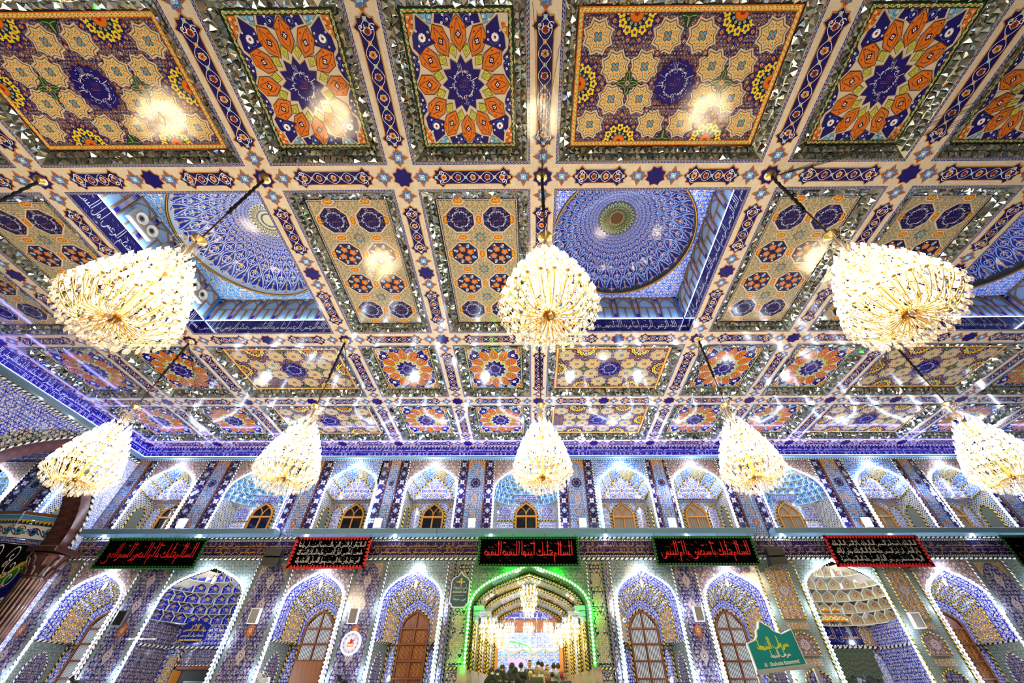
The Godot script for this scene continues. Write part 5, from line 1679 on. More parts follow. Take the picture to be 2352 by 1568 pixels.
func upper_wide(wall: Node3D, cx: float, hw: float) -> void:
	var back := 21.75
	for s in [-1, 1]:
		var x: float = cx + hw * s
		var xb: float = cx + (hw - 0.15) * s
		var g := G.new()
		if s < 0: g.quad(V(x, 7.3, ZW), V(x, 9.3, ZW), V(xb, 9.3, back), V(xb, 7.3, back), 0, 0, 1.3, 2.0)
		else: g.quad(V(xb, 7.3, back), V(xb, 9.3, back), V(x, 9.3, ZW), V(x, 7.3, ZW), 0, 0, 1.3, 2.0)
		part(wall, "niche_side", g, M.lattice)
		pane(wall, "niche_panel", P2([cx + s * 0.72, 7.3, cx + s * 0.72, 8.45, cx + s * 1.5, 8.45, cx + s * 1.5, 7.3]), back - 0.03, "vine_white", 1.0)
		rope(wall, lift(P2([cx + s * 0.7, 8.5, cx + s * 1.56, 8.5]), back - 0.05), 0.035, "rope")
		pane(wall, "niche_panel", P2([cx + s * 0.85, 8.56, cx + s * 0.85, 9.05, cx + s * 1.0, 9.2, cx + s * 1.3, 9.2, cx + s * 1.45, 9.05, cx + s * 1.45, 8.56]), back - 0.03, "vine_blue", 0.8)
	sheet(wall, "niche_back", V(cx - hw, 7.3, back), V(cx - hw, 9.7, back), V(cx + hw, 9.7, back), V(cx + hw, 7.3, back), "vine_light", 1.2)
	rope(wall, lift(arch(cx, 0.64, 7.3, 8.7, 9.48, 6), back - 0.05), 0.04, "rope")
	pane(wall, "niche_panel", P2([cx - 0.75, 9.5, cx - 0.6, 9.75, cx + 0.6, 9.75, cx + 0.75, 9.5]), back - 0.25, "vine_blue", 0.8)
	muqarnas(wall, cx, hw, 9.5, 11.03, 9.3, 1.15, 6, 13, "cell_light")

func slat_door(cx: float, z: float, kind: String, label: String) -> void:
	door_n += 1
	var d := setting("door_%d" % door_n, label, "door")
	d.position = V(cx, 0.75, z)
	var hw := 0.62
	var a := arch(0, hw, 0, 3.1, 3.76, 6)
	var g := G.new()
	g.tube(lift(a, -0.06), 0.05, 6)
	part(d, "door_frame", g, M.wood)
	g = G.new()
	g.slab(Vector3(0, 1.86, 0.06), Vector3(0.075, 3.7, 0.08), 0.01)
	part(d, "stile", g, M.wood)
	for y in [1.35, 1.93, 2.52, 3.08]:
		g = G.new()
		g.slab(Vector3(0, y, 0.07), Vector3(1.24, 0.07, 0.08), 0.01)
		part(d, "rail", g, M.wood)
	if kind == "lattice":
		g = G.new()
		g.flat(a, 0.0)
		part(d, "backing", g, M.wood)
		# pierced star screens
		for r in [[1.39, 1.9], [1.97, 2.49], [2.55, 3.05]]:
			for s in [-1, 1]:
				var sc := G.new()
				for i in 3:
					for j in 3:
						var o := Vector3(s * (0.12 + i * 0.19), r[0] + 0.09 + j * (r[1] - r[0] - 0.18) / 2.0, 0.03)
						var q := PackedVector3Array()
						for e in starpoly(6, 0.085, 0.05): q.append(o + Vector3(e.x, e.y, 0))
						q.append(q[0])
						sc.tube(q, 0.011, 3)
						sc.box(o + Vector3(0.095 * s, 0, 0), Vector3(0.012, 0.16, 0.02))
				part(d, "star_screen", sc, M.orange_wood)
	else:
		g = G.new()
		g.flat(a, 0.0)
		part(d, "dark_gap", g, M.blind_gap)
		var y0 := 1.93 if kind == "panel" else 0.1
		for s in [-1, 1]:
			for i in 8:
				var x: float = s * (0.075 + i * 0.068)
				var top := 3.76 - 0.02 - 0.66 * pow(absf(x) / hw, 1.5)
				var sg := G.new()
				sg.box(Vector3(x, (y0 + top) / 2, 0.025), Vector3(0.034, top - y0, 0.012))
				part(d, "blind_slat", sg, M.blind)
		if kind == "panel":
			g = G.new()
			g.slab(Vector3(0, 0.96, 0.1), Vector3(1.24, 1.92, 0.03), 0.006)
			part(d, "plain_board", g, M.wood_panel)

func lower_narrow(wall: Node3D, cx: float, hw: float, ya: float) -> void:
	var back := 22.0
	var ledge := 3.28
	for s in [-1, 1]:
		var x: float = cx + hw * s
		var xb: float = cx + (hw - 0.2) * s
		var g := G.new()
		if s < 0: g.quad(V(x, 0, ZW), V(x, ledge, ZW), V(xb, ledge, back), V(xb, 0, back), 0, 0, 1.2, 2.4)
		else: g.quad(V(xb, 0, back), V(xb, ledge, back), V(x, ledge, ZW), V(x, 0, ZW), 0, 0, 1.2, 2.4)
		var side := part(wall, "niche_side", g, M.vine_teal)
		var pg := G.new()
		var mid := V(cx + (hw - 0.12) * s, 1.6, 21.2)
		var pl := PackedVector3Array()
		for e in arch(0, 0.42, 0.6, 2.3, 2.95, 5): pl.append(V(cx + (hw - 0.115 - e.x * 0.13) * s, e.y, 21.2 + e.x))
		for i in pl.size() - 1: pg.tri(mid, pl[i], pl[i + 1], Vector2(mid.z, -mid.y), Vector2(pl[i].z, -pl[i].y), Vector2(pl[i + 1].z, -pl[i + 1].y))
		part(side, "side_panel", pg, M.vine_violet)
		rope(side, pl, 0.03, "rope_blue")
		# cornice ledge
		rope(wall, PackedVector3Array([V(x - 0.02 * s, ledge, ZW), V(xb, ledge, back)]), 0.05, "rope_white", "ledge_moulding")
		# narrow panels beside the door
		pane(wall, "arched_panel", arch(cx + 0.89 * s, 0.16, 0.5, 2.7, 3.1, 4), back - 0.03, "vine_blue", 0.9)
		rope(wall, lift(P2([cx + 0.7 * s, 0.4, cx + 0.7 * s, 3.3]), back - 0.04), 0.04, "rope")
		rope(wall, lift(P2([cx + 1.09 * s, 0.4, cx + 1.09 * s, 3.3]), back - 0.04), 0.04, "rope")
		rope(wall, lift(P2([cx + 0.68 * s, ledge, cx + 1.16 * s, ledge]), back - 0.06), 0.04, "rope")
	sheet(wall, "niche_back", V(cx - hw, 0, back + 0.02), V(cx - hw, 4.9, back + 0.02), V(cx + hw, 4.9, back + 0.02), V(cx + hw, 0, back + 0.02), "vine_violet", 1.2)
	# vault: front arch, middle curve, rim over the door
	var k := 7
	var c0 := PackedVector3Array()
	var c1 := PackedVector3Array()
	var c2 := PackedVector3Array()
	var c3 := PackedVector3Array()
	var a0 := arch(cx, hw, ledge, 4.62, ya, k)
	var n := a0.size()
	var a1 := arch(cx, hw - 0.16, ledge, 4.5, ya - 0.35, k)
	var a2 := arch(cx, 0.80, ledge, 4.25, 4.98, k)
	var a3 := arch(cx, 0.66, ledge, 3.9, 4.6, k)
	for i in n:
		c0.append(V(a0[i].x, a0[i].y, ZW))
		c1.append(V(a1[i].x, a1[i].y, 21.05))
		c2.append(V(a2[i].x, a2[i].y, 21.75))
		c3.append(V(a3[i].x, a3[i].y, 21.97))
	loft(wall, "vault_panel", c0, c1, ["vine_blue", "vine_blue"], 1.0, 4)
	var ms := ["vine_gold", "vine_blue", "vine_light", "vine_blue", "vine_white", "vine_light", "vine_blue", "vine_white", "vine_white", "vine_blue", "vine_light", "vine_white", "vine_blue", "vine_light", "vine_blue", "vine_gold"]
	loft(wall, "vault_panel", c1, c2, ms, 1.0, 1)
	loft(wall, "door_archivolt", c2, c3, ["vine_blue"], 0.9, 20)
	for c in [c1, c2]: rope(wall, c, 0.035, "rope")
	rope(wall, c3, 0.045, "rope")
	for i in range(1, n - 1):
		var j := i + (1 if i < n / 2 else -1)
		if i == n / 2: continue
		rope(wall, PackedVector3Array([c1[i], c2[j]]), 0.026, "rope")
		if i % 2: rope(wall, PackedVector3Array([c1[j], c2[i]]), 0.026, "rope")
	for s in [-1, 1]:   # zigzag band under the crown
		var z := PackedVector3Array()
		for i in 6: z.append(V(cx + s * (0.08 + i * 0.12), ya - 0.52 - 0.09 * i + (0.07 if i % 2 else 0.0), 20.9 - 0.03 * i))
		rope(wall, z, 0.028, "rope_blue")

func lantern(cx: float, y: float, label: String) -> void:
	var l := thing("pendant_lantern", label, "lantern", V(cx, y, 20.72), "small white lanterns under the lower arches")
	var g := G.new()
	g.tube(PackedVector3Array([Vector3(0, 0.28, 0), Vector3(0, -0.02, 0)]), 0.008, 4)
	part(l, "hanger", g, M.gold)
	g = G.new()
	g.lathe(P2([0.02, -0.04, 0.05, -0.03, 0.06, 0.0, 0.02, 0.02]), 8)
	part(l, "cap", g, M.gold)
	g = G.new()
	g.lathe(P2([0.01, -0.33, 0.045, -0.3, 0.055, -0.18, 0.045, -0.04]), 8)
	part(l, "lit_glass", g, M.bulb_soft)
	g = G.new()
	g.lathe(P2([0.004, -0.4, 0.02, -0.36, 0.045, -0.32, 0.04, -0.3]), 8)
	part(l, "finial", g, M.gold)
	omni(l, Vector3(0, -0.18, 0.1), Color(1.0, 0.94, 0.85), 0.25, 0.05)

func pilaster_upper(wall: Node3D, p: Array) -> void:
	var y0 := 7.3
	var y1 := 11.36
	var zf := ZW - 0.03
	for s in [[p[0], p[1]], [p[2], p[3]]]:
		if s[1] - s[0] < 0.05: continue
		var g := G.new()
		g.quad(V(s[0], y0, ZW), V(s[0], y1, ZW), V(s[1], y1, ZW), V(s[1], y0, ZW), 0, 0, 1, (y1 - y0) / 1.0)
		part(wall, "quatrefoil_strip", g, M.quatrefoil)
	var w: float = p[2] - p[1]
	var g := G.new()
	g.x = at((p[1] + p[2]) / 2, (y0 + y1) / 2, zf)
	g.slab(Vector3(0, 0, 0), Vector3(w, y1 - y0, 0.06), 0.012)
	var pl := part(wall, "pilaster", g, M.rope_brown_flat)
	var cx: float = (p[1] + p[2]) / 2
	var hw := w / 2 - 0.05
	pane(pl, "gold_head", P2([cx - hw, 10.5, cx - hw, 11.32, cx + hw, 11.32, cx + hw, 10.5]), zf - 0.034, "vine_orange", 0.9)
	pane(pl, "blue_panel", PackedVector2Array([Vector2(cx - hw, y0)]) + smooth(P2([cx - hw, 10.55, cx - hw * 0.9, 10.8, cx - hw * 0.6, 10.95, cx - hw * 0.5, 11.08, cx, 11.24, cx + hw * 0.5, 11.08, cx + hw * 0.6, 10.95, cx + hw * 0.9, 10.8, cx + hw, 10.55]), 2) + PackedVector2Array([Vector2(cx + hw, y0)]), zf - 0.04, "vine_sky", 0.95)
	var r := minf(hw * 0.62, 0.3)
	for e in [["round_medallion_tile", 10.03, 1.0, "oct_text"], ["lozenge_tile", 9.15, 1.3, "lozenge_pale"], ["lozenge_tile", 10.62, 0.8, "lozenge_pale"], ["lozenge_tile", 8.45, 0.85, "lozenge_pale"], ["vase_tile", 7.95, 1.0, "lozenge_rust"]]:
		var q := ngon(8, r, PI / 8) if e[3] == "oct_text" else smooth(P2([0, 1.25, 0.35, 0.6, 0.62, 0.35, 0.62, -0.35, 0.35, -0.6, 0, -1.25, -0.35, -0.6, -0.62, -0.35, -0.62, 0.35, -0.35, 0.6, 0, 1.25]), 2)
		if e[3] != "oct_text": q = moved(q.slice(0, q.size() - 1), Vector2.ZERO, Vector2.ONE * r * e[2] * 0.8)
		pane(pl, e[0], moved(q, Vector2(cx, e[1])), zf - 0.046, e[3])
	for x in [p[0], p[3]]: rope(wall, lift(PackedVector2Array([Vector2(x, y0), Vector2(x, y1)]), ZW - 0.02), 0.035, "rope_white")

func pilaster_lower(wall: Node3D, x0: float, x1: float, style: String) -> void:
	var y1 := 6.3
	var g := G.new()
	g.quad(V(x0, 0, ZW), V(x0, y1, ZW), V(x1, y1, ZW), V(x1, 0, ZW), 0, 0, (x1 - x0) / 0.8, y1 / 0.8)
	var pl := part(wall, "wall_strip", g, M.vine_teal)
	var e := 0.2 if x1 - x0 > 1.2 else 0.1
	if style == "gold": e = 0.42
	var hw := (x1 - x0) / 2 - e
	var cx := (x0 + x1) / 2
	var z := ZW - 0.03
	if style == "violet":
		pane(pl, "vine_panel", P2([cx - hw, 0, cx - hw, y1 - 0.12, cx + hw, y1 - 0.12, cx + hw, 0]), z, "vine_violet", 1.1)
		for s in [-1, 1]:
			pane(pl, "gold_corner", P2([cx + s * hw, y1 - 0.12, cx + s * 0.05, y1 - 0.12, cx + s * hw * 0.55, y1 - 0.3, cx + s * hw * 0.8, y1 - 0.62, cx + s * hw, y1 - 0.72]), z - 0.008, "vine_gold", 0.7)
		for y in [5.45, 4.5, 3.6, 2.75]:
			var q := moved(smooth(P2([0, 1.2, 0.3, 0.62, 0.62, 0.3, 0.62, -0.3, 0.3, -0.62, 0, -1.2, -0.3, -0.62, -0.62, -0.3, -0.62, 0.3, -0.3, 0.62, 0, 1.2]), 2), Vector2(cx, y), Vector2.ONE * minf(0.27, hw * 0.62))
			pane(pl, "lozenge_tile", q.slice(0, q.size() - 1), z - 0.01, "lozenge_pale" if y != 3.6 else "lozenge_rust")
	elif style == "gold":
		for b in [[4.0, 6.1, "vine_gold"], [2.75, 3.5, "vine_mauve"], [0.2, 2.3, "vine_violet"]]:
			pane(pl, "vine_panel", arch(cx, hw, b[0], b[1] - 0.3, b[1], 4) if b[1] - b[0] > 1.0 else P2([cx - hw, b[0], cx - hw, b[1], cx + hw, b[1], cx + hw, b[0]]), z, b[2], 0.9)
			rope(pl, lift(arch(cx, hw + 0.04, b[0], b[1] - 0.3, b[1] + 0.05, 4), z), 0.03, "rope")
			pane(pl, "lozenge_tile", moved(ngon(8, 0.2), Vector2(cx, (b[0] + b[1]) / 2)), z - 0.01, "lozenge_pale")
		for y in [3.75, 2.55]: pane(pl, "gold_strip", P2([cx - hw, y - 0.12, cx - hw, y + 0.12, cx + hw, y + 0.12, cx + hw, y - 0.12]), z, "vine_gold", 0.6)
	else:
		pane(pl, "vine_panel", P2([cx - hw, 2.42, cx - hw, y1 - 0.1, cx + hw, y1 - 0.1, cx + hw, 2.42]), z, "vine_navy", 1.0)
		pane(pl, "vine_panel", P2([cx - hw, 0.3, cx - hw, 2.28, cx + hw, 2.28, cx + hw, 0.3]), z, "vine_navy", 0.8)
		rope(pl, lift(P2([x0, 2.35, x1, 2.35]), z), 0.035, "rope")
		for y in [5.5, 4.7, 3.9]:
			pane(pl, "lozenge_tile", moved(starpoly(8, 1.0, 0.78), Vector2(cx, y), Vector2(0.24, 0.3)), z - 0.01, "vine_cream", 0.5)
		var vs := smooth(P2([0, 0.62, 0.1, 0.5, 0.08, 0.36, 0.26, 0.15, 0.28, -0.1, 0.14, -0.34, 0.12, -0.42, 0.26, -0.5, 0.3, -0.62]), 3)
		var vz := PackedVector2Array()
		for q in vs: vz.append(q + Vector2(cx, 3.15))
		for i in range(vs.size() - 1, -1, -1): vz.append(Vector2(cx - vs[i].x, vs[i].y + 3.15))
		pane(pl, "vase_tile", vz, z - 0.012, "vine_cream", 0.6)
	for x in [x0, x1]: rope(wall, lift(PackedVector2Array([Vector2(x, 0), Vector2(x, y1)]), ZW - 0.02), 0.035, "rope_blue" if style != "gold" else "rope")

func lower_wide(wall: Node3D, cx: float, hw: float, ya: float, beige: bool) -> void:
	var back := 22.3
	for s in [-1, 1]:
		var x: float = cx + hw * s
		var g := G.new()
		if s < 0: g.quad(V(x, 0, ZW), V(x, 4.0, ZW), V(x + 0.2, 4.0, back), V(x + 0.2, 0, back), 0, 0, 1.5, 3)
		else: g.quad(V(x - 0.2, 0, back), V(x - 0.2, 4.0, back), V(x, 4.0, ZW), V(x, 0, ZW), 0, 0, 1.5, 3)
		part(wall, "niche_side", g, M.vine_violet if not beige else M.vine_blue)
		rope(wall, PackedVector3Array([V(x - 0.02 * s, 3.15, ZW), V(x - 0.2 * s, 3.15, back)]), 0.05, "rope_white", "ledge_moulding")
		rope(wall, lift(P2([cx + s * 0.95, 0.5, cx + s * 0.95, 3.15]), back - 0.04), 0.045, "rope")
		pane(wall, "arched_panel", arch(cx + s * 1.25, 0.22, 0.4, 2.6, 3.0, 4), back - 0.03, "vine_gold" if not beige else "vine_light", 0.9)
		pane(wall, "arched_panel", arch(cx + s * 1.28, 0.26, 3.25, 3.8, 4.05, 4), back - 0.03, "vine_gold" if beige else "vine_violet", 0.9)
	sheet(wall, "niche_back", V(cx - hw, 0, back + 0.02), V(cx - hw, 4.3, back + 0.02), V(cx + hw, 4.3, back + 0.02), V(cx + hw, 0, back + 0.02), "vine_blue" if not beige else "vine_violet", 1.2)
	rope(wall, lift(P2([cx - hw + 0.2, 3.18, cx + hw - 0.2, 3.18]), back - 0.05), 0.05, "rope_white")
	muqarnas(wall, cx, hw, 4.75 if not beige else 5.0, ya, 4.0 if not beige else 3.95, 1.55, 5, 11, "cell_beige" if beige else "cell_blue")
	if beige:
		pane(wall, "lettered_panel", P2([cx - 0.95, 3.28, cx - 0.95, 3.98, cx + 0.95, 3.98, cx + 0.95, 3.28]), back - 0.05, "panel_text")
		rope(wall, lift(P2([cx - 0.98, 3.25, cx - 0.98, 4.02, cx + 0.98, 4.02, cx + 0.98, 3.25, cx - 0.98, 3.25]), back - 0.05), 0.03, "rope_blue")
		for b in [[4.1, 4.4], [4.48, 4.8]]: pane(wall, "band_panel", P2([cx - 0.9, b[0], cx - 0.85, b[1], cx + 0.85, b[1], cx + 0.9, b[0]]), 22.1, "border_orange")
	else:
		pane(wall, "lintel_panel", P2([cx - 0.9, 2.62, cx - 0.9, 3.08, cx + 0.9, 3.08, cx + 0.9, 2.62]), back - 0.04, "vine_violet", 0.7)
		rope(wall, lift(P2([cx - 0.92, 2.55, cx + 0.92, 2.55]), back - 0.05), 0.035, "rope_white")

func build_wall() -> void:
	glaze("lozenge_pale", ngon(8, 0.3), 420, Color(0.5, 0.4, 0.42), Color(0.70, 0.66, 0.68), 0.02, func(c, px, k):
		for i in 10: c.line(spiral(px.call(Vector2.from_angle(i * 0.63) * 0.15), 0.07 * k, i, 1.2, 1.0), 4, Color(0.36, 0.30, 0.45))
		c.flower(px.call(Vector2.ZERO), 0.1 * k, Color(0.5, 0.3, 0.3), WHITE, 6, Color(0.9, 0.88, 0.86)))
	glaze("lozenge_rust", ngon(8, 0.3), 420, Color(0.3, 0.15, 0.1), Color(0.64, 0.32, 0.20), 0.02, func(c, px, k):
		for i in 8: c.line(spiral(px.call(Vector2.from_angle(i * 0.785) * 0.14), 0.07 * k, i, 1.2, -1.0), 4, Color(0.88, 0.76, 0.55))
		c.flower(px.call(Vector2.ZERO), 0.09 * k, Color(0.9, 0.8, 0.5), RED, 6, NAVY))
	mat("vine_orange", Color.WHITE, 0.12, 0.0, arabesque(256, 256, 40, [Color(0.66, 0.38, 0.14), Color(0.82, 0.62, 0.34), Color(0.5, 0.26, 0.1), Color(0.8, 0.6, 0.3), Color(0.85, 0.7, 0.5), RED, Color(0.8, 0.6, 0.4)], 70.0))
	mat("rope_brown_flat", Color(0.34, 0.20, 0.14), 0.25)
	glow("bulb_soft", Color(1.0, 0.95, 0.86), 5.0)
	var wall := setting("wall_back", "end wall of glazed tiles with two storeys of pointed niches", "wall")
	# cores behind the niches
	var g := G.new()
	g.box(V(0, 6.2, 23.2), Vector3(0.1, 0.1, 0.1))
	for s in [[-32.0, -2.9], [2.7, 32.0]]: g.box(V((s[0] + s[1]) / 2, 3.6, 23.0), Vector3(s[1] - s[0], 7.4, 0.6))
	g.box(V(0, 9.9, 22.5), Vector3(64, 5.2, 0.6))
	part(wall, "wall_core", g, M.plaster)
	for p in PILS: pilaster_upper(wall, p)
	for i in UPPER.size():
		var u: Array = UPPER[i]
		var wide: bool = u[1] > 1.5
		var a := arch(u[0], u[1], 7.3, 9.75 if not wide else 9.5, 11.03, 8)
		var x0 := -33.0
		var x1 := 33.0
		for p in PILS:
			if p[3] <= u[0] and p[3] > x0: x0 = p[3]
			if p[0] >= u[0] and p[0] < x1: x1 = p[0]
		if i == 0: x0 = -32.0
		if i == UPPER.size() - 1: x1 = 29.2
		if u[0] == -24.1: x0 = -25.9; 
		spandrels(wall, minf(x0, u[0] - u[1] - 0.02), maxf(x1, u[0] + u[1] + 0.02), 7.3, 11.36, a, "vine_sky" if i % 3 == 1 else "vine_mauve", 1.1)
		if wide: upper_wide(wall, u[0], u[1])
		else: upper_narrow(wall, u[0])
		var where: String = {-30.0: "over the wide niche beyond the marble column", -24.1: "over the niche seen through the marble arch", -19.76: "next to the marble arch", -14.69: "over the wide niche above the left green-bordered banner", -9.72: "above the red-bordered banner near the clock", -5.37: "between the red-bordered banner and the gateway", -0.3: "directly above the gateway", 4.98: "just right of the gateway", 8.93: "above the banner right of the gateway", 13.9: "over the wide niche near the other red-bordered banner", 18.84: "above the far red-bordered banner", 22.79: "past the far red-bordered banner", 27.5: "at the far right end"}[u[0]]
		led_arch(a.slice(0), "white rope light round the upper arch " + where, false, 0.16, 0.055)
		golden_window(u[0], 21.8 if not wide else 21.7, "golden arched window in the upper niche " + where, u[0] < 3.0)
	# lower storey
	for i in LOWER.size():
		var u: Array = LOWER[i]
		var gate: bool = u[1] > 2.0
		var wide: bool = u[1] > 1.5 and not gate
		var ys := 4.62 if not wide else (4.75 if u[0] < 0 else 5.0)
		if gate: ys = 4.35
		var a := arch(u[0], u[1], 0.0 if not gate else 2.4, ys, u[2], 8)
		if not gate: spandrels(wall, u[0] - u[1] - 0.12, u[0] + u[1] + 0.12, 0, 6.3, a, "vine_mauve" if i % 2 else "vine_teal", 1.3)
		else: spandrels(wall, u[0] - u[1] - 0.02, u[0] + u[1] + 0.02, 2.4, 6.3, a, "vine_teal", 1.3)
		if i < LOWER.size() - 1:
			var n: Array = LOWER[i + 1]
			var style := "violet"
			if i == 7 or i == 8: style = "gold"
			if i in [4, 5]: style = "split"
			var p0: float = u[0] + u[1] + (0.12 if not gate else 0.02)
			var p1: float = n[0] - n[1] - (0.12 if n[1] < 2.0 else 0.02)
			if style == "split":   # dark gold panel by the gate, violet strip beyond
				if i == 4: 
					pilaster_lower(wall, p0, p0 + 0.34, "violet"); pilaster_lower(wall, p0 + 0.34, p1, "navy")
				else:
					pilaster_lower(wall, p0, p1 - 0.34, "navy"); pilaster_lower(wall, p1 - 0.34, p1, "violet")
			else: pilaster_lower(wall, p0, p1, style)
		var where: String = {-24.2: "seen past the marble column", -19.86: "beside the marble column", -14.9: "over the wide blue muqarnas niche", -9.79: "over the slatted door with a plain board", -5.37: "over the brown lattice door left of the gateway", -0.11: "of the gateway", 5.1: "over the slatted door right of the gateway", 9.05: "over the slatted door behind the teal sign", 14.1: "over the beige muqarnas niche with the green curtain", 19.07: "over the lattice door past the beige niche", 23.6: "at the far right edge"}[u[0]]
		led_arch(a.slice(0), ("green" if gate else "white") + " rope light round the lower arch " + where, gate)
		if not gate:
			lantern(u[0] - 0.02, u[2] - 0.32, "white lantern under the lower arch " + where)
			if wide: lower_wide(wall, u[0], u[1], u[2], u[0] > 0)
			else:
				lower_narrow(wall, u[0], u[1], u[2])
				slat_door(u[0], 21.97, {-9.79: "panel", -5.37: "lattice", 19.07: "lattice"}.get(u[0], "slat"), "pointed wooden door " + {-24.2: "with blinds seen past the marble column", -19.86: "with blinds beside the marble column", -9.79: "with blinds above a plain board", -5.37: "with pierced star screens left of the gateway", 5.1: "with white blinds just right of the gateway", 9.05: "with white blinds behind the teal sign", 19.07: "with pierced star screens past the beige niche", 23.6: "with blinds at the far right edge"}[u[0]])
	# friezes and ledges
	var fz := setting("trim_1", "violet-lit lettered frieze running below the ceiling", "frieze")
	var seg := 8
	for i in seg:
		var x0 := -22.2 + i * 6.8
		g = G.new()
		g.quad(V(x0, 11.46, ZW - 0.02), V(x0, 12.2, ZW - 0.1), V(x0 + 6.8, 12.2, ZW - 0.1), V(x0 + 6.8, 11.46, ZW - 0.02))
		part(fz, "lettered_tile_band", g, M.frieze_violet)
		area(fz, Transform3D(Basis(Vector3.RIGHT, PI * 0.42), V(x0 + 3.4, 11.47, ZW - 0.36)), Vector2(6.6, 0.06), Color(0.50, 0.46, 1.0), COVE_E)
	for e in [[11.43, 0.045, "rope_white"], [11.36, 0.03, "rope_blue"], [12.17, 0.04, "rope_blue"]]:
		rope(fz, PackedVector3Array([V(-22.2, e[0], ZW - 0.1), V(32, e[0], ZW - 0.1)]), e[1], e[2])
	g = G.new()
	g.box(V(4.9, 11.42, ZW - 0.2), Vector3(54.2, 0.06, 0.36))
	part(fz, "cornice_ledge", g, M.ledge_blue)
	g = G.new()
	g.box(V(4.9, 11.465, ZW - 0.33), Vector3(54.2, 0.03, 0.05))
	part(fz, "cove_tube", g, M.cove_tube)
	var gf := setting("trim_2", "dark blue frieze with gold lettering between the storeys", "frieze")
	for i in seg:
		var x0 := -22.2 + i * 6.8
		g = G.new()
		g.quad(V(x0, 6.5, ZW - 0.06), V(x0, 7.1, ZW - 0.06), V(x0 + 6.8, 7.1, ZW - 0.06), V(x0 + 6.8, 6.5, ZW - 0.06))
		part(gf, "lettered_tile_band", g, M.frieze_gold)
	g = G.new()
	g.quad(V(-32, 6.3, ZW - 0.05), V(-32, 7.36, ZW - 0.05), V(32, 7.36, ZW - 0.05), V(32, 6.3, ZW - 0.05), 0, 0, 64, 1)
	part(gf, "border_band", g, M.vine_teal)
	for e in [[6.34, 0.05, "rope_white"], [6.46, 0.025, "rope_blue"], [7.14, 0.025, "rope_blue"], [7.26, 0.05, "rope_white"]]:
		rope(gf, PackedVector3Array([V(-22.2, e[0], ZW - 0.08), V(32, e[0], ZW - 0.08)]), e[1], e[2])
	var ld := setting("trim_3", "pale blue metal ledge below the upper niches", "ledge")
	for s in [[-22.0, -12.5], [-11.65, -4.6], [-4.6, 3.6], [3.6, 10.8], [11.7, 24.0], [24.0, 32.0]]:
		g = G.new()
		g.slab(V((s[0] + s[1]) / 2, 7.42, ZW - 0.32), Vector3(s[1] - s[0] - 0.02, 0.26, 0.62), 0.02)
		part(ld, "ledge_box", g, M.ledge_blue)
	for f in [[-17.5, "before the wide niche next to the marble arch"], [-7.68, "nearest the red-bordered banner beside the clock"], [-2.98, "left of the niche above the gateway"], [2.55, "right of the niche above the gateway"], [6.98, "above the banner beside the slatted doors"], [16.6, "above the far red-bordered banner"]]:
		var fl := thing("flood_lamp", "small white floodlight glowing on the ledge " + f[1], "floodlight", V(f[0], 7.55, ZW - 0.35), "floodlights on the ledge")
		g = G.new()
		g.slab(Vector3(0, 0.32, 0.0), Vector3(0.36, 0.46, 0.1), 0.02)
		part(fl, "housing", g, M.white_plastic)
		g = G.new()
		g.slab(Vector3(0, 0.32, 0.07), Vector3(0.31, 0.4, 0.04), 0.01)
		part(fl, "lit_face", g, M.flood_face)
		g = G.new()
		g.box(Vector3(0, 0.05, 0), Vector3(0.1, 0.1, 0.06))
		part(fl, "bracket", g, M.dark_grey)
		area(fl, Transform3D(Basis(Vector3.RIGHT, -0.7), Vector3(0, 0.36, 0.14)) * Transform3D(Basis(Vector3.UP, PI), Vector3.ZERO), Vector2(0.31, 0.4), Color(0.90, 0.95, 1.0), FLOOD_E)

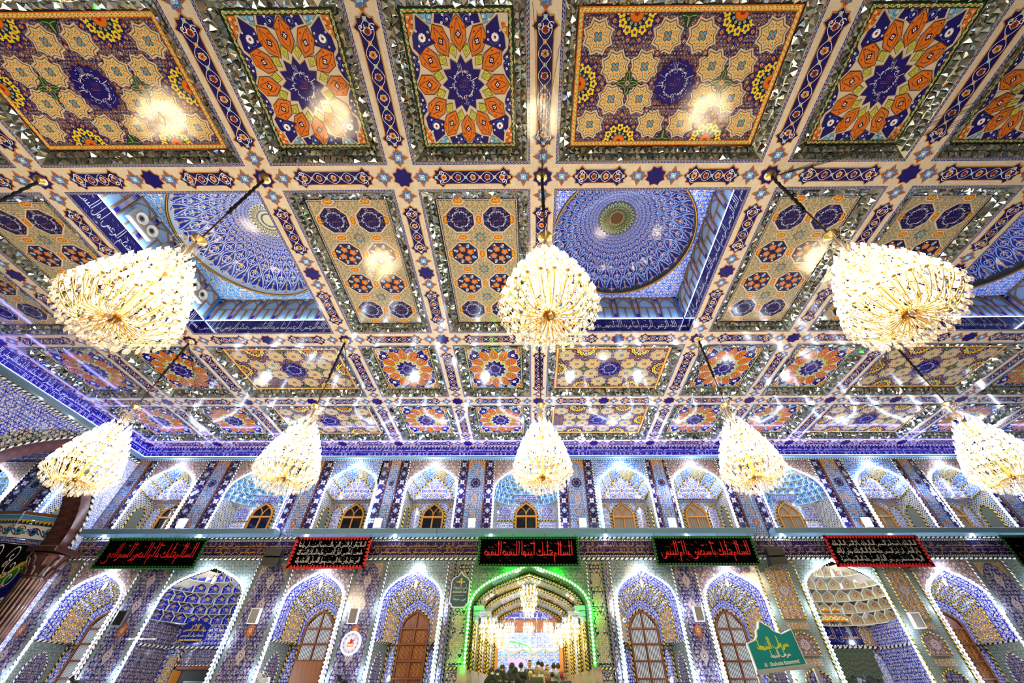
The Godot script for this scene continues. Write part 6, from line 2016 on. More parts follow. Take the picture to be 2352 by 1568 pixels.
# ---------------------------------------------------------------- room shell, marble arch, gateway
func build_room() -> void:
	var fl := setting("floor", "pale polished stone floor of the hall", "floor")
	var g := G.new()
	g.box(V(0, -0.15, 3.0), Vector3(66, 0.3, 42))
	g.x = Transform3D.IDENTITY
	part(fl, "paving", g, M.floor_stone)
	var rw := setting("wall_right", "tiled side wall to the right", "wall")
	g = G.new()
	g.box(V(31.6, 6.1, 3.0), Vector3(0.6, 12.4, 42))
	part(rw, "wall_face", g, M.vine_teal)
	var fw := setting("wall_front", "tiled wall behind the viewer", "wall")
	g = G.new()
	g.box(V(0, 6.1, -17.0), Vector3(64, 12.4, 0.6))
	part(fw, "wall_face", g, M.vine_teal)
	# side wall with the big marble arch
	var lw := setting("wall_left", "tiled side wall pierced by a big arch edged in brown marble", "wall")
	var X := -22.2
	var zc := 17.0
	var a := arch(zc, 3.05, 0, 6.7, 11.0, 12)
	var out := PackedVector2Array([Vector2(-17.5, 0), Vector2(-17.5, 12.2), Vector2(20.5, 12.2), Vector2(20.5, 0)])
	var ring := PackedVector2Array([Vector2(20.5, 0), Vector2(20.5, 11.3), Vector2(zc, 11.3)])
	var mid := a.size() / 2
	for i in range(mid, a.size()): ring.append(a[i])
	var ring2 := PackedVector2Array([Vector2(zc, 11.3)])
	for i in range(mid, -1, -1): ring2.append(a[i])
	ring2.append(Vector2(-17.5, 0)); ring2.append(Vector2(-17.5, 11.3))
	var put := func(p: PackedVector2Array, nm: String, m: String, dx: float, rep: float):
		var q := G.new()
		q.x = Transform3D(Basis(Vector3(0, 0, -1), Vector3(0, 1, 0), Vector3(1, 0, 0)), Vector3(X + dx, 0, 0))
		q.flat(p, 0.0, Vector2.ONE / rep)
		return part(lw, nm, q, M[m])
	put.call(ring, "spandrel", "vine_white", 0.0, 1.2)
	put.call(ring2, "spandrel", "vine_navy", 0.0, 1.8)
	put.call(P2([zc, 11.25, zc - 5.6, 11.25, zc - 5.6, 8.6, zc - 3.4, 8.6, zc - 2.4, 9.9, zc - 1.2, 10.7, zc, 11.12]), "blue_panel", "vine_blue", 0.02, 1.6)
	put.call(P2([zc + 0.6, 11.2, zc + 3.2, 11.2, zc + 3.2, 8.4, zc + 2.6, 9.6, zc + 1.6, 10.6]), "blue_panel", "vine_white", 0.02, 1.0)
	rope(lw, PackedVector3Array([V(X + 0.05, 11.22, -10), V(X + 0.05, 11.22, 20.4)]), 0.05, "rope_white")
	rope(lw, PackedVector3Array([V(X + 0.05, 11.12, -10), V(X + 0.05, 11.12, 20.4)]), 0.03, "rope_blue")
	for e in [[[zc - 5.7, 11.1], [zc - 3.2, 8.5]], [[zc - 6.6, 11.1], [zc - 4.3, 8.2]]]:
		rope(lw, PackedVector3Array([V(X + 0.04, e[0][1], e[0][0]), V(X + 0.04, e[1][1], e[1][0])]), 0.06, "rope_white")
	var edge := PackedVector3Array()
	for q in a: edge.append(V(X + 0.03, q.y, q.x))
	rope(lw, edge, 0.06, "rope_white")
	# marble lining of the arch
	var ml := G.new()
	var in_ := arch(zc, 2.55, 6.5, 6.7, 10.3, 12)
	var ot := arch(zc, 3.03, 6.5, 6.7, 10.95, 12)
	for i in in_.size() - 1:
		ml.quad(V(X + 0.02, in_[i].y, in_[i].x), V(X + 0.02, ot[i].y, ot[i].x), V(X + 0.02, ot[i + 1].y, ot[i + 1].x), V(X + 0.02, in_[i + 1].y, in_[i + 1].x), 0, 0, 0.4, 0.4)
		ml.quad(V(X - 0.9, in_[i].y, in_[i].x), V(X + 0.02, in_[i].y, in_[i].x), V(X + 0.02, in_[i + 1].y, in_[i + 1].x), V(X - 0.9, in_[i + 1].y, in_[i + 1].x), 0, 0, 0.9, 0.4)
	part(lw, "marble_arch", ml, M.brown_marble)
	# frieze along the side wall
	var fz := setting("trim_4", "violet lettered frieze along the side wall above the marble arch", "frieze")
	for i in 5:
		var z0 := -13.4 + i * 6.8
		g = G.new()
		g.quad(V(X + 0.02, 11.46, z0), V(X + 0.1, 12.2, z0), V(X + 0.1, 12.2, z0 + 6.8), V(X + 0.02, 11.46, z0 + 6.8))
		part(fz, "lettered_tile_band", g, M.frieze_violet)
		area(fz, Transform3D(Basis(Vector3.UP, PI / 2), Vector3.ZERO) * Transform3D(Basis(Vector3.RIGHT, PI * 0.42), Vector3(z0 + 3.4, 11.47, X + 0.36)), Vector2(6.6, 0.06), Color(0.36, 0.33, 1.0), COVE_E * 1.1)
	g = G.new()
	g.box(V(X + 0.2, 11.42, 3.6), Vector3(0.36, 0.06, 33.6))
	part(fz, "cornice_ledge", g, M.ledge_blue)
	g = G.new()
	g.box(V(X + 0.33, 11.465, 3.6), Vector3(0.05, 0.03, 33.6))
	part(fz, "cove_tube", g, M.cove_tube)
	# marble column with a carved capital
	var col := thing("marble_column", "fluted brown marble column with a carved capital under the big arch", "column", V(X - 0.15, 0, 19.75))
	g = G.new()
	for k in 16:
		var b := TAU * k / 16
		g.tube(PackedVector3Array([Vector3(cos(b) * 0.4, 0.4, sin(b) * 0.4), Vector3(cos(b) * 0.37, 5.35, sin(b) * 0.37)]), 0.085, 6)
	part(col, "shaft", g, M.brown_marble)
	g = G.new()
	g.lathe(P2([0.42, 5.3, 0.47, 5.36, 0.42, 5.42, 0.44, 5.6, 0.52, 5.9, 0.62, 6.2, 0.66, 6.3]), 16)
	var cap := part(col, "capital", g, M.brown_marble)
	for r in 2:
		for k in 10:
			var b := TAU * (k + 0.5 * r) / 10
			var lf := G.new()
			lf.x = Transform3D(Basis(Vector3.UP, -b), Vector3.ZERO)
			var y: float = 5.45 + 0.38 * r
			lf.tube(PackedVector3Array([Vector3(0.43 + 0.08 * r, y, 0), Vector3(0.5 + 0.09 * r, y + 0.25, 0), Vector3(0.64 + 0.08 * r, y + 0.36, 0), Vector3(0.66 + 0.08 * r, y + 0.26, 0)]), 0.075, 5, 0.03)
			part(cap, "acanthus_leaf", lf, M.brown_marble)
	g = G.new()
	g.slab(Vector3(0, 6.48, 0), Vector3(1.35, 0.24, 1.35), 0.04)
	part(col, "abacus", g, M.brown_marble)
	g = G.new()
	g.lathe(P2([0.62, 0, 0.62, 0.2, 0.52, 0.26, 0.55, 0.34, 0.42, 0.42]), 16)
	part(col, "base", g, M.brown_marble)
	# projecting tiled bay seen through the arch
	var bay := thing("tiled_bay", "projecting bay of bold black, green and yellow tiles behind the marble column", "tiled bay", V(-25.8, 0, 20.2))
	var f := [Vector2(-2.6, -0.25), Vector2(1.45, 0.95), Vector2(2.8, 0.15)]
	f = [Vector2(-3.0, 0.95), Vector2(1.15, 0.95), Vector2(2.6, 0.25)]
	for i in 2:
		var p: Vector2 = f[i]
		var q: Vector2 = f[i + 1]
		var lay := [[0.0, 6.75, "bold_tile", 0.0], [6.75, 6.95, "border_blue", 0.03], [6.95, 7.62, "border_white", 0.05], [7.62, 7.78, "rope_yellow", 0.06], [7.78, 7.98, "light_blue", 0.08], [7.98, 8.12, "brown_frame", 0.14]]
		for l in lay:
			var d = (q - p).orthogonal().normalized() * -l[3]
			if d.y < 0: d = -d
			g = G.new()
			var len_ := p.distance_to(q)
			g.quad(Vector3(p.x + d.x, l[0], p.y + d.y), Vector3(p.x + d.x, l[1], p.y + d.y), Vector3(q.x + d.x, l[1], q.y + d.y), Vector3(q.x + d.x, l[0], q.y + d.y), 0, 0, len_ / ((l[1] - l[0]) * 4.0) if l[2] != "bold_tile" else 1.0, 1.0 if l[2] != "bold_tile" else 1.7)
			part(bay, "tile_course", g, M[l[2]])
	g = G.new()
	g.flat(P2([-3.1, 1.1, 1.2, 1.1, 2.75, 0.35, 2.7, -0.2, -3.1, -0.2]), 0)
	part(bay, "top_slab", g, M.plaster, Transform3D(Basis(Vector3(1, 0, 0), Vector3(0, 0, 1), Vector3(0, -1, 0)), Vector3(0, 8.12, 0)))
	# roof over the space beyond the arch
	var by := setting("trim_5", "plain ceiling and frieze of the space beyond the marble arch", "ceiling")
	g = G.new()
	g.box(V(-27.3, 12.4, 12), Vector3(10, 0.4, 18))
	part(by, "side_ceiling", g, M.cream_tile)
	g = G.new()
	g.quad(V(-32, 11.4, ZW - 0.03), V(-32, 12.1, ZW - 0.03), V(-22.4, 12.1, ZW - 0.03), V(-22.4, 11.4, ZW - 0.03), 0, 0, 1.4, 1)
	part(by, "lettered_tile_band", g, M.frieze_violet)
	g = G.new()
	g.box(V(-32.2, 6, 12), Vector3(0.4, 12.6, 18))
	part(by, "side_wall", g, M.vine_teal)

func ramp_y(z: float) -> float: return 0.5 + 0.1 * floorf(clampf(z - 18.5, 0.0, 9.0))

func passage_arch(z: float, hw: float, ya: float, ys: float) -> PackedVector3Array:
	return lift(arch(-0.12, hw, 2.2, ys, ya, 9), z)

func small_chandelier(at_: Vector3, tiers: Array, label: String, drop: float) -> void:
	var c := thing("hanging_chandelier", label, "chandelier", at_, "small chandeliers in the gateway")
	var g := G.new()
	g.tube(PackedVector3Array([Vector3(0, drop, 0), Vector3(0, -0.4, 0)]), 0.014, 5)
	part(c, "rod", g, M.gold)
	g = G.new()
	g.lathe(P2([0.01, -0.5, 0.06, -0.42, 0.03, -0.3, 0.05, -0.1, 0.02, 0.1, 0.06, 0.2, 0.02, 0.3]), 8)
	part(c, "stem", g, M.brass)
	var lit := []
	var hang := []
	var arms := G.new()
	for t in tiers:
		for k in t[2]:
			var a: float = TAU * k / t[2]
			var o := Vector3(cos(a) * t[1], t[0], sin(a) * t[1])
			lit.append(Transform3D(Basis.from_scale(Vector3.ONE * 1.5), o))
			arms.tube(PackedVector3Array([Vector3(0, t[0] - 0.05, 0), Vector3(o.x * 0.6, t[0] - 0.14, o.z * 0.6), o - Vector3(0, 0.02, 0)]), 0.008, 3)
			for j in 3:
				var b := a + (j - 1) * 0.18
				hang.append(Transform3D(Basis(), Vector3(cos(b) * t[1], t[0] - 0.03 - 0.05 * j, sin(b) * t[1])))
	part(c, "arms", arms, M.gold, Transform3D.IDENTITY, "stuff")
	many(c, "bulbs", CH.bulb, M.bulb, lit)
	many(c, "crystal_drops", CH.drop, M.crystal, hang)
	omni(c, Vector3(0, -0.62, 0), Color(1.0, 0.88, 0.66), 0.8, 0.12)

func build_gate() -> void:
	var gt := setting("trim_6", "tiled passage of the gateway with ribbed vault and stone plinths", "gateway")
	var secs := [[20.5, 2.66, 6.08, 4.35], [21.3, 2.5, 5.85, 4.3], [22.6, 2.3, 5.66, 4.25], [24.2, 2.1, 5.52, 4.2], [26.0, 1.86, 5.4, 4.3]]
	for i in 4:
		var s: Array = secs[i]
		var e: Array = secs[i + 1]
		loft(gt, "vault_panel", passage_arch(s[0], s[1], s[2], s[3]), passage_arch(e[0], e[1], e[2], e[3]), ["vine_teal", "vine_navy", "vine_cream", "vine_teal"] if i % 2 else ["vine_navy", "vine_teal", "vine_light", "vine_teal"], 1.0, 3)
		var p := passage_arch(e[0], e[1] - 0.04, e[2] - 0.05, e[3])
		var q := passage_arch(e[0] - 0.35, e[1] - 0.04, e[2] - 0.03, e[3])
		if i < 4:
			loft(gt, "vault_rib", q, p, ["border_dark"], 0.5, 30)
			rope(gt, p, 0.035, "rope")
			rope(gt, q, 0.03, "rope")
		# corbels under the ribs and engaged rope columns
		for sd in [-1, 1]:
			var g := G.new()
			for k in 3: g.slab(V(-0.12 + sd * (e[1] - 0.05 - 0.09 * k), 4.05 + 0.2 * k, e[0] - 0.2), Vector3(0.12 + 0.18 * k, 0.19, 0.36 + 0.1 * k), 0.02)
			part(gt, "corbel", g, M.vine_light)
			for k in 2:
				var zz: float = lerpf(s[0], e[0], (k + 0.5) / 2.0)
				var xx: float = -0.12 + sd * (lerpf(s[1], e[1], (k + 0.5) / 2.0) - 0.02)
				rope(gt, PackedVector3Array([V(xx, 2.3, zz), V(xx, 4.0, zz)]), 0.03, "rope")
	# stone plinths beside the ramp, with coping
	for sd in [-1, 1]:
		var g := G.new()
		for i in 4:
			var s: Array = secs[i]
			var e: Array = secs[i + 1]
			var x0: float = -0.12 + sd * (s[1] + 0.02)
			var x1: float = -0.12 + sd * (e[1] + 0.02)
			g.quad(V(x0 - sd * 0.12, 0, s[0]), V(x0 - sd * 0.12, 2.32, s[0]), V(x1 - sd * 0.12, 2.32, e[0]), V(x1 - sd * 0.12, 0, e[0]), 0, 0, 2, 2)
			g.quad(V(x0 - sd * 0.12, 2.32, s[0]), V(x0 + sd * 0.3, 2.36, s[0]), V(x1 + sd * 0.3, 2.36, e[0]), V(x1 - sd * 0.12, 2.32, e[0]), 0, 0, 1, 1)
		g.box(V(-0.12 + sd * 2.72, 1.2, 20.42), Vector3(0.34, 2.4, 0.3))
		part(gt, "stone_plinth", g, M.beige_stone)
	var rp := setting("floor_ramp", "stone ramp rising through the gateway", "floor")
	var g2 := G.new()
	for i in 10:
		var z0 := 18.5 + i * 1.0
		g2.box(V(-0.12, ramp_y(z0) / 2.0, z0 + 0.5), Vector3(4.9 if z0 < 20 else 4.2, ramp_y(z0), 1.0))
	g2.box(V(0, 0.7, 33.5), Vector3(18, 1.4, 10))
	part(rp, "ramp_step", g2, M.beige_stone)
	# wooden door case at the far end with a clear film curtain
	var wd := setting("door_90", "open wooden door case at the end of the gateway passage", "door")
	var w := G.new()
	for sd in [-1, 1]: w.slab(V(-0.2 + sd * 1.72, 2.9, 26.05), Vector3(0.2, 4.2, 0.3), 0.02)
	part(wd, "door_post", w, M.orange_wood)
	w = G.new()
	var hd := arch(-0.2, 1.9, 4.55, 4.6, 5.5, 8)
	w.flat(PackedVector2Array([Vector2(-2.3, 4.5), Vector2(-2.3, 5.9), Vector2(1.9, 5.9), Vector2(1.9, 4.5)]) + P2([1.42, 4.5, 1.25, 4.75, 0.6, 5.22, 0.5, 5.28, -0.85, 5.28, -1.0, 5.22, -1.7, 4.75, -1.86, 4.5]), -26.0)
	part(wd, "door_head", w, M.orange_wood)
	var cu := thing("film_curtain", "clear plastic film curtain hanging in the door case beyond the gateway", "curtain", V(-0.2, 3.35, 26.3))
	w = G.new()
	for i in 24:
		var xa := -1.66 + i * 0.138
		w.quad(Vector3(xa, 0.12 + 0.1 * sin(i * 0.9), 0.05 * sin(i * 1.3)), Vector3(xa, 1.95, 0.02 * sin(i * 1.3)), Vector3(xa + 0.138, 1.95, 0.02 * sin((i + 1) * 1.3)), Vector3(xa + 0.138, 0.12 + 0.1 * sin((i + 1) * 0.9), 0.05 * sin((i + 1) * 1.3)))
	part(cu, "film", w, M.clear_film)
	w = G.new()
	var rl := PackedVector3Array()
	for i in 13: rl.append(Vector3(-1.66 + i * 0.277, 0.12 + 0.1 * sin(i * 1.6) - 0.12 * sin(PI * i / 12.0), 0.06))
	w.tube(rl, 0.05, 6)
	part(cu, "rolled_hem", w, M.white_plastic)
	# the court beyond
	var bc := setting("wall_beyond", "blue lit facade and violet frieze of the court beyond the gateway", "wall")
	w = G.new()
	w.quad(V(-9, 0, 38), V(-9, 9, 38), V(9, 9, 38), V(9, 0, 38), 0, 0, 9, 5)
	part(bc, "facade", w, M.vine_light)
	w = G.new()
	w.quad(V(-9, 6.25, 37.9), V(-9, 7.3, 37.9), V(9, 7.3, 37.9), V(9, 6.25, 37.9), 0, 0, 2, 1)
	part(bc, "lettered_tile_band", w, M.frieze_violet)
	w = G.new()
	w.slab(V(0, 5.75, 36.6), Vector3(18, 0.75, 0.5), 0.03)
	part(bc, "dark_beam", w, M.wood)
	w = G.new()
	w.box(V(0, 6.2, 37.3), Vector3(16, 0.06, 0.06))
	part(bc, "light_tube", w, M.led_white)
	w = G.new()
	w.box(V(0, 4.45, 37.5), Vector3(12, 0.05, 0.05))
	part(bc, "light_tube", w, M.led_white)
	w = G.new()
	w.tube(lift(arch(-1.6, 1.5, 4.3, 4.35, 4.9, 6), 37.4), 0.05, 5)
	part(bc, "green_tube", w, M.led_green)
	w = G.new()
	w.box(V(-1.2, 3.72, 37.3), Vector3(1.3, 0.2, 0.05))
	part(bc, "lit_sign", w, M.sign_pink)
	for sd in [-1, 1]:
		w = G.new()
		w.box(V(sd * 9, 4.5, 32), Vector3(0.4, 9, 13))
		part(bc, "side_wall", w, M.vine_blue)
	w = G.new()
	w.box(V(0, 9.1, 32), Vector3(18.4, 0.4, 13))
	part(bc, "roof_slab", w, M.cream_tile)
	w = G.new()
	for sd in [-1, 1]: w.box(V(sd * 6.6 - 0.2, 4.5, 26.4), Vector3(9.6, 9.0, 0.4))
	w.box(V(-0.2, 7.6, 26.4), Vector3(4.2, 3.6, 0.4))
	part(bc, "court_wall", w, M.beige_stone)
	area(bc, Transform3D(Basis(Vector3.RIGHT, -PI / 2), V(0, 8.6, 33)), Vector2(10, 3), Color(0.72, 0.82, 1.0), 26.0)
	var pn := thing("court_light_panel", "cool light panel over the court beyond the gateway", "light panel", V(0, 8.75, 33))
	w = G.new()
	w.box(Vector3.ZERO, Vector3(10, 0.05, 3))
	part(pn, "lit_face", w, M.flood_face)
	var big := [[0.1, 0.30, 10], [-0.12, 0.36, 12], [-0.32, 0.25, 8]]
	small_chandelier(V(-0.15, 5.15, 22.3), [[0.34, 0.3, 10], [0.1, 0.4, 14], [-0.16, 0.36, 12], [-0.4, 0.28, 10], [-0.62, 0.2, 8]], "tiered crystal chandelier hanging in the middle of the gateway", 0.85)
	for q in [[-1, 21.6, "by the mouth of the gateway on the clock side"], [-1, 23.2, "midway along the gateway on the clock side"], [-1, 24.8, "deep in the gateway on the clock side"], [1, 21.6, "by the mouth of the gateway on the teal sign side"], [1, 23.2, "midway along the gateway on the teal sign side"], [1, 24.8, "deep in the gateway on the teal sign side"]]:
		small_chandelier(V(-0.12 + q[0] * (2.3 - (q[1] - 21.0) * 0.15 - 0.32), 3.95, q[1]), big, "crystal wall chandelier " + q[2], 0.5)
	for x in [-1.7, -0.3, 1.2]: small_chandelier(V(x, 5.6, 35.5), big, "crystal chandelier in the court beyond the gateway " + {-1.7: "near the clock side", -0.3: "in the middle", 1.2: "near the teal sign side"}[x], 2.9)

# ---------------------------------------------------------------- people
# bones: [from, to, radius, radius, colour]; joined with a smooth minimum and meshed as surface nets
func body(bones: Array, cell: float, blend: float) -> ArrayMesh:
	var lo := Vector3.ONE * 1e9
	var hi := -lo
	for b in bones:
		var r := maxf(b[2], b[3]) + cell * 2
		lo = lo.min(b[0] - Vector3.ONE * r).min(b[1] - Vector3.ONE * r)
		hi = hi.max(b[0] + Vector3.ONE * r).max(b[1] + Vector3.ONE * r)
	var n := Vector3i(((hi - lo) / cell).ceil()) + Vector3i.ONE
	var nx := n.x
	var nxy := n.x * n.y
	var f := PackedFloat32Array()
	f.resize(nxy * n.z)
	f.fill(1e3)
	for b in bones:   # only the cells near each bone
		var a: Vector3 = b[0]
		var ab: Vector3 = b[1] - a
		var l2 := maxf(ab.length_squared(), 1e-9)
		var r0: float = b[2]
		var dr: float = b[3] - r0
		var rm := maxf(b[2], b[3]) + cell * 3 + blend
		var q0 := Vector3i(((a.min(b[1]) - Vector3.ONE * rm - lo) / cell).floor()).clamp(Vector3i.ZERO, n - Vector3i.ONE)
		var q1 := Vector3i(((a.max(b[1]) + Vector3.ONE * rm - lo) / cell).ceil()).clamp(Vector3i.ZERO, n - Vector3i.ONE)
		for z in range(q0.z, q1.z + 1):
			for y in range(q0.y, q1.y + 1):
				for x in range(q0.x, q1.x + 1):
					var p := lo + Vector3(x, y, z) * cell - a
					var t := clampf(p.dot(ab) / l2, 0.0, 1.0)
					var d := (p - ab * t).length() - r0 - dr * t
					var i := x + y * nx + z * nxy
					var e := f[i]
					var h := maxf(blend - absf(d - e), 0.0) / blend
					f[i] = minf(d, e) - h * h * blend * 0.25
	var id := {}
	var v := PackedVector3Array()
	var c := PackedColorArray()
	for z in n.z - 1:
		for y in n.y - 1:
			for x in n.x - 1:
				var i := x + y * nx + z * nxy
				var s := 0
				for k in 8:
					if f[i + (k & 1) + ((k >> 1) & 1) * nx + (k >> 2) * nxy] < 0.0: s |= 1 << k
				if s == 0 or s == 255: continue
				var p := Vector3.ZERO
				var m := 0
				for k in 8:
					for ax in 3:
						var w := 1 << ax
						if k & w: continue
						if ((s >> k) & 1) == ((s >> (k | w)) & 1): continue
						var fa := f[i + (k & 1) + ((k >> 1) & 1) * nx + (k >> 2) * nxy]
						var k2 := k | w
						var fb := f[i + (k2 & 1) + ((k2 >> 1) & 1) * nx + (k2 >> 2) * nxy]
						var o := Vector3(k & 1, (k >> 1) & 1, k >> 2)
						o[ax] = fa / (fa - fb)
						p += o
						m += 1
				p = lo + (Vector3(x, y, z) + p / m) * cell
				id[i] = v.size()
				v.append(p)
				var best := 1e9
				var bc: Color
				for b in bones:
					var ab: Vector3 = b[1] - b[0]
					var t := clampf((p - b[0]).dot(ab) / maxf(ab.length_squared(), 1e-9), 0.0, 1.0)
					var d: float = (p - b[0] - ab * t).length() - lerpf(b[2], b[3], t)
					if d < best:
						best = d
						bc = b[4]
				c.append(bc)
	var idx := PackedInt32Array()
	for i in id:
		var here: bool = f[i] < 0.0
		for ax in 3:
			var st: int = [1, nx, nxy][ax]
			var s1: int = [nx, nxy, 1][ax]
			var s2: int = [nxy, 1, nx][ax]
			if (f[i + st] < 0.0) == here: continue
			if not (id.has(i - s1) and id.has(i - s2) and id.has(i - s1 - s2)): continue
			var q := [id[i], id[i - s1], id[i - s1 - s2], id[i - s2]]
			if not here: q.reverse()
			idx.append_array(PackedInt32Array([q[0], q[2], q[1], q[0], q[3], q[2]]))
	var nn := PackedVector3Array()
	nn.resize(v.size())
	for k in range(0, idx.size(), 3):
		var m := (v[idx[k + 2]] - v[idx[k]]).cross(v[idx[k + 1]] - v[idx[k]])
		for j in 3: nn[idx[k + j]] += m
	for k in nn.size(): nn[k] = nn[k].normalized()
	var a := []
	a.resize(Mesh.ARRAY_MAX)
	a[Mesh.ARRAY_VERTEX] = v
	a[Mesh.ARRAY_NORMAL] = nn
	a[Mesh.ARRAY_COLOR] = c
	a[Mesh.ARRAY_INDEX] = idx
	var out := ArrayMesh.new()
	out.add_surface_from_arrays(Mesh.PRIMITIVE_TRIANGLES, a)
	return out

const SKIN := Color(0.50, 0.30, 0.21)
const HAIRC := Color(0.02, 0.016, 0.014)

func head_bones(o: Vector3, hair: Color, covered: bool) -> Array:
	var b := [[o + Vector3(0, 0.02, 0.0), o + Vector3(0, 0.05, -0.005), 0.088, 0.092, SKIN], [o + Vector3(0, -0.055, 0.03), o + Vector3(0, -0.03, 0.03), 0.05, 0.062, SKIN],
		[o + Vector3(0, -0.005, 0.095), o + Vector3(0, 0.03, 0.088), 0.016, 0.01, SKIN], [o + Vector3(-0.03, -0.05, 0.083), o + Vector3(0.03, -0.05, 0.083), 0.008, 0.008, Color(0.32, 0.13, 0.11)],
		[o + Vector3(-0.034, 0.03, 0.083), o + Vector3(-0.03, 0.03, 0.083), 0.012, 0.012, HAIRC], [o + Vector3(0.034, 0.03, 0.083), o + Vector3(0.03, 0.03, 0.083), 0.012, 0.012, HAIRC]]
	if covered:
		b.append([o + Vector3(0, 0.03, -0.045), o + Vector3(0, 0.075, -0.02), 0.125, 0.108, hair])
		b.append([o + Vector3(0, -0.08, -0.01), o + Vector3(0, -0.13, 0.0), 0.115, 0.13, hair])
	else:
		b.append([o + Vector3(0, 0.06, -0.03), o + Vector3(0, 0.09, -0.01), 0.098, 0.085, hair])
		for s in [-1, 1]: b.append([o + Vector3(0.092 * s, 0.0, -0.01), o + Vector3(0.095 * s, 0.03, -0.015), 0.017, 0.02, SKIN])
	return b

func man_bones(top: Color, legs: Color, hair: Color, pose: String) -> Array:
	var h := Vector3(0, 1.60, 0.02)
	var b := head_bones(h, hair, false)
	b.append([Vector3(0, 1.42, -0.01), Vector3(0, 1.53, 0.0), 0.058, 0.055, SKIN])
	b.append([Vector3(-0.11, 1.30, 0), Vector3(0.11, 1.30, 0), 0.125, 0.125, top])
	b.append([Vector3(-0.06, 1.05, 0.01), Vector3(0.06, 1.05, 0.01), 0.15, 0.15, top])
	b.append([Vector3(-0.05, 0.88, 0), Vector3(0.05, 0.88, 0), 0.15, 0.15, top])
	for s in [-1, 1]:
		var sh := Vector3(0.2 * s, 1.37, 0)
		var el := Vector3(0.27 * s, 1.09, 0.0)
		var wr := Vector3(0.25 * s, 0.86, 0.08)
		if pose == "chest" and s < 0:
			el = Vector3(-0.3, 1.12, 0.08); wr = Vector3(-0.06, 1.22, 0.17)
		elif pose == "walk":
			wr = Vector3(0.26 * s, 0.87, 0.12 * s)
		b.append([sh, el, 0.072, 0.056, top])
		b.append([el, wr, 0.056, 0.042, top])
		var d := (wr - el).normalized()
		b.append([wr, wr + d * 0.08, 0.034, 0.034, SKIN])
		var side := d.cross(Vector3(0, 0, 1)).normalized()
		for k in 4: b.append([wr + d * 0.08 + side * (k - 1.5) * 0.018, wr + d * (0.15 - 0.008 * absf(k - 1.4)) + side * (k - 1.5) * 0.02, 0.0095, 0.008, SKIN])
		b.append([wr + d * 0.03 + side * 0.03, wr + d * 0.09 + side * 0.055, 0.011, 0.009, SKIN])
		var hip := Vector3(0.09 * s, 0.85, 0)
		var st = 0.08 * s if pose == "walk" else 0.0
		var kn := Vector3(0.1 * s, 0.47, 0.03 + st)
		var an := Vector3(0.1 * s, 0.08, -0.01 + st * 1.5)
		b.append([hip, kn, 0.1, 0.07, legs])
		b.append([kn, an, 0.068, 0.048, legs])
		b.append([an + Vector3(0, -0.03, 0), an + Vector3(0, -0.04, 0.13), 0.045, 0.038, HAIRC])
	return b

func woman_bones(cloth: Color, mask: bool) -> Array:
	var b := head_bones(Vector3(0, 1.50, 0.03), cloth, true)
	b.append([Vector3(-0.1, 1.25, 0), Vector3(0.1, 1.25, 0), 0.15, 0.15, cloth])
	b.append([Vector3(0, 1.3, 0), Vector3(0, 0.75, 0.02), 0.17, 0.23, cloth])
	b.append([Vector3(0, 0.8, 0.02), Vector3(0, 0.3, 0.02), 0.23, 0.29, cloth])
	b.append([Vector3(-0.2, 1.2, 0.02), Vector3(-0.16, 0.92, 0.2), 0.1, 0.07, cloth])
	b.append([Vector3(0.2, 1.2, 0.02), Vector3(0.12, 0.95, 0.22), 0.1, 0.07, cloth])
	b.append([Vector3(-0.1, 0.94, 0.25), Vector3(0.04, 0.96, 0.26), 0.03, 0.03, SKIN])
	for k in 4: b.append([Vector3(0.04, 0.93 + 0.02 * k, 0.26), Vector3(0.1, 0.93 + 0.02 * k, 0.255), 0.0095, 0.008, SKIN])
	if mask: b.append([Vector3(0, 1.445, 0.085), Vector3(0, 1.475, 0.1), 0.05, 0.045, Color(0.8, 0.85, 0.9)])
	return b

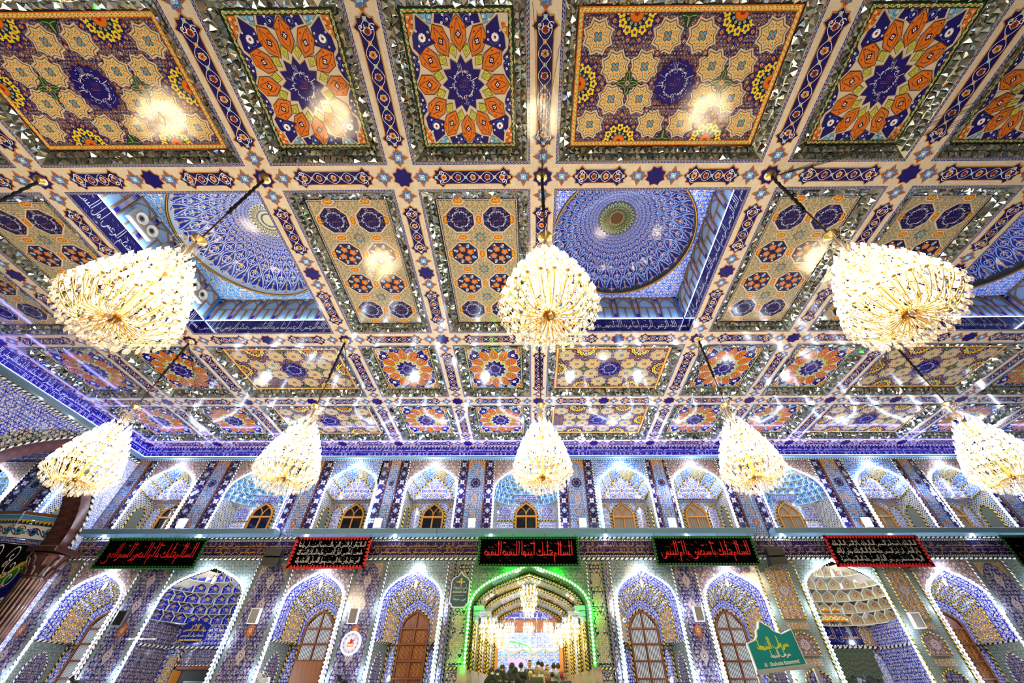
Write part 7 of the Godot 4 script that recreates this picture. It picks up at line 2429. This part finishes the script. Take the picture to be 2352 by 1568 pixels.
func build_people() -> void:
	var pm := mat("people", Color.WHITE, 0.75)
	pm.vertex_color_use_as_albedo = true
	var K := Color(0.012, 0.012, 0.016)
	var cell := 0.024
	var kinds := {
		"green": body(man_bones(Color(0.085, 0.075, 0.035), Color(0.03, 0.03, 0.04), Color(0.25, 0.2, 0.17), "walk"), cell, 0.05),
		"suit": body(man_bones(Color(0.03, 0.05, 0.12), Color(0.02, 0.02, 0.03), HAIRC, "chest"), cell, 0.05),
		"black": body(man_bones(K, K, HAIRC, "walk"), cell, 0.05),
		"grey": body(man_bones(Color(0.16, 0.18, 0.19), Color(0.06, 0.08, 0.14), HAIRC, "stand"), cell, 0.05),
		"brown": body(man_bones(Color(0.07, 0.045, 0.03), Color(0.02, 0.025, 0.05), HAIRC, "walk"), cell, 0.05),
		"red": body(man_bones(Color(0.16, 0.02, 0.02), K, HAIRC, "stand"), cell, 0.05),
		"pale": body(man_bones(Color(0.45, 0.40, 0.36), Color(0.2, 0.18, 0.16), Color(0.5, 0.48, 0.45), "stand"), cell, 0.05),
		"child": body(man_bones(Color(0.10, 0.04, 0.14), Color(0.03, 0.03, 0.05), Color(0.75, 0.80, 0.02), "stand"), cell, 0.05),
		"woman": body(woman_bones(K, false), cell, 0.06),
		"masked": body(woman_bones(K, true), cell, 0.06),
	}
	# kind, x, distance, height of the head's top, turn, label
	var list := [
		["green", 0.175, 21.0, 2.47, 0.0, "person with short grey hair in an olive-brown sweater walking out of the gateway"],
		["pale", 0.27, 22.6, 2.62, PI, "person in a pale robe seen from behind the one in olive-brown"],
		["suit", 1.36, 20.9, 2.32, -0.5, "person in a navy jacket with a hand laid on the chest"],
		["child", -0.08, 21.6, 2.36, 0.2, "child in a yellow knitted cap standing near the ramp rail"],
		["masked", -1.70, 21.2, 2.42, 0.3, "person in a black chador and white face mask nearest the plinth"],
		["masked", -1.5, 21.7, 2.40, 0.2, "person in a black chador and white face mask second from the plinth"],
		["woman", -1.33, 22.4, 2.58, 0.1, "taller person in a black chador behind the two in masks"],
		["woman", -1.32, 20.7, 2.12, 0.3, "short person in a black chador in front of the two in masks"],
		["woman", -1.05, 20.8, 2.10, 0.0, "short person in a black chador beside the front one"],
		["woman", -0.95, 23.4, 2.72, PI, "person in a black chador seen from behind, tallest of the chador group"],
		["woman", -0.75, 22.0, 2.48, 2.6, "person in a black chador turning away beside the ramp rail"],
		["woman", -0.80, 20.75, 2.08, 0.4, "short person in a black chador at the ramp rail"],
		["woman", -1.62, 20.6, 1.98, 0.3, "smallest person in a black chador by the plinth"],
		["black", -0.53, 23.6, 2.78, PI, "person in black seen from behind in the middle of the passage"],
		["brown", -0.13, 25.0, 2.96, 0.0, "person in a dark brown coat standing in the door case"],
		["black", 0.32, 26.8, 3.05, PI, "person in black leaving through the door case"],
		["grey", 0.5, 26.2, 2.98, PI, "person in a grey top leaving through the door case"],
		["red", 0.62, 23.2, 2.52, 0.2, "person in a dark red jacket in the passage"],
		["black", 0.87, 22.2, 2.36, PI, "person in black with bent head near the navy jacket"],
		["grey", 1.0, 23.6, 2.76, PI, "person in a grey patterned jacket seen from behind near the post"],
		["brown", 0.75, 25.2, 2.80, 0.3, "person in brown standing before the wooden post"],
		["red", 1.3, 25.4, 2.86, PI, "person in dark red leaving beside the wooden post"],
	]
	for p in list:
		var child: bool = p[0] in ["woman", "masked"]
		var tall := 1.66 if child else 1.79
		var fl := ramp_y(p[2])
		var k: float = clampf((p[3] - fl) / tall, 0.6, 1.12)
		var o := MeshInstance3D.new()
		o.mesh = kinds[p[0]]
		o.material_override = pm
		tag(o, "person", p[5], "person", V(p[1], fl, p[2]), "people in the gateway")
		o.rotation.y = p[4]
		o.scale = Vector3.ONE * k
	var hr := thing("ramp_handrail", "white metal handrail along the ramp in the gateway", "handrail", V(-0.45, ramp_y(21), 21.0))
	var g := G.new()
	g.tube(PackedVector3Array([Vector3(0, 0, 0), Vector3(0.02, 0.95, 0), Vector3(-0.05, 1.12, -1.2), Vector3(-0.15, 1.25, -3.0)]), 0.025, 6)
	part(hr, "rail", g, M.white_plastic)
	for q in [[-0.05, 1.12, -1.2], [-0.15, 1.25, -3.0]]:
		g = G.new()
		g.tube(PackedVector3Array([Vector3(q[0], q[1], q[2]), Vector3(q[0], 0.1 * floorf(-q[2]) - 0.05, q[2])]), 0.022, 6)
		part(hr, "post", g, M.white_plastic)

# ---------------------------------------------------------------- banners, signs, fittings
func latin(parent: Node3D, called: String, text: String, size: float, m: String, t: Transform3D, wide := -1.0, bold := true) -> void:
	var f := SystemFont.new()
	f.font_names = PackedStringArray(["Droid Sans"])
	f.font_weight = 700 if bold else 400
	var tm := TextMesh.new()
	tm.text = text
	tm.font = f
	tm.font_size = 64
	tm.pixel_size = size / 64.0
	tm.depth = 0.004
	tm.curve_step = 2.0
	var k := 1.0
	if wide > 0: k = wide / maxf(0.01, tm.get_aabb().size.x)
	part(parent, called, tm, M[m], t * Transform3D(Basis.from_scale(Vector3(k, 1, 1)), Vector3.ZERO))

func banner(x0: float, x1: float, y0: float, y1: float, red: bool, lines: Array, label: String) -> void:
	var w := x1 - x0
	var h := y1 - y0
	var b := thing("banner", label, "banner", V((x0 + x1) / 2, y0, 19.9), "mourning banners along the frieze")
	var g := G.new()
	var n := 24
	var wave := func(x: float, y: float) -> float: return 0.008 * sin(x * 4.0 + y) + 0.004 * sin(x * 9.0)
	for i in n:
		for j in 5:
			var c := []
			for e in [[i, j], [i, j + 1], [i + 1, j + 1], [i + 1, j]]:
				var x: float = -w / 2 + w * e[0] / n
				var y: float = h * e[1] / 5.0
				c.append(Vector3(x, y, wave.call(x, y)))
			g.quad(c[0], c[1], c[2], c[3])
	part(b, "cloth", g, M.black_cloth)
	for f in [-0.47, -0.16, 0.16, 0.47]:
		g = G.new()
		g.tube(PackedVector3Array([Vector3(w * f, h - 0.02, -0.005), Vector3(w * f, 7.32 - y0, -0.03)]), 0.008, 4)
		part(b, "hanging_cord", g, M.cord_black)
	# border: a coloured band with flame-shaped teeth
	var bd := G.new()
	var t := 0.055 if red else 0.1
	var z := 0.016
	for r in [[-w / 2, 0.0, w / 2, t], [-w / 2, h - t, w / 2, h], [-w / 2, 0.0, -w / 2 + t, h], [w / 2 - t, 0.0, w / 2, h]]:
		if red: bd.quad(Vector3(r[0], r[1], z), Vector3(r[0], r[3], z), Vector3(r[2], r[3], z), Vector3(r[2], r[1], z))
	var pitch := 0.15 if red else 0.135
	for side in 4:
		var l := w if side % 2 == 0 else h
		var d := h if side % 2 == 0 else w
		var k := int(round(l / pitch))
		bd.x = Transform3D(Basis(Vector3(0, 0, 1), PI / 2 * side), Vector3(0, h / 2, 0))
		for i in k:
			var cx := -l / 2 + (i + 0.5) * l / k
			if red:
				bd.flat(moved(P2([-0.05, 0, -0.055, 0.05, 0.0, 0.11, 0.05, 0.05, 0.04, 0]), Vector2(cx, -d / 2 + t)), z)
			else:
				bd.flat(moved(P2([-0.045, 0.02, -0.05, 0.06, -0.02, 0.07, 0, 0.11, 0.02, 0.07, 0.05, 0.06, 0.045, 0.02, 0.015, 0.04, -0.015, 0.04]), Vector2(cx, -d / 2 + 0.03)), z)
		if not red:
			bd.quad(Vector3(-l / 2, -d / 2, z), Vector3(-l / 2, -d / 2 + 0.035, z), Vector3(l / 2, -d / 2 + 0.035, z), Vector3(l / 2, -d / 2, z))
	bd.x = Transform3D.IDENTITY
	part(b, "border", bd, M.banner_red if red else M.banner_green)
	var tx := G.new()
	var m := 0.3 if not red else 0.22
	if lines.size() == 1:
		ink_mesh(tx, lines[0], Vector2(-w / 2 + m, 0.2), Vector2(w / 2 - m, h - 0.18), 0.030, 0.018, 0.1, true, 12)
	else:
		for i in lines.size():
			var yy := h - 0.2 - (i + 1) * (h - 0.36) / lines.size()
			ink_mesh(tx, lines[i], Vector2(-w / 2 + m + 0.05 * i, yy), Vector2(w / 2 - m - 0.05 * i, yy + (h - 0.36) / lines.size()), 0.015, 0.018, 0.25, true, i + 5)
	part(b, "lettering", tx, M.ink_red if not red else M.ink_white)

func speaker(x: float, y: float, dark: bool, label: String, yaw: float) -> void:
	var s := thing("wall_speaker", label, "loudspeaker", V(x, y, 20.28), "loudspeakers on the lower wall")
	s.rotation = Vector3(0.12, yaw, 0)
	var g := G.new()
	g.slab(Vector3.ZERO, Vector3(0.38, 0.56, 0.26), 0.03)
	part(s, "cabinet", g, M.dark_grey if dark else M.white_plastic)
	g = G.new()
	g.slab(Vector3(0, 0, 0.135), Vector3(0.31, 0.49, 0.02), 0.008)
	part(s, "grille", g, M.black_plastic if dark else M.grey_cloth)
	g = G.new()
	g.tube(PackedVector3Array([Vector3(0, -0.1, -0.13), Vector3(0, -0.1, -0.24)]), 0.03, 6)
	part(s, "bracket", g, M.dark_grey)

func fan(x: float, y: float, white: bool, label: String) -> void:
	var f := thing("wall_fan", label, "fan", V(x, y, 20.05))
	f.rotation = Vector3(0.25, 0.3 if x > 0 else -0.2, 0)
	var m: Material = M.white_plastic if white else M.black_plastic
	var g := G.new()
	for r in [0.32, 0.24, 0.16, 0.08]:
		var p := PackedVector3Array()
		for i in 25: p.append(Vector3(cos(TAU * i / 24) * r, sin(TAU * i / 24) * r, 0.09 - r * 0.12))
		g.tube(p, 0.007, 4)
	for i in 16: g.tube(PackedVector3Array([Vector3(0, 0, 0.1), Vector3(cos(TAU * i / 16) * 0.32, sin(TAU * i / 16) * 0.32, 0.05)]), 0.004, 3)
	part(f, "cage", g, m)
	for k in 3:
		var b := G.new()
		b.x = Transform3D(Basis(Vector3(0, 0, 1), TAU * k / 3) * Basis(Vector3(1, 0, 0), 0.35), Vector3.ZERO)
		b.prism(smooth(P2([0.03, 0.03, 0.14, 0.11, 0.27, 0.09, 0.28, -0.02, 0.15, -0.05, 0.04, -0.03]), 2), -0.004, 0.004)
		part(f, "blade", b, m)
	g = G.new()
	g.lathe(P2([0.001, -0.2, 0.07, -0.18, 0.08, -0.05, 0.05, 0.04, 0.001, 0.06]), 12)
	part(f, "motor", g, m, Transform3D(Basis(Vector3.RIGHT, PI / 2), Vector3.ZERO))
	g = G.new()
	g.box(Vector3(0, -0.08, -0.28), Vector3(0.1, 0.24, 0.2))
	part(f, "bracket", g, m)

func build_signs() -> void:
	mat("black_cloth", Color(0.008, 0.008, 0.012), 0.9).metallic_specular = 0.1
	mat("banner_green", Color(0.20, 0.50, 0.26), 0.7)
	mat("banner_red", Color(0.80, 0.07, 0.08), 0.7)
	mat("ink_red", Color(0.92, 0.10, 0.09), 0.6)
	mat("ink_white", Color(0.88, 0.90, 0.90), 0.6)
	mat("ink_gold", Color(0.88, 0.76, 0.22), 0.45)
	mat("ink_yellow", Color(0.82, 0.86, 0.10), 0.45)
	mat("ink_dark", Color(0.08, 0.07, 0.16), 0.5)
	mat("sign_teal", Color(0.05, 0.30, 0.33), 0.35)
	mat("sign_cyan", Color(0.04, 0.50, 0.54), 0.3)
	mat("sign_blue", Color(0.05, 0.10, 0.48), 0.12)
	mat("sign_rim", Color(0.82, 0.84, 0.82), 0.35)
	mat("clock_face", Color(0.88, 0.88, 0.92), 0.4)
	mat("curtain_green", Color.WHITE, 0.8, 0.0, M.damask_green.albedo_texture)
	mat("fringe", Color(0.26, 0.30, 0.22), 0.8)
	glow("clock_ring", Color(0.80, 0.82, 1.0), 1.6)
	banner(-20.32, -15.52, 5.80, 7.12, false, ["السلام عليك يا ام البدور السواطع"], "green-bordered black banner with red script over the wide blue niche")
	banner(-11.28, -7.655, 5.805, 7.165, true, ["السلام على ام البنين التي قالت حينما اخبرت بان ولدها", "قطعت كفاه من اجل الحسين عليه السلام الحمد لله", "الذي جعل ولدي فداء لابن بنت رسول الله صلى الله عليه واله"], "red-bordered black banner with three white lines above the door with a plain board")
	banner(-2.53, 2.225, 5.87, 7.17, false, ["السلام عليك ايتها التقية النقية"], "green-bordered black banner with red script hanging over the gateway")
	banner(5.72, 10.49, 5.9, 7.18, false, ["السلام عليك يا سيدتي يا ام البنين"], "green-bordered black banner with red script above the two slatted doors")
	banner(13.9, 18.33, 5.86, 7.2, true, ["السلام عليك يا حبيبة امير المؤمنين السلام عليك يا ام البنين السلام عليك", "يا ام العباس ابن امير المؤمنين عليه السلام السلام عليك وعلى اولادك", "الاربعة المستشهدين بين يدي الامام الحسين عليه السلام يوم عاشوراء"], "red-bordered black banner with three white lines above the beige niche")
	banner(22.25, 27.0, 5.86, 7.2, false, ["السلام عليك يا ام البنين"], "green-bordered black banner cut off at the far right end")
	# gate number sign
	var s := thing("gate_sign", "dark teal sign with the number four and white lettering beside the gateway", "sign", V(-3.22, 4.36, 20.2))
	var pl := smooth(P2([0, 1.42, -0.12, 1.24, -0.3, 1.16, -0.36, 1.08]), 3) + P2([-0.42, 1.04, -0.42, 0.16]) + smooth(P2([-0.34, 0.12, -0.28, 0.02, -0.1, 0.0]), 2) 
	var all := pl.duplicate()
	for i in range(pl.size() - 1, 0, -1): all.append(Vector2(-pl[i].x, pl[i].y))
	var g := G.new()
	g.prism(all, -0.05, 0.04, 0.01)
	part(s, "rim", g, M.sign_rim)
	g = G.new()
	g.prism(Geometry2D.offset_polygon(all, -0.045)[0], 0.0, 0.055)
	part(s, "plate", g, M.sign_teal)
	g = G.new()
	for y in [0.3, 1.0]: g.box(Vector3(0, y, -0.17), Vector3(0.1, 0.08, 0.26))
	part(s, "wall_bracket", g, M.dark_grey)
	latin(s, "numeral", "-4-", 0.34, "ink_gold", at(0, 1.0, -0.058))
	latin(s, "lettering", "Al-Shuhada's Gate", 0.1, "ink_white", at(0, 0.585, -0.058), 0.62)
	g = G.new()
	ink_mesh(g, "باب الشهداء", Vector2(-0.34, 0.64), Vector2(0.34, 0.9), 0.012, 0.058, 0.3, false)
	ink_mesh(g, "درب شهداء", Vector2(-0.3, 0.2), Vector2(0.3, 0.46), 0.012, 0.058, 0.3, false)
	part(s, "lettering", g, M.ink_white)
	g = G.new()
	for y in [0.7, 0.49]: g.box(Vector3(0, y - 0.04, 0.058), Vector3(0.4, 0.014, 0.004))
	part(s, "rule_line", g, M.ink_gold)
	# basement sign on its frame
	var t := thing("basement_sign", "teal illuminated-box sign with yellow lettering on a silver frame", "sign", V(7.85, 2.5, 16.0))
	t.rotation = Vector3(0.05, -0.28, 0.085)
	var q := P2([-0.72, -0.38, -0.72, 0.3, -0.45, 0.36]) + smooth(P2([-0.45, 0.36, -0.34, 0.46, -0.3, 0.6, -0.2, 0.66, -0.12, 0.82, 0.0, 0.72, 0.1, 0.66, 0.16, 0.55, 0.28, 0.47, 0.4, 0.42]), 2) + P2([0.72, 0.5, 0.72, -0.38])
	g = G.new()
	g.prism(Geometry2D.offset_polygon(q, 0.035)[0], -0.3, 0.0, 0.02)
	part(t, "box", g, M.sign_rim)
	g = G.new()
	g.prism(q, -0.02, 0.02)
	part(t, "face", g, M.sign_cyan)
	g = G.new()
	ink_mesh(g, "سرداب الشهداء", Vector2(-0.5, -0.02), Vector2(0.45, 0.42), 0.026, 0.024, 0.3, false)
	part(t, "lettering", g, M.ink_yellow)
	g = G.new()
	ink_mesh(g, "سرداب الشهداء", Vector2(-0.2, -0.2), Vector2(0.4, 0.08), 0.016, 0.024, 0.3, false)
	part(t, "lettering", g, M.ink_white)
	latin(t, "lettering", "Al - Shuhada Basement", 0.13, "ink_white", at(0.05, -0.27, -0.024), 1.05)
	var fr := thing("sign_frame", "silver tube frame standing under the teal sign", "frame", V(7.95, 0, 15.95))
	fr.rotation.y = -0.28
	g = G.new()
	g.slab(Vector3(0, 2.12, 0), Vector3(1.75, 0.11, 0.11), 0.015)
	part(fr, "crossbar", g, M.silver_post, Transform3D(Basis(Vector3(0, 0, 1), 0.085), Vector3(0.18, -0.02, 0)))
	for x in [-0.82, 0.84]:
		g = G.new()
		g.slab(Vector3(x, 1.0 + 0.04 * x, 0), Vector3(0.11, 2.02 + 0.14 * x, 0.11), 0.015)
		part(fr, "post", g, M.silver_post)
	# blue fair sign
	var b := thing("fair_sign", "glossy royal blue sign with gold lettering hanging in the wide blue niche", "sign", V(-14.68, 3.2, 20.75))
	var bq := P2([-0.58, 0.1, -0.62, 0.2, -0.56, 0.3, -0.58, 0.62, -0.4, 0.72, 0, 0.78, 0.4, 0.72, 0.58, 0.62, 0.56, 0.3, 0.62, 0.2, 0.58, 0.1, 0.3, 0.02, 0, -0.04, -0.3, 0.02])
	g = G.new()
	g.prism(bq, -0.02, 0.02, 0.006)
	part(b, "plate", g, M.sign_blue)
	g = G.new()
	ink_mesh(g, "معرض", Vector2(-0.2, 0.55), Vector2(0.2, 0.76), 0.014, 0.024, 0.3, false)
	ink_mesh(g, "بركات الامام الحسين", Vector2(-0.5, 0.34), Vector2(0.5, 0.6), 0.016, 0.024, 0.3, false)
	part(b, "lettering", g, M.ink_gold)
	g = G.new()
	ink_mesh(g, "نمايشگاه بركات امام حسين", Vector2(-0.5, 0.17), Vector2(0.5, 0.36), 0.011, 0.024, 0.3, false)
	part(b, "lettering", g, M.ink_white)
	latin(b, "lettering", "Imam Hussain Blessing Fair", 0.1, "ink_gold", at(0, 0.1, -0.024), 1.0)
	g = G.new()
	for x in [-0.3, 0.3]: g.tube(PackedVector3Array([Vector3(x, 0.74, 0), Vector3(x, 1.9, 0)]), 0.006, 4)
	part(b, "hanging_wire", g, M.steel)
	# clock
	var c := thing("wall_clock", "round white wall clock with a glowing rim", "clock", V(-7.6, 3.16, 20.4))
	c.rotation.y = 0.0
	g = G.new()
	g.lathe(P2([0.4, -0.06, 0.41, 0.03, 0.37, 0.06, 0.35, 0.05]), 32)
	var face := Transform3D(Basis(Vector3.RIGHT, PI / 2), Vector3.ZERO)
	part(c, "rim", g, M.clock_ring, face)
	g = G.new()
	g.flat(ngon(32, 0.37), 0.045)
	part(c, "face", g, M.clock_face)
	for k in 12:
		var a := PI / 2 - TAU * k / 12
		latin(c, "numeral", str(12 if k == 0 else k), 0.075, "ink_dark", at(cos(a) * 0.29, sin(a) * 0.29, -0.05))
	g = G.new()
	g.flat(P2([-0.012, -0.03, -0.008, 0.26, 0.008, 0.26, 0.012, -0.03]), 0)
	part(c, "minute_hand", g, M.ink_dark, Transform3D(Basis(Vector3(0, 0, 1), -0.75), Vector3(0, 0, 0.056)))
	g = G.new()
	g.flat(P2([-0.014, -0.03, -0.01, 0.17, 0.01, 0.17, 0.014, -0.03]), 0)
	part(c, "hour_hand", g, M.ink_dark, Transform3D(Basis(Vector3(0, 0, 1), -0.95), Vector3(0, 0, 0.054)))
	g = G.new()
	g.flat(P2([-0.13, -0.12, -0.13, 0.02, -0.05, 0.02, -0.05, 0.1, 0, 0.16, 0.05, 0.1, 0.05, 0.02, 0.13, 0.02, 0.13, -0.12]), 0.048)
	part(c, "emblem", g, M.banner_red)
	g = G.new()
	g.flat(P2([-0.11, -0.1, -0.11, -0.02, 0.11, -0.02, 0.11, -0.1]), 0.05)
	part(c, "emblem", g, M.ink_gold)
	omni(c, Vector3(0, 0, 0.3), Color(0.82, 0.84, 1.0), 0.12, 0.2)
	# loudspeakers
	speaker(-12.05, 4.08, false, "white wall loudspeaker on the strip beside the wide blue niche", 0.25)
	speaker(-7.74, 4.08, false, "white wall loudspeaker above the clock", 0.15)
	speaker(7.2, 4.16, false, "white wall loudspeaker between the two slatted doors", -0.15)
	speaker(16.42, 3.92, false, "white wall loudspeaker beside the beige niche", -0.35)
	speaker(-17.83, 4.0, true, "dark grey wall loudspeaker between the marble column and the blue niche", 0.3)
	for e in [[-12.1, "by the red-bordered banner beside the clock", 0.1], [11.32, "by the banner above the slatted doors", -0.1]]:
		var la := thing("line_array", "black double loudspeaker hanging from the ledge " + e[1], "loudspeaker", V(e[0], 5.92, 19.95))
		la.rotation.y = e[2]
		for k in 2:
			g = G.new()
			g.x = Transform3D(Basis(Vector3.RIGHT, 0.12 * (1 - k)), Vector3(0, 0.18 + k * 0.36, 0))
			g.slab(Vector3.ZERO, Vector3(0.72, 0.34, 0.4), 0.02)
			part(la, "cabinet", g, M.black_plastic)
		g = G.new()
		g.box(Vector3(0, 0.76, 0), Vector3(0.8, 0.04, 0.3))
		for x in [-0.36, 0.36]: g.box(Vector3(x, 0.74, 0.0), Vector3(0.03, 0.1, 0.3))
		part(la, "flying_frame", g, M.dark_grey)
		g = G.new()
		g.tube(PackedVector3Array([Vector3(0, 0.78, 0), Vector3(0.1 * -signf(e[0]), 5.0, -0.2)]), 0.01, 4)
		part(la, "cable", g, M.steel)
	fan(-18.0, 1.88, false, "black wall fan low between the marble column and the blue niche")
	fan(-7.45, 1.9, false, "black wall fan below the clock")
	fan(13.0, 1.95, false, "black wall fan at the edge of the beige niche")
	fan(-10.6, 1.95, true, "white wall fan beside the door with a plain board")
	for e in [[-3.98, 3.95, "left of the gateway"], [4.0, 3.95, "right of the gateway"], [20.5, 4.25, "past the beige niche"]]:
		var dc := thing("dome_camera", "small white dome camera on the wall " + e[2], "camera", V(e[0], e[1], 20.42), "dome cameras")
		g = G.new()
		g.lathe(P2([0.02, -0.07, 0.06, -0.05, 0.075, 0.0, 0.08, 0.05]), 12)
		part(dc, "housing", g, M.white_plastic, Transform3D(Basis(Vector3.RIGHT, -PI / 2), Vector3.ZERO))
		g = G.new()
		g.sphere(Vector3(0, 0, 0.06), Vector3.ONE * 0.04, 8, 5)
		part(dc, "lens_dome", g, M.glass_dark)
	# curtain and open doorway in the wide niches
	var gc := thing("damask_curtain", "green damask curtain with a scalloped fringe in the beige niche", "curtain", V(14.1, 0, 22.15))
	g = G.new()
	for i in 30:
		var x0 := -0.95 + i * 0.063
		var za := 0.05 * sin(i * 1.1)
		var zb := 0.05 * sin((i + 1) * 1.1)
		g.quad(Vector3(x0, 0.2, za), Vector3(x0, 3.1, za), Vector3(x0 + 0.063, 3.1, zb), Vector3(x0 + 0.063, 0.2, zb), i / 10.0, 0, (i + 1) / 10.0, 2.2)
	part(gc, "folds", g, M.curtain_green)
	g = G.new()
	for i in 48:
		var x0 := -1.0 + i / 24.0
		var b0 := 2.3 - 0.16 * absf(sin(PI * i / 16.0))
		var b1 := 2.3 - 0.16 * absf(sin(PI * (i + 1) / 16.0))
		g.quad(Vector3(x0, b0, 0.1), Vector3(x0, 3.12, 0.09), Vector3(x0 + 1 / 24.0, 3.12, 0.09), Vector3(x0 + 1 / 24.0, b1, 0.1), i / 12.0, 0, (i + 1) / 12.0, 0.7)
	part(gc, "valance", g, M.curtain_green)
	g = G.new()
	var fp := PackedVector3Array()
	for i in 49: fp.append(Vector3(-1.0 + i / 24.0, 2.28 - 0.16 * absf(sin(PI * i / 16.0)), 0.11))
	g.tube(fp, 0.03, 5)
	part(gc, "fringe", g, M.fringe)
	var od := setting("door_91", "open wooden doorway under the blue fair sign", "door")
	od.position = V(-14.9, 0, 22.2)
	g = G.new()
	for x in [-0.85, 0.85]: g.slab(Vector3(x, 1.25, 0), Vector3(0.12, 2.5, 0.16), 0.015)
	g.slab(Vector3(0, 2.46, 0), Vector3(1.82, 0.12, 0.16), 0.015)
	part(od, "door_frame", g, M.wood)
	g = G.new()
	g.slab(Vector3.ZERO, Vector3(0.7, 2.35, 0.05), 0.01)
	part(od, "open_leaf", g, M.orange_wood, Transform3D(Basis(Vector3.UP, 1.1), Vector3(-0.6, 1.2, -0.1)))
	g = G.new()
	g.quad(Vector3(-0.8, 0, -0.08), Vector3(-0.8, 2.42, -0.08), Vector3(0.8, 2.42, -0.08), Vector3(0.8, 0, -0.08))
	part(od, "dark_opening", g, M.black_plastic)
	for y in [1.6, 2.0]:
		g = G.new()
		g.slab(Vector3(0.25, y, -0.02), Vector3(1.0, 0.05, 0.05), 0.01)
		part(od, "shelf_rail", g, M.steel)
	# twin round loudspeakers at the foot of the pale dome's windows
	for e in [[6.9, 13.45, "upper pair"], [8.3, 13.45, "middle pair"], [9.8, 13.45, "lower pair"]]:
		var ds := thing("dome_speaker", "grey twin-cone loudspeaker fixed to the pale dome windows, " + e[2], "loudspeaker", V(-13.52, e[1], e[0]), "loudspeakers in the pale dome")
		ds.rotation.y = PI / 2
		g = G.new()
		g.slab(Vector3(0, 0, 0), Vector3(1.0, 0.52, 0.2), 0.03)
		part(ds, "cabinet", g, M.grey_cloth)
		for x in [-0.24, 0.24]:
			g = G.new()
			g.lathe(P2([0.2, 0.0, 0.21, 0.03, 0.19, 0.04, 0.1, -0.02, 0.07, -0.03]), 20)
			var cone := part(ds, "cone_ring", g, M.white_plastic, Transform3D(Basis(Vector3.RIGHT, PI / 2), Vector3(x, 0, 0.11)))
			g = G.new()
			g.sphere(Vector3(0, -0.01, 0), Vector3(0.075, 0.03, 0.075), 10, 5)
			part(cone, "dust_cap", g, M.black_plastic)
	# wires strung across the lower wall
	for e in [[-17.2, -15.9, 3.3, "between the dark loudspeaker and the blue niche"], [20.6, 22.6, 2.2, "low at the far right end"]]:
		var wr := thing("white_conduit", "thin white conduit running across the wall " + e[3], "conduit", V(e[0], e[2], 20.4))
		g = G.new()
		g.tube(PackedVector3Array([Vector3.ZERO, Vector3(e[1] - e[0], 0, 0)]), 0.018, 5)
		part(wr, "pipe", g, M.white_plastic)
		g = G.new()
		for k in 3: g.box(Vector3((e[1] - e[0]) * (0.1 + 0.4 * k), 0, -0.03), Vector3(0.05, 0.06, 0.06))
		part(wr, "clips", g, M.white_plastic, Transform3D.IDENTITY, "stuff")

const LAMP_E := 15.5
const LED_E := 0.75
const COVE_E := 6.0
const FLOOD_E := 13.0

func _ready() -> void:
	# camera, world, exposure
	var cam := Camera3D.new()
	cam.name = "camera"
	add_child(cam)
	cam.position = Vector3(0, 1.2, 0)
	cam.rotation = Vector3(0.7586, 0.0086, 0.0012)
	cam.projection = Camera3D.PROJECTION_FRUSTUM
	cam.near = 0.1
	cam.far = 200
	cam.size = 0.1 * 1568.0 / 887.19
	cam.frustum_offset = Vector2(0.1 * (1176.0 - 1213.59) / 887.19, 0)
	cam.current = true
	var we := WorldEnvironment.new()
	we.name = "world"
	var en := Environment.new()
	en.background_mode = Environment.BG_COLOR
	en.background_color = Color(0.02, 0.025, 0.04)
	en.tonemap_mode = Environment.TONE_MAPPER_LINEAR
	en.tonemap_exposure = 1.0
	en.sdfgi_enabled = true
	en.ssao_enabled = true
	en.ssil_enabled = true
	we.environment = en
	add_child(we)
	var t0 := Time.get_ticks_msec()
	var mark := func(s): print("%s %.1f s" % [s, (Time.get_ticks_msec() - t0) / 1000.0])
	materials()
	mark.call("materials")
	build_ceiling()
	mark.call("ceiling")
	build_chandeliers()
	mark.call("chandeliers")
	build_wall()
	mark.call("wall")
	build_room()
	build_gate()
	mark.call("room")
	build_signs()
	mark.call("signs")
	build_people()
	mark.call("people")
